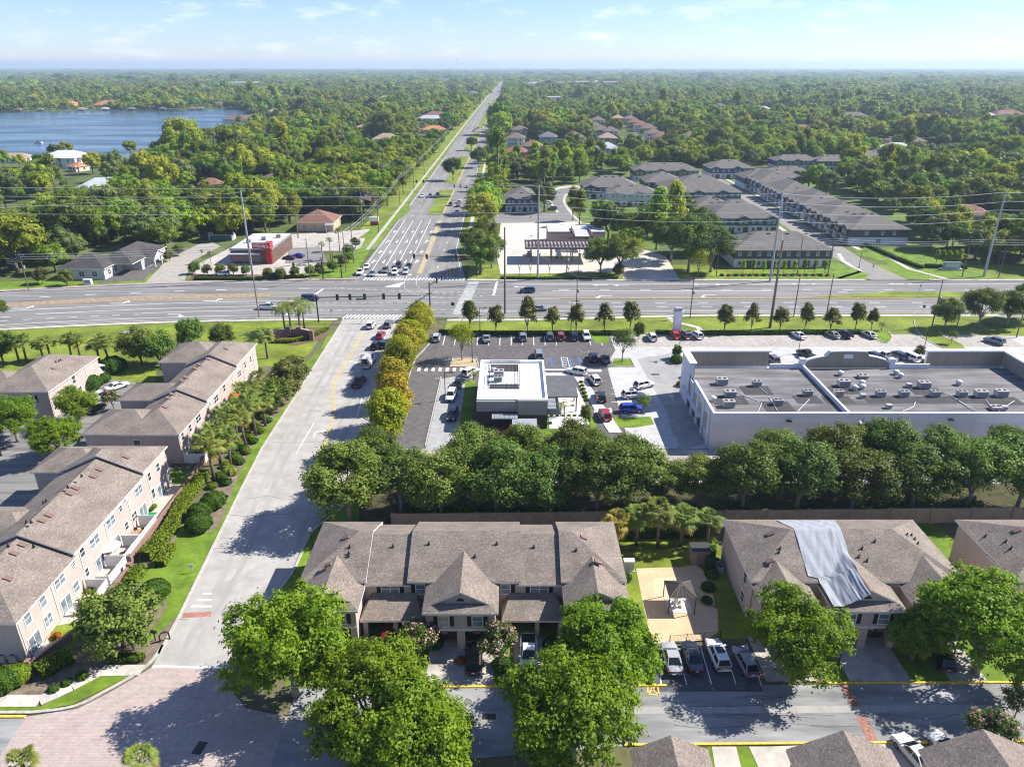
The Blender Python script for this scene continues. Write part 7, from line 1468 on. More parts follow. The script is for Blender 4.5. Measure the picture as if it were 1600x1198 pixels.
# queue on the entrance road
for a in (('suv', 580, 511, -3, Wh, 'white crossover at the head of the left turn queue'), ('suv', 607, 510, -3, Gr, 'dark grey crossover at the head of the right lane queue'), ('hatch', 595, 527, -5, Rd, 'red hatchback second in the queue at the lights'), ('suv', 588, 543, -5, Bk, 'black crossover behind the red hatchback in the queue'), ('suv', 601, 541, -5, Db, 'dark blue car squeezed beside the black crossover in the queue'), ('cargo', 576, 570, -5, Wh, 'white cargo van with roof racks in the queue'), ('pickup', 561, 600, -6, Bk, 'black pickup with a white striped load in the queue')): car(*a, extra='rack' if a[0] == 'cargo' else None)
# cars waiting on the far side
for a in (('pickup', 563, 428, 180, Wh, 'white pickup in the outer lane at the far stop line'), ('sedan', 573, 419, 180, Wh, 'white sedan behind the white pickup at the far stop line'), ('sedan', 582, 430, 180, Sg, 'grey blue sedan at the far stop line'), ('suv', 602, 425, 180, Gr, 'charcoal crossover at the far stop line'), ('suv', 617, 428, 180, Wh, 'white crossover in the middle lane at the far stop line'), ('suv', 623, 417, 180, Bk, 'black crossover waiting behind the white crossover'), ('suv', 634, 427, 180, Si, 'silver crossover in the inner lane at the far stop line'), ('sedan', 639, 418, 180, Bk, 'black sedan behind the silver crossover'),
    ('suv', 824, 457, 90, Db, 'blue grey crossover driving left along the highway'), ('van', 485, 469, -90, Db, 'dark blue minivan in the turn lane of the highway'), ('pickup', 420, 483, -90, Wh, 'white pickup driving right along the highway'), ('sedan', 843, 485, -90, Sg, 'pale blue sedan on the highway behind the magnolias')): car(*a)
for a in (('suv', 660, 308, 180, Wh, 'white car at the second signals, outer lane'), ('suv', 672, 308, 180, Sg, 'pale blue car at the second signals'), ('suv', 684, 306, 180, Rd, 'red car at the second signals'), ('suv', 704, 321, 0, Bk, 'dark car first in the line leaving the second signals'), ('suv', 718, 317, 0, Wh, 'white car waiting beside the dark one on the avenue'), ('suv', 716, 323, 0, Gr, 'charcoal car in the avenue line'), ('sedan', 714, 333, 0, Wh, 'white sedan last in the avenue line')): car(*a, far=True)
for k, (px, py, r_, c) in enumerate(((740, 206, 180, Bk), (743, 203, 180, Gr), (747, 201, 180, Db), (758, 178, 180, Wh), (760, 175, 180, Sg), (761, 166, 180, Wh), (763, 163, 180, Bk), (776, 184, 0, Bk), (781, 164, 0, Gr), (783, 158, 0, Wh), (772, 152, 180, Wh), (779, 144, 180, Gr))): car('suv', px, py, r_, c, ('dark' if c in (Bk, Gr, Db) else 'pale') + ' car far up the avenue heading ' + ('towards the lights' if r_ else 'away'), ('dark' if c in (Bk, Gr, Db) else 'pale') + ' cars far up the avenue ' + ('inbound' if r_ else 'outbound'), True)
# restaurant plot
for a in (('suv', 682, 531, 0, Si, 'silver car at the left end of the restaurant car park row'), ('sedan', 760, 532, 0, Sg, 'grey green car behind the light green young tree'), ('suv', 817, 530, 0, Sg, 'slate car alone left of the dark pair in the back row'), ('suv', 859, 529, 0, Gr, 'dark grey car left of the red one in the back row'), ('suv', 876, 529, 0, (.25, .03, .03), 'dark red car in the back row of the restaurant'), ('suv', 897, 529, 0, Db, 'dark blue car right of the dark red one'), ('suv', 916, 529, 180, Wh, 'white car at the right end of the restaurant back row'), ('van', 842, 558, 0, Sg, 'grey van half hidden behind the white roof'), ('suv', 927, 562, 0, Bk, 'black crossover beside the accessible bays'), ('sedan', 946, 564, 0, Bk, 'black sedan right of the black crossover'),
    ('suv', 901, 584, 62, Wh, 'white crossover turning into the drive through lane'), ('suv', 929, 597, 12, Wh, 'white crossover second in the drive through lane'), ('suv', 938, 624, 2, Bk, 'black crossover in the drive through lane beside a person'), ('suv', 945, 652, 6, Rd, 'red crossover last in the drive through lane'), ('suv', 1006, 605, -62, Wh, 'white crossover backing near the empty bays'), ('suv', 989, 621, -80, Wh, 'white crossover with dark roof parked in the bays'), ('suv', 986, 643, -84, Bl, 'bright blue car in the last bay'), ('suv', 735, 585, -35, Wh, 'white car entering the west lane beside the restaurant'), ('sedan', 717, 602, -10, Bk, 'black sedan in the west lane beside the restaurant'), ('suv', 705, 622, 175, Wh, 'white car in the west lane beside the kerb'), ('suv', 707, 652, 175, Bk, 'black car last in the west lane, half under the oak'), ('suv', 797, 677, 95, Rd, 'bright red car under the drive through canopy')): car(*a, extra='sunroof' if 'dark roof' in a[5] else None)
# retail plot
for a in (('suv', 1018, 530, 4, Wh, 'white car first in the retail back row'), ('hatch', 1054, 527, 8, (.5, .01, .012), 'bright red car below the white sign tower'), ('suv', 1070, 527, 12, Gr, 'grey car right of the bright red one'), ('suv', 1088, 527, 14, Wh, 'white car right of the grey one in the retail row'), ('sedan', 1247, 527, 14, Wh, 'white sedan alone in the retail back row'), ('sedan', 1300, 526, 18, (.2, .19, .18), 'brownish grey sedan in the retail back row'), ('suv', 1319, 526, 18, Bk, 'black crossover in the retail back row'), ('sedan', 1357, 526, 18, (.4, .38, .33), 'champagne sedan in the retail back row'), ('pickup', 1260, 558, 20, Bk, 'black pickup behind the arched parapet'), ('pickup', 1383, 561, 20, Wh, 'white pickup behind the arched parapet'), ('suv', 1401, 559, 20, Db, 'dark blue crossover behind the right of the arched parapet'), ('van', 1421, 562, 20, Wh, 'white minivan behind the retail parapet'), ('suv', 1363, 560, 20, Bk, 'black car hidden by the arched parapet'), ('suv', 1206, 565, 10, Gr, 'dark car behind the left parapet of the retail strip'), ('suv', 1553, 536, 30, Sg, 'pale blue car driving in the east car park')): car(*a)
# burger restaurant, fuel lot, estate
for a in (('sedan', 452, 405, 70, (.06, .015, .05), 'dark purple sedan beside the burger restaurant'), ('sedan', 466, 402, 70, Bl, 'blue sedan beside the burger restaurant'), ('suv', 424, 434, 90, Bk, 'dark car behind the burger restaurant hedge'), ('suv', 347, 431, 90, Wh, 'white car behind the burger restaurant hedge'), ('suv', 873, 402, 0, Bk, 'black car under the red steel canopy'), ('suv', 827, 399, 0, Rd, 'red car at the edge of the canopy shade'), ('suv', 842, 388, 90, (.15, .02, .02), 'dark red car beside the fuel station shop'), ('sedan', 856, 319, 90, Wh, 'white car beside the lone grey townhouse'), ('suv', 863, 328, 90, Gr, 'grey car beside the lone grey townhouse'), ('suv', 1139, 278, 90, Rd, 'red car outside the blue far block'), ('van', 1186, 302, 80, Wh, 'white van on the estate street'), ('suv', 1247, 339, 70, Wh, 'white car in front of the street row'), ('suv', 1243, 334, 70, Db, 'dark blue car in front of the street row'), ('suv', 1294, 362, 70, Si, 'silver car on a street row driveway'), ('suv', 1320, 375, 70, Wh, 'white car on the street row driveway closest to the highway'), ('sedan', 1205, 316, 70, Wh, 'white sedan on a driveway up the estate street')): car(*a, far=True)
# courtyard on the left
for a in (('sedan', 184, 607, -35, Wh, 'white sedan in the courtyard by the round shrub'), ('van', 157, 624, -30, Si, 'silver minivan in the courtyard'), ('cargo', 156, 588, -40, Wh, 'white truck at the back of the courtyard'), ('suv', 147, 642, -30, Bk, 'dark car under the courtyard tree')): car(*a)
# ============================================================ WALLS, POLES, SIGNS, STREET FURNITURE
WALLM = mat('boundary_wall_tan', (.33, .265, .195), .92, .1, 1.2, big=.1, bigscale=.3); BRICK = brickmat('red_brick', (.22, .115, .085), (.29, .16, .12), (.26, .21, .18), .3, .1, .012)
t = thing('boundary_wall', 'long tan masonry wall behind the front townhouses', 'wall', (-17, 88.2, 0))
b = MB(); a = Vector((-17.1, 88.2)); e = Vector((118, 90.6)); d_ = (e - a).normalized(); nn = Vector((-d_.y, d_.x)); n_ = int((e - a).length / 6)
for k in range(n_):
    p = a + d_ * (k * 6 + .02); q = a + d_ * (k * 6 + 5.98); w = nn * .1; o_ = lambda v: (v.x + 17, v.y - 88.2)
    MB().prism([o_(p - w), o_(q - w), o_(q + w), o_(p + w)], 0, 2.45 + .03 * math.sin(k * 3.3)).build('wall_panel', WALLM, t)
    p0 = a + d_ * k * 6; MB().prism([o_(p0 - d_ * .22 - nn * .2), o_(p0 + d_ * .22 - nn * .2), o_(p0 + d_ * .22 + nn * .2), o_(p0 - d_ * .22 + nn * .2)], 0, 2.56).build('pillar', WALLM, t)
# the brick wall along the left patios
BW = [G(318, 725), G(288, 768), G(205, 880)]; BW2 = [G(204, 893), G(130, 985), G(48, 1046)]
for lab, P in (('brown brick wall between patios and hedge, upper stretch', BW), ('brown brick wall around the lower garden', BW2)):
    t = thing('brick_wall', lab, 'wall', (*P[0], 0)); b = MB(); P = [(p[0] - P[0][0], p[1] - P[0][1]) for p in P]; kerb(b, P, .28, 0, 1.0); b.build('wall', BRICK, t); b = MB(); kerb(b, P, .36, 1.0, 1.07); b.build('coping', mat('brick_coping', (.24, .15, .12), .9), t)
    for p in P: MB().box(p[0] - .3, p[1] - .3, 0, p[0] + .3, p[1] + .3, 1.4).build('pillar', BRICK, t)
VIN = mat('white_vinyl', (.74, .73, .71), .6); TANW = mat('patio_wall_brown', (.36, .24, .19), .9)
def screen(label, pts, h=1.75, m=None):
    t = thing('patio_fence', label, 'fence', (*pts[0], 0)); o = pts[0]; i = 0
    for a, c in zip(pts[:-1], pts[1:]):
        L = math.dist(a, c); n = max(1, round(L / 1.8))
        for k in range(n):
            p = Vector(a).lerp(Vector(c), k / n); q = Vector(a).lerp(Vector(c), (k + 1) / n); dd = (q - p).normalized(); p += dd * .05; q -= dd * .05; nn = Vector((-dd.y, dd.x)) * .03
            MB().prism([(v.x - o[0], v.y - o[1]) for v in (p - nn, q - nn, q + nn, p + nn)], .04, h).build('panel', m or VIN, t); MB().box(p.x - o[0] - .07, p.y - o[1] - .07, 0, p.x - o[0] + .07, p.y - o[1] + .07, h + .08).build('post', m or VIN, t)
for lab, y0, y1, xo in (('white vinyl patio fence around the green turf patio', 84.2, 88.8, -51.4), ('white vinyl fence around the dining patio', 79.6, 84.0, -51.4), ('white vinyl fence around the parasol patio', 75.2, 79.4, -51.2), ('white vinyl fence around the lower leafy patio', 70.2, 74.6, -51.2)):
    screen(lab, [(-53.9, y1), (xo, y1), (xo, y0), (-53, y0)])
screen('white patio fence at the corner of the stepped townhouse row', [(-54.9, 107.0), (-51.4, 107.0), (-51.4, 110)])
for y in (112.5, 118.5, 124.5, 130.5, 137): screen('brown patio divider along the stepped townhouse row', [(-54.9, y), (-51.6, y)], 1.8, TANW)
for o in [o for o in bpy.data.objects if o.get('label') == 'brown patio divider along the stepped townhouse row']: o['group'] = 'patio dividers of the stepped row'
def parasol(px, py, col, label, z=0):
    x, y = G(px, py); t = thing('parasol', label, 'parasol', (x, y, 0)); b = MB(); n = 8
    for k in range(n):
        a0, a1 = 6.2832 * k / n, 6.2832 * (k + 1) / n; b.face([(1.5 * math.cos(a0), 1.5 * math.sin(a0), 2.15), (1.5 * math.cos(a1), 1.5 * math.sin(a1), 2.15), (0, 0, 2.75)])
    b.build('canopy', mat('parasol_' + str(px), col, .8, .05, 2), t); b = MB(); b.tube([(0, 0, 0), (0, 0, 2.8)], .03, 6); b.build('pole', WMETAL, t)
    for k in range(n): a0 = 6.2832 * k / n; b = MB(); b.tube([(0, 0, 2.7), (1.48 * math.cos(a0), 1.48 * math.sin(a0), 2.12)], .015, 4); b.build('rib', WMETAL, t)
parasol(366, 634, (.75, .12, .03), 'orange parasol on a patio of the stepped townhouse row'); parasol(176, 874, (.66, .58, .47), 'beige parasol on a walled patio of the long pink row')
def patio_set(px, py, label):
    x, y = G(px, py); t = thing('dining_table', label + ' table', 'table', (x, y, 0), .9); wd = mat('teak', (.36, .23, .12), .7, .15, 3); b = MB()
    for k in range(5): b.box(-.9, -.45 + k * .18, .7, .9, -.29 + k * .18, .74)
    b.build('table_top', wd, t)
    for sx in (-.8, .75):
        for sy in (-.4, .35): MB().box(sx, sy, 0, sx + .06, sy + .06, .7).build('leg', wd, t)
    for k in range(4):
        a = (k % 2) * 1.0 - .5; s = -1 if k < 2 else 1; c = thing('patio_chair', label + ' chair, ' + ('first', 'second', 'third', 'fourth')[k] + ' of the set', 'chair', (x + a, y + s * .8, 0), 0 if s < 0 else math.pi, 'chairs at the patio dining table'); cm_ = mat('chair_brown', (.12, .08, .06), .7)
        MB().box(-.22, -.2, .42, .22, .22, .47).build('seat', cm_, c); MB().box(-.22, -.24, .47, .22, -.19, .9).build('backrest', cm_, c)
        for sx in (-.2, .17):
            for sy in (-.2, .18): MB().box(sx, sy, 0, sx + .03, sy + .03, .42).build('leg', cm_, c)
patio_set(214, 838, 'brown slatted patio dining')
for k, (px, py, col) in enumerate(((240, 793, 'hedge'), (235, 797, 'bush'), (222, 812, 'hedge'), (205, 828, 'bush'), (222, 832, 'hedge'), (193, 868, 'bush'), (150, 932, 'bush'), (140, 925, 'hedge'), (88, 995, 'red'))):
    x, y = G(px, py); o = plant('low_shrub', x, y, 'leafy potted plant on a walled patio of the long row', .55, v={'bush': 0, 'hedge': 1, 'red': 2}[col], cat='plant', name='patio_plant', group='patio plants of the long row')
def ac_unit(px, py, label):
    x, y = G(px, py); t = thing('air_conditioner', label, 'air conditioner', (x, y, 0)); b = MB(); b.box(-.42, -.42, .05, .42, .42, .85); b.build('casing', mat('ac_grey', (.35, .35, .33), .6), t); b = MB(); b.lathe([(.34, .852), (.34, .89), (.1, .9)], 14); b.build('fan', BLACK, t); MB().box(-.5, -.5, 0, .5, .5, .05).build('pad', CONC, t)
for px, py, lab in ((262, 731, 'grey air conditioner on the strip of lawn between pink rows'), (6, 1030, 'pale air conditioner at the left edge, outer one'), (24, 1030, 'pale air conditioner at the left edge by the wall'), (1119, 882, 'air conditioner by the tarp townhouse, rear one'), (1124, 892, 'air conditioner by the tarp townhouse, front one')): ac_unit(px, py, lab)
# --- playground yard
x, y = G(1060, 945); t = thing('gazebo', 'dark roofed gazebo with pale ribs on the golden mulch', 'gazebo', (x, y, 0)); gm_ = mat('gazebo_brown', (.055, .042, .036), .75, .1, 3); w_ = 1.65
b = MB(); c4 = [(-w_, -w_), (w_, -w_), (w_, w_), (-w_, w_)]
for k in range(4): p, q = c4[k], c4[(k + 1) % 4]; b.face([(*p, 2.45), (*q, 2.45), (q[0] * .12, q[1] * .12, 3.2), (p[0] * .12, p[1] * .12, 3.2)])
b.face([(p[0] * .12, p[1] * .12, 3.2) for p in c4]); b.face([(*p, 2.44) for p in c4][::-1]); b.build('roof', gm_, t)
for p in c4 + [(0, -w_), (w_, 0), (0, w_), (-w_, 0), (w_ * .5, -w_), (-w_ * .5, -w_)]: b = MB(); b.tube([(*p, 2.48), (p[0] * .12, p[1] * .12, 3.24)], .022, 4); b.build('rib', mat('gazebo_rib', (.3, .28, .26), .6), t)
for p in c4: MB().box(p[0] * .96 - .05, p[1] * .96 - .05, 0, p[0] * .96 + .05, p[1] * .96 + .05, 2.45).build('post', BLACK, t)
MB().box(-1.5, -1.5, 0, 1.5, 1.5, .06).build('floor', mat('gazebo_floor', (.6, .55, .46), .9), t)
for k, (a, c) in enumerate(((-.5, -.5), (.4, -.3), (-.1, .5), (.7, .6))):
    cht = thing('garden_chair', ('left front', 'right front', 'middle back', 'right back')[k] + ' pale chair under the gazebo roof', 'chair', (x + a, y + c, .06), k * 1.3); MB().box(-.25, -.25, .35, .25, .25, .42).build('seat', WSIGN, cht); MB().box(-.25, .2, .42, .25, .25, .9).build('backrest', WSIGN, cht)
    for sx in (-.22, .18): MB().box(sx, -.22, 0, sx + .04, -.18, .35).build('leg', WSIGN, cht); MB().box(sx, .18, 0, sx + .04, .22, .35).build('leg', WSIGN, cht)
x, y = G(1092, 878); t = thing('garden_shed', 'small brown shed with flat dark roof behind the playground', 'shed', (x, y, 0)); MB().box(-1.15, -.6, 0, 1.15, 1.2, 2.2).build('wall', mat('shed_brown', (.27, .215, .17), .9, .1, 2), t); MB().box(-1.25, -.7, 2.2, 1.25, 1.3, 2.32).build('roof', mat('shed_roof', (.05, .05, .052), .8), t); MB().box(-.5, -.64, .05, .5, -.605, 2.0).build('door', mat('shed_door', (.22, .175, .14), .9), t)
x, y = G(982, 890); t = thing('utility_box', 'pale metal utility box by the townhouse corner', 'utility box', (x, y, 0)); MB().box(-.65, -.35, .1, .65, .35, 1.5).build('cabinet', GALV, t); MB().box(-.72, -.42, 1.5, .72, .42, 1.62).build('lid', mat('box_lid', (.6, .6, .58), .6), t); MB().box(-.75, -.5, 0, .75, .5, .1).build('plinth', CONC, t)
x, y = G(652, 788); t = thing('utility_box', 'green grey transformer box among the oaks behind the wall', 'utility box', (x, y, 0)); MB().box(-1, -.7, .1, 1, .7, 1.3).build('cabinet', mat('transformer_green', (.16, .2, .18), .6), t); MB().box(-1.1, -.8, 0, 1.1, .8, .1).build('plinth', CONC, t)
def rail_fence(label, pts, h=1.1, sp=1.8, m=None):
    t = thing('metal_fence', label, 'fence', (*pts[0], 0)); o = pts[0]
    for a, c in zip(pts[:-1], pts[1:]):
        L = math.dist(a, c); n = max(1, round(L / sp)); d = Vector((c[0] - a[0], c[1] - a[1])) / L
        for z in (.15, h - .05): b = MB(); b.tube([(a[0] - o[0], a[1] - o[1], z), (c[0] - o[0], c[1] - o[1], z)], .025, 4); b.build('rail', BLACK, t)
        for k in range(n + 1): p = Vector(a).lerp(Vector(c), k / n); MB().box(p.x - o[0] - .035, p.y - o[1] - .035, 0, p.x - o[0] + .035, p.y - o[1] + .035, h + .05).build('post', BLACK, t)
        b = MB(); k = int(L / .16)
        for j in range(k): p = Vector(a).lerp(Vector(c), (j + .5) / k); b.box(p.x - o[0] - .009, p.y - o[1] - .009, .15, p.x - o[0] + .009, p.y - o[1] + .009, h - .05)
        ob_ = b.build('pickets', BLACK, t, uv=False); ob_['kind'] = 'stuff'
rail_fence('black metal fence in front of the playground yard', [G(1046, 1004), G(1125, 997)]); rail_fence('black metal fence behind the playground under the palms', [G(964, 862), G(1085, 856)], 1.0); rail_fence('black metal fence along the right of the playground', [G(1084, 934), G(1118, 950)], 1.0)
# --- drains and manholes
def grate(px, py, w, d, rz, label, nb=8):
    x, y = G(px, py); t = thing('drain_grate', label, 'drain', (x, y, .005), R(rz)); b = MB(); f = .1
    for a in ((-w / 2 - f, -d / 2 - f, w / 2 + f, -d / 2), (-w / 2 - f, d / 2, w / 2 + f, d / 2 + f), (-w / 2 - f, -d / 2, -w / 2, d / 2), (w / 2, -d / 2, w / 2 + f, d / 2)): b.box(a[0], a[1], 0, a[2], a[3], .03)
    b.build('frame', KERB, t); b = MB(); b.box(-w / 2, -d / 2, 0, w / 2, d / 2, .008); b.build('pit', BLACK, t)
    bar = MB().box(-.02, -d / 2, .01, .02, d / 2, .028).mesh('bar', mat('grate_iron', (.16, .14, .13), .7, metal=.4))
    for k in range(nb): ob('bar', bar, t, (-w / 2 + w * (k + .5) / nb, 0, 0))
grate(312, 1168, 1.0, 1.5, -8, 'iron drain grate in the brick paved drive'); grate(764, 1119, 1.5, .8, 0, 'iron drain grate in the grey drive between the big trees'); grate(1024, 585, 1.8, .8, 0, 'long iron drain in the pale retail drive', 10); grate(1025, 566, .7, .9, 0, 'small iron drain higher up the retail drive', 4); grate(914, 549, 1.6, .7, 0, 'iron drain in the dark restaurant car park', 8)
def manhole(px, py, label, r_=.45):
    x, y = G(px, py); t = thing('manhole_cover', label, 'manhole', (x, y, .01)); b = MB(); b.lathe([(r_, 0), (r_, .02)], 18); b.build('cover', mat('cast_iron', (.16, .16, .16), .7, .2, 6), t); b = MB(); b.lathe([(r_ + .08, 0), (r_ + .08, .012)], 18); b.build('frame', KERB, t)
manhole(731, 1096, 'round manhole cover in the grey drive below the black car'); manhole(684, 591, 'round manhole in the dark restaurant lane'); manhole(353, 957, 'manhole beside the brick band on the entrance road', .4)
# --- lamps and poles
def lamp_post(px, py, h, label, globe=True, arm=1.2):
    x, y = G(px, py); t = thing('street_lamp', label, 'street lamp', (x, y, 0)); b = MB(); b.tube([(0, 0, 0), (0, 0, h)], [.09, .06], 8); b.lathe([(.18, 0), (.16, .4), (.08, .5)], 8); b.build('pole', BLACK, t)
    if globe: b = MB(); b.lathe([(.08, h), (.24, h + .12), (.28, h + .3), (.2, h + .5), (.06, h + .58)], 12); b.build('globe', mat('lamp_globe', (.55, .62, .66), .25), t, True); b = MB(); b.lathe([(.1, h - .06), (.14, h + .02)], 8); b.build('collar', BLACK, t)
    else: MB().box(-.06, -.05, h - .1, arm, .05, h).build('arm', BLACK, t); MB().box(arm - .1, -.18, h - .08, arm + .55, .18, h + .06).build('lamp_head', BLACK, t)
lamp_post(779, 1048, 3.6, 'globe lamp on a black post in the right crape myrtle'); lamp_post(1308, 1046, 3.8, 'globe lamp on a black post beside the double driveway'); lamp_post(489, 858, 3.0, 'globe lamp beside the townhouse roof corner'); lamp_post(2, 712, 3.4, 'globe lamp at the left edge by the court drive')
for px, py, h, lab in ((892, 518, 8, 'dark lamp pole between the fourth and fifth magnolia'), (738, 566, 7, 'dark lamp pole on the straw mulch island'), (696, 625, 6, 'dark lamp pole beside the west lane of the restaurant'), (881, 676, 5.5, 'dark lamp pole on the restaurant lawn'), (1060, 560, 6.5, 'dark lamp pole on the drive island'), (1247, 553, 6, 'dark lamp pole behind the left of the arched parapet'), (1443, 548, 6, 'dark lamp pole at the retail car park end'), (750, 517, 6, 'dark lamp pole beside the second magnolia'), (1342, 418, 5.5, 'dark estate lamp at the street mouth'), (904, 428, 8, 'dark lamp pole on the fuel lot verge'), (1300, 400, 5, 'dark estate lamp beside the charcoal row'), (827, 331, 5, 'dark estate lamp beside the lone grey townhouse')): lamp_post(px, py, h, lab, False)
STEEL = mat('pole_steel', (.36, .385, .41), .5, .08, .6, metal=.15); WOOD = mat('pole_wood', (.17, .125, .095), .95, .2, 1.2, stretch=(4, 4, .3)); RUSTY = mat('pole_brown', (.21, .15, .12), .9, .2, .8, stretch=(3, 3, .3))
TOPS = {}
def pole(key, px, yb, yt, label, kind='wood', r0=.2, arm=False, can=False):
    x, y = G(px, yb); v = (599 - yt) / F; h = CAM_H + y * (v * C_ - S_) / (C_ + v * S_); m = {'wood': WOOD, 'steel': STEEL, 'brown': RUSTY}[kind]
    t = thing('transmission_pole' if kind == 'steel' else 'utility_pole', label, 'utility pole', (x, y, 0)); b = MB(); b.tube([(0, 0, 0), (0, 0, h * .5), (0, 0, h)], [r0, r0 * .82, r0 * .6], 10); b.build('pole', m, t); TOPS[key] = (x, y, h)
    if arm: MB().box(-1.2, -.08, h - .8, 1.2, .08, h - .65).build('crossarm', WOOD, t); [MB().lathe([(.05, 0), (.09, .1), (.05, .25)], 6, (q, 0, h - .65)).build('insulator', GALV, t) for q in (-1.1, -.5, .5, 1.1)]
    if can: b = MB(); b.lathe([(.2, -.5), (.3, -.45), (.3, .4), (.15, .5)], 10, (.42, 0, h * .62)); b.build('transformer', GALV, t)
    if kind == 'steel':
        for q in range(3): b = MB(); z = h - .6 - q * 2.6; s = 1 if q % 2 else -1; b.tube([(0, 0, z), (s * 1.3, 0, z + .2)], [.09, .06], 6); b.build('insulator', GALV, t)
    return t
pole('L', 396, 438, 298, 'tall pale steel pole leaning out at the left of the crossing', 'steel', .36)
pole('M', 840, 437, 288, 'tall pale steel pole on the fuel lot verge', 'steel', .36); pole('Rr', 1537, 432, 299, 'tall pale steel pole at right beside the estate sign', 'steel', .4)
pole('S', 1203, 440, 300, 'tall pale steel pole before the charcoal estate row', 'steel', .36); pole('B', 1203, 512, 375, 'tall brown pole in the right verge', 'brown', .36); pole('M2', 789, 490, 355, 'brown wooden pole at the crossing corner', 'brown', .3)
pole('w1', 900, 494, 430, 'dark pole with a small box beside the highway', 'wood', .15, False, True); pole('w2', 1078, 497, 432, 'dark pole beside the highway left of the sign tower', 'wood', .15, False, True)
for k, (key, px, yb, yt, lab, ar, ca) in enumerate((('a1', 1240, 495, 428, 'first slim dark pole right of the brown pole', 0, 0), ('a2', 1291, 494, 427, 'second slim dark pole right of the brown pole', 0, 0), ('a3', 1456, 510, 438, 'dark pole with a transformer left of the verge oaks', 0, 1), ('a4', 1492, 522, 455, 'thin pole leaning behind the verge oaks', 0, 0), ('a5', 1588, 527, 460, 'pole at the right edge of the verge', 0, 0), ('n1', 1119, 432, 372, 'wooden pole with crossarm before the huge oaks', 1, 0), ('n2', 1245, 432, 371, 'wooden pole left of the charcoal row end', 0, 0), ('n3', 1293, 432, 370, 'wooden pole at the charcoal row end', 0, 0), ('n4', 1503, 433, 372, 'wooden pole with crossarm left of the sloping steel pole', 1, 0), ('n5', 1560, 434, 390, 'wooden pole behind the estate sign', 1, 0), ('n6', 885, 432, 390, 'wooden pole with crossarm before the canopy', 1, 1),
    ('g1', 45, 453, 395, 'wooden pole with crossarm at the left by the office', 1, 1), ('g2', 485, 437, 372, 'wooden pole on the burger restaurant verge', 0, 0), ('g3', 541, 424, 360, 'thin pole left beside the avenue approach', 0, 0), ('g4', 553, 412, 350, 'second thin pole beside the avenue approach', 0, 0), ('g5', 592, 363, 313, 'wooden pole with crossarm beside the avenue', 1, 1), ('g6', 625, 320, 275, 'wooden pole farther up the avenue', 1, 0), ('g7', 663, 274, 240, 'pole far up the avenue', 0, 0), ('g8', 522, 425, 392, 'short brown pole on the burger verge', 0, 0), ('g9', 647, 300, 262, 'second pole farther up the avenue', 1, 0), ('h0', 405, 497, 365, 'rust brown pole beside the leaning steel pole', 0, 0), ('h1', 303, 436, 413, 'short white post before the burger restaurant', 0, 0), ('h2', 386, 437, 410, 'thin post beside the burger hedge', 0, 0))): pole(key, px, yb, yt, lab, 'wood' if key != 'h0' else 'brown', .16, ar, ca)
WIRE = mat('cable', (.45, .45, .46), .6)
def cable(label, pts, sag=1.2, rad=.03, group=None):
    t = MB(); P = []
    for a, c in zip(pts[:-1], pts[1:]):
        for k in range(12): u = k / 12; p = Vector(a).lerp(Vector(c), u); p.z -= sag * 4 * u * (1 - u); P.append(p)
    P.append(Vector(pts[-1])); t.tube(P, rad, 4); o = t.build('power_cable', WIRE, uv=False); tag(o, label, 'cable', group)
def tp(k, dz=0, dx=0): x, y, h = TOPS[k]; return (x + dx, y, h + dz)
for q in range(4):
    s = (1.3 if q % 2 else -1.3) if q < 3 else 0; dz = -.4 - q * 2.6
    cable(('top', 'second', 'third', 'lowest')[q] + ' high voltage cable across the estate between steel poles', [(-260, 226, 30 + dz), tp('M', dz, s), tp('S', dz, s), tp('Rr', dz, s), (380, 236, 27 + dz)], 1.6, .055)
for q in range(3): cable(('upper', 'middle', 'lower')[q] + ' wire along the wooden poles north of the highway', [(-150, 213, 9 - q * .7), tp('g1', -.5 - q * .7), tp('g2', -.5 - q * .7), (-12, 228, 10 - q * .7), tp('n6', -.5 - q * .7), tp('n1', -.5 - q * .7), tp('n3', -.5 - q * .7), tp('n4', -.5 - q * .7), (330, 232, 11 - q)], .9, .045)
for q in range(2): cable(('upper', 'lower')[q] + ' wire running up the left of the avenue', [tp('g3', -.4 - q), tp('g5', -.4 - q), tp('g6', -.4 - q), tp('g7', -.4 - q), (-58, 760, 9)], .8, .045)
cable('wire along the dark poles south of the highway', [tp('M2', -.5), tp('w1', -.3), tp('w2', -.3), tp('a1', -.3), tp('a3', -.3), (300, 196, 9)], .7, .02); cable('long wire from the leaning steel pole to the left', [tp('L', -.6), (-230, 150, 30)], 1.2, .03); cable('wire between brown pole and steel pole', [tp('B', -.6), tp('S', -1)], .6, .025)
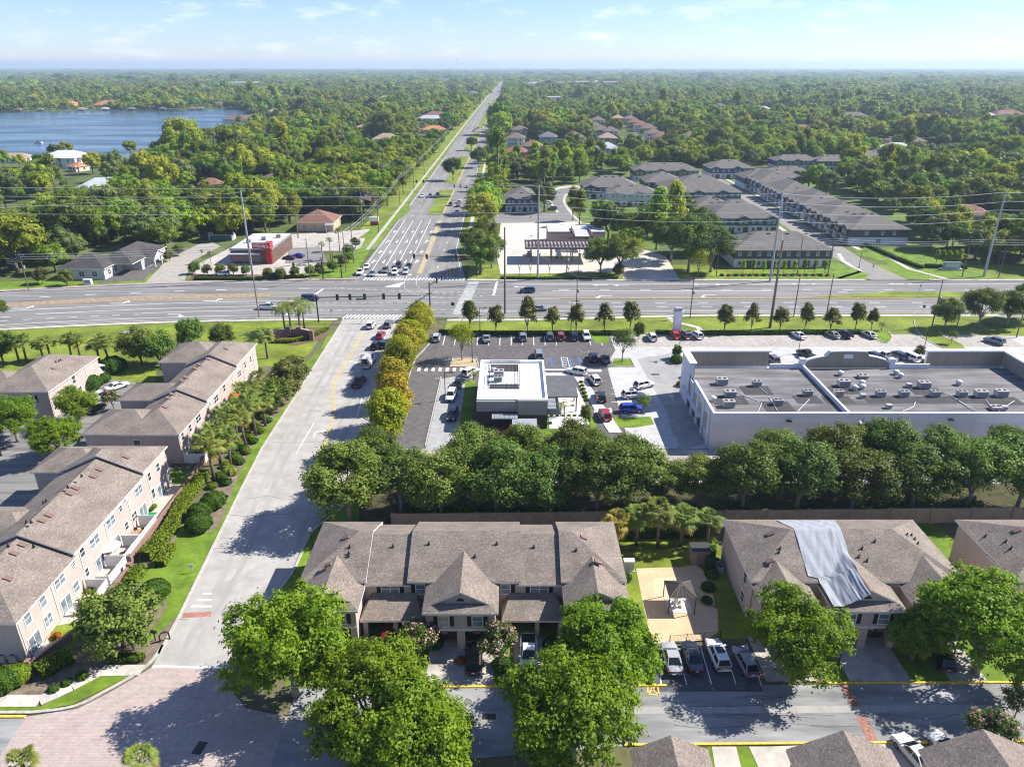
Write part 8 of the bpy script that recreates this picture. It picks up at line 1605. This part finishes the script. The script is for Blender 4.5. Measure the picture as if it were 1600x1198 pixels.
# --- traffic signals
SIGB = mat('signal_black', (.014, .014, .015), .5); SIGN_G = mat('sign_green', (.01, .16, .08), .5); 
def mast(px, yb, h, dirv, L, heads, label, sign=True, facing=1):
    x, y = G(px, yb); t = thing('traffic_signal', label, 'traffic signal', (x, y, 0)); b = MB(); b.tube([(0, 0, 0), (0, 0, h + .9)], [.2, .14], 8); b.build('mast', SIGB, t); d = Vector((*dirv, 0)).normalized(); b = MB(); b.tube([(0, 0, h), tuple(d * L + Vector((0, 0, h + .35)))], [.14, .07], 8); b.build('arm', SIGB, t); pr = Vector((-d.y, d.x, 0)) * facing
    for k in heads:
        p = d * (L * k) + Vector((0, 0, h + .3 * k)); q = MB(); ang = math.atan2(pr.y, pr.x) - math.pi / 2; q.box(-.24, -.14, -.75, .24, .14, .62); q.box(-.36, .1, -.86, .36, .13, .74); o = q.build('signal_head', SIGB, t, loc=tuple(p)); o.rotation_euler = (0, 0, ang)
        for z, mm in ((.38, 'lens_red'), (-.06, 'lens_amber'), (-.5, 'lens_green')): lens = MB(); lens.v = []; lens.face([(.14 * math.cos(a * .7854), -.15, z + .14 * math.sin(a * .7854)) for a in range(8)]); lens.build('lens', mat(mm, {'lens_red': (.25, .01, .01), 'lens_amber': (.2, .1, .01), 'lens_green': (.01, .12, .06)}[mm], .3), o, uv=False)
    if sign: p = d * (L * .42) + Vector((0, 0, h - .5)); q = MB(); q.box(-1.2, -.03, -.22, 1.2, .03, .22); o = q.build('street_name_sign', SIGN_G, t, loc=tuple(p)); o.rotation_euler = (0, 0, math.atan2(d.y, d.x))
mast(498, 503, 6.6, (1, .02), 27, (.2, .32, .46, .64, .79), 'long black signal arm over the near side of the crossing'); mast(672, 480, 6.2, (.35, 1), 20, (.25, .42, .55, .68, .8), 'black signal arm reaching away over the crossing', False); mast(745, 432, 6.2, (-1, 0), 20, (.32, .78, .98), 'black signal arm over the far lanes', True, -1); mast(505, 436, 6.0, (-.75, -.75), 16, (.6,), 'black signal arm at the far left corner', False); mast(534, 434, 5.5, (1, 0), .6, (.5,), 'black signal post at the far left corner', False)
mast(748, 312, 6.2, (-1, 0), 15, (.4, .6, .8), 'second signal arm far up the avenue at right', True, -1); mast(630, 303, 6.2, (1, 0), 12, (.6, .9), 'second signal arm far up the avenue at left', False, 1)
# --- signs
def post_sign(px, py, h, w, hh, col, label, round_=False, rot=0, text=None, tcol=None):
    x, y = G(px, py); t = thing('road_sign', label, 'sign', (x, y, 0), R(rot)); b = MB(); b.tube([(0, 0, 0), (0, 0, h)], .04, 6); b.build('post', GALV, t); b = MB(); k = 8 if round_ else 4
    if round_: b.v = []; b.face([(w / 2 * math.cos(6.2832 * (a + .5) / k), -.05, h - .1 + w / 2 * math.sin(6.2832 * (a + .5) / k)) for a in range(k)]); b.face([(w / 2 * math.cos(6.2832 * (a + .5) / k), -.042, h - .1 + w / 2 * math.sin(6.2832 * (a + .5) / k)) for a in reversed(range(k))])
    else: b.box(-w / 2, -.07, h - hh, w / 2, -.042, h)
    b.build('plate', mat(label[:40], col, .6), t)
    if text: textobj(text, .5 * (w if round_ else hh) * .55, tcol or WSIGN, t, (0, -.075, h - (.1 if round_ else hh / 2)), (math.pi / 2, 0, 0), ext=.004)
post_sign(1441, 492, 2.5, .9, .9, (.4, .02, .03), 'red stop sign at the retail car park exit', True, 0, 'STOP'); post_sign(301, 894, 1.4, .55, .6, (.8, .8, .8), 'small white sign on the roadside lawn'); post_sign(357, 784, 1.3, .35, .4, (.03, .03, .03), 'small dark sign by the upper round shrub'); post_sign(519, 498, 2.6, .6, .7, (.7, .7, .7), 'white sign on a post at the near left crossing corner'); post_sign(708, 489, 3, .9, .9, (.04, .04, .04), 'dark sign on a post at the near right crossing corner'); post_sign(717, 412, 2.6, .9, .9, (.6, .4, .03), 'yellow diamond warning sign at the far right corner'); post_sign(1363, 424, 2.2, .5, .8, (.3, .32, .36), 'small blue grey sign at the estate street mouth'); post_sign(1436, 457, 2.4, .5, .6, (.35, .35, .36), 'small grey sign on the highway median'); post_sign(1016, 428, .7, 1.2, .7, (.55, .55, .55), 'low white sign by the fuel lot drive'); post_sign(830, 376, 2, .6, .6, (.4, .02, .03), 'red stop sign on the fuel lot', True); post_sign(829, 346, 2, .6, .6, (.4, .02, .03), 'red stop sign at the fuel side street', True)
x, y = G(243, 1000); t = thing('mailbox', 'black mailbox on a post under the evergreen tree', 'mailbox', (x, y, 0)); MB().box(-.05, -.05, 0, .05, .05, 1.1).build('post', BLACK, t); b = MB(); b.tube([(-.3, .1, 1.25), (.3, -.1, 1.25)], .2, 10); b.build('box', BLACK, t)
x, y = G(258, 1000); t = thing('bike_hoop', 'black arched rail at the edge of the entrance road', 'rail', (x, y, 0), .5); b = MB(); b.tube([(-.5, 0, 0), (-.5, 0, .9), (-.25, 0, 1.15), (.25, 0, 1.15), (.5, 0, .9), (.5, 0, 0)], .09, 8); b.build('hoop', BLACK, t)
# sign tower, estate sign, entrance wall
x, y = G(1032 - 0, 522); x = G(1057, 522)[0]; t = thing('sign_tower', 'white sign tower between verge and retail car park', 'sign', (x, y, 0)); MB().box(-1.0, -.6, 0, .9, .6, 5.8).build('shaft', RW, t); MB().box(-1.25, -.8, 5.8, 1.15, .8, 6.1).build('cap', RW, t); MB().box(-.9, -.7, 6.1, .8, .7, 6.9).build('head', mat('sign_head_grey', (.3, .31, .33), .7), t); MB().box(-.8, -.64, 1.2, .7, -.605, 4.8).build('panel', mat('sign_panel_white', (.7, .7, .72), .6), t)
x, y = G(1486, 422); t = thing('estate_sign', 'grey estate sign wall on a white base', 'sign', (x, y, 0)); MB().box(-3.5, -.6, 0, 3.5, .8, .5).build('base', CONC, t); MB().box(-2.8, -.2, .5, 2.8, .5, 2.6).build('panel', mat('estate_sign_grey', (.3, .32, .34), .8), t); MB().box(-2.2, -.25, 1.0, 2.2, -.205, 2.2).build('name_board', mat('estate_board', (.5, .52, .54), .7), t)
x, y = G(455, 530); t = thing('entrance_wall', 'curved red brick entrance wall under the feathery palms', 'wall', (x, y, 0)); P = [(-4.6, -.5), (-3.4, 1.2), (-1, 2.2), (1.6, 2.2), (4, 1.2), (5.2, -.5)]
b = MB(); kerb(b, smooth_line(P, 4), .5, 0, 1.9); b.build('wall', BRICK, t); b = MB(); kerb(b, smooth_line(P, 4), .6, 1.9, 2.0); b.build('coping', KERB, t)
for p in (P[0], P[-1], P[2], P[3]): MB().box(p[0] - .5, p[1] - .5, 0, p[0] + .5, p[1] + .5, 2.5).build('pillar', BRICK, t)
sheet('flower_bed', smooth_line(pp([(425, 535), (440, 520), (470, 512), (500, 512), (514, 520), (505, 530), (480, 536), (462, 540)]), 3), .035, MULCH)
sheet('island_bed', smooth_line(pp([(704, 572), (708, 560), (744, 560), (747, 573)]), 2), .03, mat('straw_mulch', (.42, .33, .2), 1, .25, 4)); ik = MB(); kerb(ik, pp([(703, 573), (708, 559), (744, 559), (748, 574), (703, 573)]), .2); kerb(ik, pp([(955, 573), (958, 560), (985, 560), (992, 573), (955, 573)]), .2); kerb(ik, smooth_line(pp([(1046, 570), (1044, 560), (1056, 554), (1066, 562), (1064, 571), (1046, 570)]), 3), .2); kerb(ik, smooth_line(pp([(1366, 520), (1372, 532), (1386, 536), (1394, 528), (1388, 518)]), 3), .25); kerb(ik, smooth_line(pp([(1428, 500), (1432, 515), (1446, 530), (1480, 546), (1508, 545)]), 3), .25); structure(ik.build('island_kerb', KERB))
sheet('island_lawn', pp([(956, 572), (959, 561), (984, 561), (990, 572)]), .03, GRASS2); sheet('island_lawn', smooth_line(pp([(1367, 520), (1373, 531), (1386, 535), (1393, 528), (1388, 517)]), 3), .03, GRASS2); sheet('island_lawn', smooth_line(pp([(1430, 500), (1434, 515), (1447, 529), (1480, 545), (1508, 544), (1495, 533), (1470, 520), (1600, 525), (1600, 495)]), 2), .02, GRASS); sheet('island_lawn', pp([(923, 524), (950, 522), (952, 537), (930, 536)]), .02, GRASS2)
# rocks on the big lawn, bins, flags, masts
for k, (px, py) in enumerate(((196, 521), (205, 520), (210, 521))): x, y = G(px, py); t = thing('lawn_debris', ('grey broken slab', 'pale broken slab', 'low heap of branches')[k] + ' dumped on the big lawn', 'debris', (x, y, 0)); b = MB(); b.lathe([(1.0, 0), (1.1, .3), (.6, .7), (.1, .8)], 7); o = b.build('slab', mat(('rubble_grey', 'rubble_pale', 'rubble_brown')[k], ((.3, .29, .28), (.5, .46, .4), (.2, .16, .12))[k], .9, .2, 3), t); o.scale = (1.3, .8, .7)
for k, (px, py) in enumerate(((1505, 698), (1514, 697), (1522, 698))): x, y = G(px, py); t = thing('waste_container', ('left', 'middle', 'right')[k] + ' of the waste containers at the retail back wall', 'bin', (x, y, 0)); MB().box(-.8, -.6, .12, .8, .6, 1.3).build('tub', WMETAL if k != 1 else CBLK, t); MB().box(-.85, -.65, 1.3, .85, .65, 1.4).build('lid', CBLK, t)
def flag_pole(px, py, h, label, w=2.6):
    x, y = G(px, py); t = thing('flagpole', label, 'flagpole', (x, y, 0)); b = MB(); b.tube([(0, 0, 0), (0, 0, h)], .05, 6); b.build('pole', WMETAL, t); b = MB(); st = w * .52 / 13
    for k in range(13):
        for j in range(8): x0, x1 = w * j / 8, w * (j + 1) / 8; f = lambda q: .12 * math.sin(q * 3.2); b.face([(x0, f(x0), h - .1 - st * (k + 1) - x0 * .3), (x1, f(x1), h - .1 - st * (k + 1) - x1 * .3), (x1, f(x1), h - .1 - st * k - x1 * .3), (x0, f(x0), h - .1 - st * k - x0 * .3)], 0 if k % 2 == 0 else 1) if not (k < 7 and j < 3) else b.face([(x0, f(x0), h - .1 - st * (k + 1) - x0 * .3), (x1, f(x1), h - .1 - st * (k + 1) - x1 * .3), (x1, f(x1), h - .1 - st * k - x1 * .3), (x0, f(x0), h - .1 - st * k - x0 * .3)], 2)
    b.build('flag', [mat('flag_red', (.5, .02, .03), .8), mat('flag_white', (.75, .75, .75), .8), mat('flag_blue', (.02, .03, .2), .8)], t)
flag_pole(567, 350, 13, 'flagpole with a striped flag beside the avenue', 4.5); flag_pole(1345, 1002, 2.6, 'small striped flag by the double garage', 1.1)
x, y = G(585, 352); t = thing('shop_sign', 'red and white sign board on the avenue corner lawn', 'sign', (x, y, 0)); MB().box(-1.6, -.3, 0, 1.6, .3, 1.6).build('base', RED, t); MB().box(-1.9, -.35, 1.6, 1.9, .35, 3.4).build('board', WSIGN, t)
x, y = G(138, 444); t = thing('office_sign', 'small white sign box before the office', 'sign', (x, y, 0)); MB().box(-1.2, -.5, 0, 1.2, .5, 1.6).build('box', WSIGN, t); MB().box(-.9, -.54, .5, .9, -.505, 1.3).build('panel', mat('office_panel', (.25, .26, .28), .7), t)
x, y = G(345, 376); t = thing('bin_enclosure', 'pale walled bin enclosure at the wood edge', 'enclosure', (x, y, 0)); MB().box(-4.5, 0, 0, 4.5, .3, 2.2).build('wall', OB, t); MB().box(-4.5, .3, 0, -4.2, 4, 2.2).build('wall', OB, t); MB().box(4.2, .3, 0, 4.5, 4, 2.2).build('wall', OB, t); MB().box(-4.0, -.08, .1, 4, -.01, 2).build('gate', mat('gate_green', (.05, .12, .1), .7), t)
for px, py, hpx, lab in ((716, 125, 100, 'thin communication mast on the horizon left of the avenue'), (4, 128, 100, 'communication mast on the horizon at the left edge')):
    x, y = G(px, 127.5); t = thing('communication_mast', lab, 'mast', (x, y, 0)); h = 95; b = MB()
    for q in range(3): w = 2.094 * q; b.tube([(2.0 * math.cos(w), 2.0 * math.sin(w), 0), (.9 * math.cos(w), .9 * math.sin(w), h)], .28, 4)
    for k in range(30): z = h * k / 30; r_ = 2.0 - 1.1 * k / 30; b.tube([(r_, 0, z), (r_ * math.cos(2.094), r_ * math.sin(2.094), z + h / 30), (r_ * math.cos(4.189), r_ * math.sin(4.189), z + h / 15 * .9)], .14, 3)
    b.build('lattice', GALV, t, uv=False); b = MB(); b.lathe([(2.2, h - 8), (2.4, h - 6), (2.2, h - 4)], 8); b.build('antenna', WMETAL, t)
# boats and boathouses on the lake
def boathouse(px, py, label, rc): x, y = G(px, py); t = thing('boathouse', label, 'boathouse', (x, y, 0)); [MB().box(a, c, 0, a + .4, c + .4, 3).build('pile', WOOD, t) for a in (-5, 4.6) for c in (-4, 3.6)]; r = MB(); roof(r, -5, 5, -4, 4, 3.1, .45, 'x'); r.build('roof', [HR[rc], TRIM, TRIM], t); MB().box(-5, -4, .6, 5, 4, .8).build('deck', WOOD, t)
for px, py, lab, rc in ((29, 174.5, 'boathouse at the left of the far shore', 'redbrown'), (64, 174, 'second boathouse from the left on the far shore', 'grey'), (128, 173.5, 'boathouse below the yellow house', 'tan'), (205, 173, 'boathouse before the orange mansion', 'grey'), (255, 172.8, 'boathouse right of the mansion', 'grey'), (300, 172.4, 'boathouse with rusty roof on the far shore', 'redbrown'), (313, 172.3, 'small dark boathouse on the far shore', 'grey'), (368, 188, 'boathouse on the near right lake shore', 'redbrown'), (372, 170, 'pale boathouse at the right end of the far shore', 'white'), (165, 173.2, 'low boathouse beside the mansion lawn', 'silver')): boathouse(px, py, lab, rc)
x, y = G(60, 224); t = thing('motor_boat', 'white motor boat trailing a wake on the lake', 'boat', (x, y, .05), 1.55); b = MB(); b.prism([(-1.2, -3.5), (1.2, -3.5), (1.3, 1), (0, 4), (-1.3, 1)], 0, 1.0); b.build('hull', WMETAL, t); MB().box(-.8, -1, 1.0, .8, 1, 1.8).build('windshield', CGLASS, t)
wk = MB(); [wk.face([(x + 3 + k * 4, y - .6 - k * .12, .06), (x + 6.4 + k * 4, y - .7 - k * .12, .06), (x + 6.4 + k * 4, y + .7 + k * .12, .06), (x + 3 + k * 4, y + .6 + k * .12, .06)]) for k in range(6)]; o = wk.build('wake_foam', mat('foam', (.7, .72, .74), .8)); o['kind'] = 'stuff'
# --- two people by the restaurant
def person(px, py, top, leg, label, rz=0):
    x, y = G(px, py); t = thing('person', label, 'person', (x, y, .1 if px < 910 else .015), rz)
    V = [(0, 0, .95), (0, .01, 1.15), (0, .01, 1.42), (0, .01, 1.53), (0, .02, 1.68), (.1, 0, .9), (.11, .01, .5), (.11, -.01, .08), (.11, .11, .04), (-.1, 0, .9), (-.11, -.01, .5), (-.12, -.03, .08), (-.12, .09, .04), (.19, 0, 1.4), (.24, -.02, 1.12), (.22, .1, .9), (.22, .14, .82), (-.19, 0, 1.4), (-.25, -.02, 1.12), (-.22, .12, .92), (-.22, .16, .84)]
    E = [(0, 1), (1, 2), (2, 3), (3, 4), (0, 5), (5, 6), (6, 7), (7, 8), (0, 9), (9, 10), (10, 11), (11, 12), (2, 13), (13, 14), (14, 15), (15, 16), (2, 17), (17, 18), (18, 19), (19, 20)]
    Rr = [.15, .14, .16, .06, .1, .1, .07, .05, .045, .1, .07, .05, .045, .06, .045, .04, .035, .06, .045, .04, .035]
    me = bpy.data.meshes.new('person'); me.from_pydata(V, E, []); o = ob('body', me, t); me.materials.append(mat('skin', (.45, .28, .2), .6)); me.materials.append(mat('cloth_' + label[:12], top, .9)); me.materials.append(mat('legs_' + label[:12], leg, .9)); o.modifiers.new('skin', 'SKIN'); sv = me.skin_vertices[0].data
    for k, r_ in enumerate(Rr): sv[k].radius = (r_, r_ * .75)
    sv[0].use_root = True; o.modifiers.new('sub', 'SUBSURF').levels = 1; dg = bpy.context.evaluated_depsgraph_get(); m2 = bpy.data.meshes.new_from_object(o.evaluated_get(dg)); o.modifiers.clear(); o.data = m2
    for mm in me.materials:
        if m2.materials.find(mm.name) < 0: m2.materials.append(mm)
    for p in m2.polygons: z = p.center.z; p.material_index = 1 if .95 < z < 1.5 and abs(p.center.x) < .25 else (2 if .12 < z <= .95 and abs(p.center.x) < .19 else 0); p.use_smooth = True
    h = MB(); h.lathe([(.11, 1.66), (.115, 1.74), (.08, 1.8), (.02, 1.815)], 10, (0, -.005, 0)); h.build('hair', mat('dark_hair', (.03, .02, .015), .8), t, True)
person(932, 632, (.45, .05, .12), (.05, .07, .14), 'person in a red top standing at the drive through lane', 1.2); person(893, 624, (.3, .16, .12), (.06, .06, .08), 'person in brown top walking on the restaurant patio', .3)
# ============================================================ the air
hz = MB(); hz.box(-15900, -55, -1.2, 15900, 15900, 120); hm = bpy.data.materials.new('haze'); hm.use_nodes = True; ht = hm.node_tree; ht.nodes.clear(); ho = nd(ht, 'ShaderNodeOutputMaterial'); hv = nd(ht, 'ShaderNodeVolumePrincipled'); hv.inputs['Color'].default_value = (.66, .83, 1, 1); hv.inputs['Density'].default_value = .00012; hv.inputs['Anisotropy'].default_value = .2
ht.links.new(hv.outputs[0], ho.inputs['Volume']); o = hz.build('haze', hm, uv=False); o['kind'] = 'stuff'; hm.volume_intersection_method if False else None
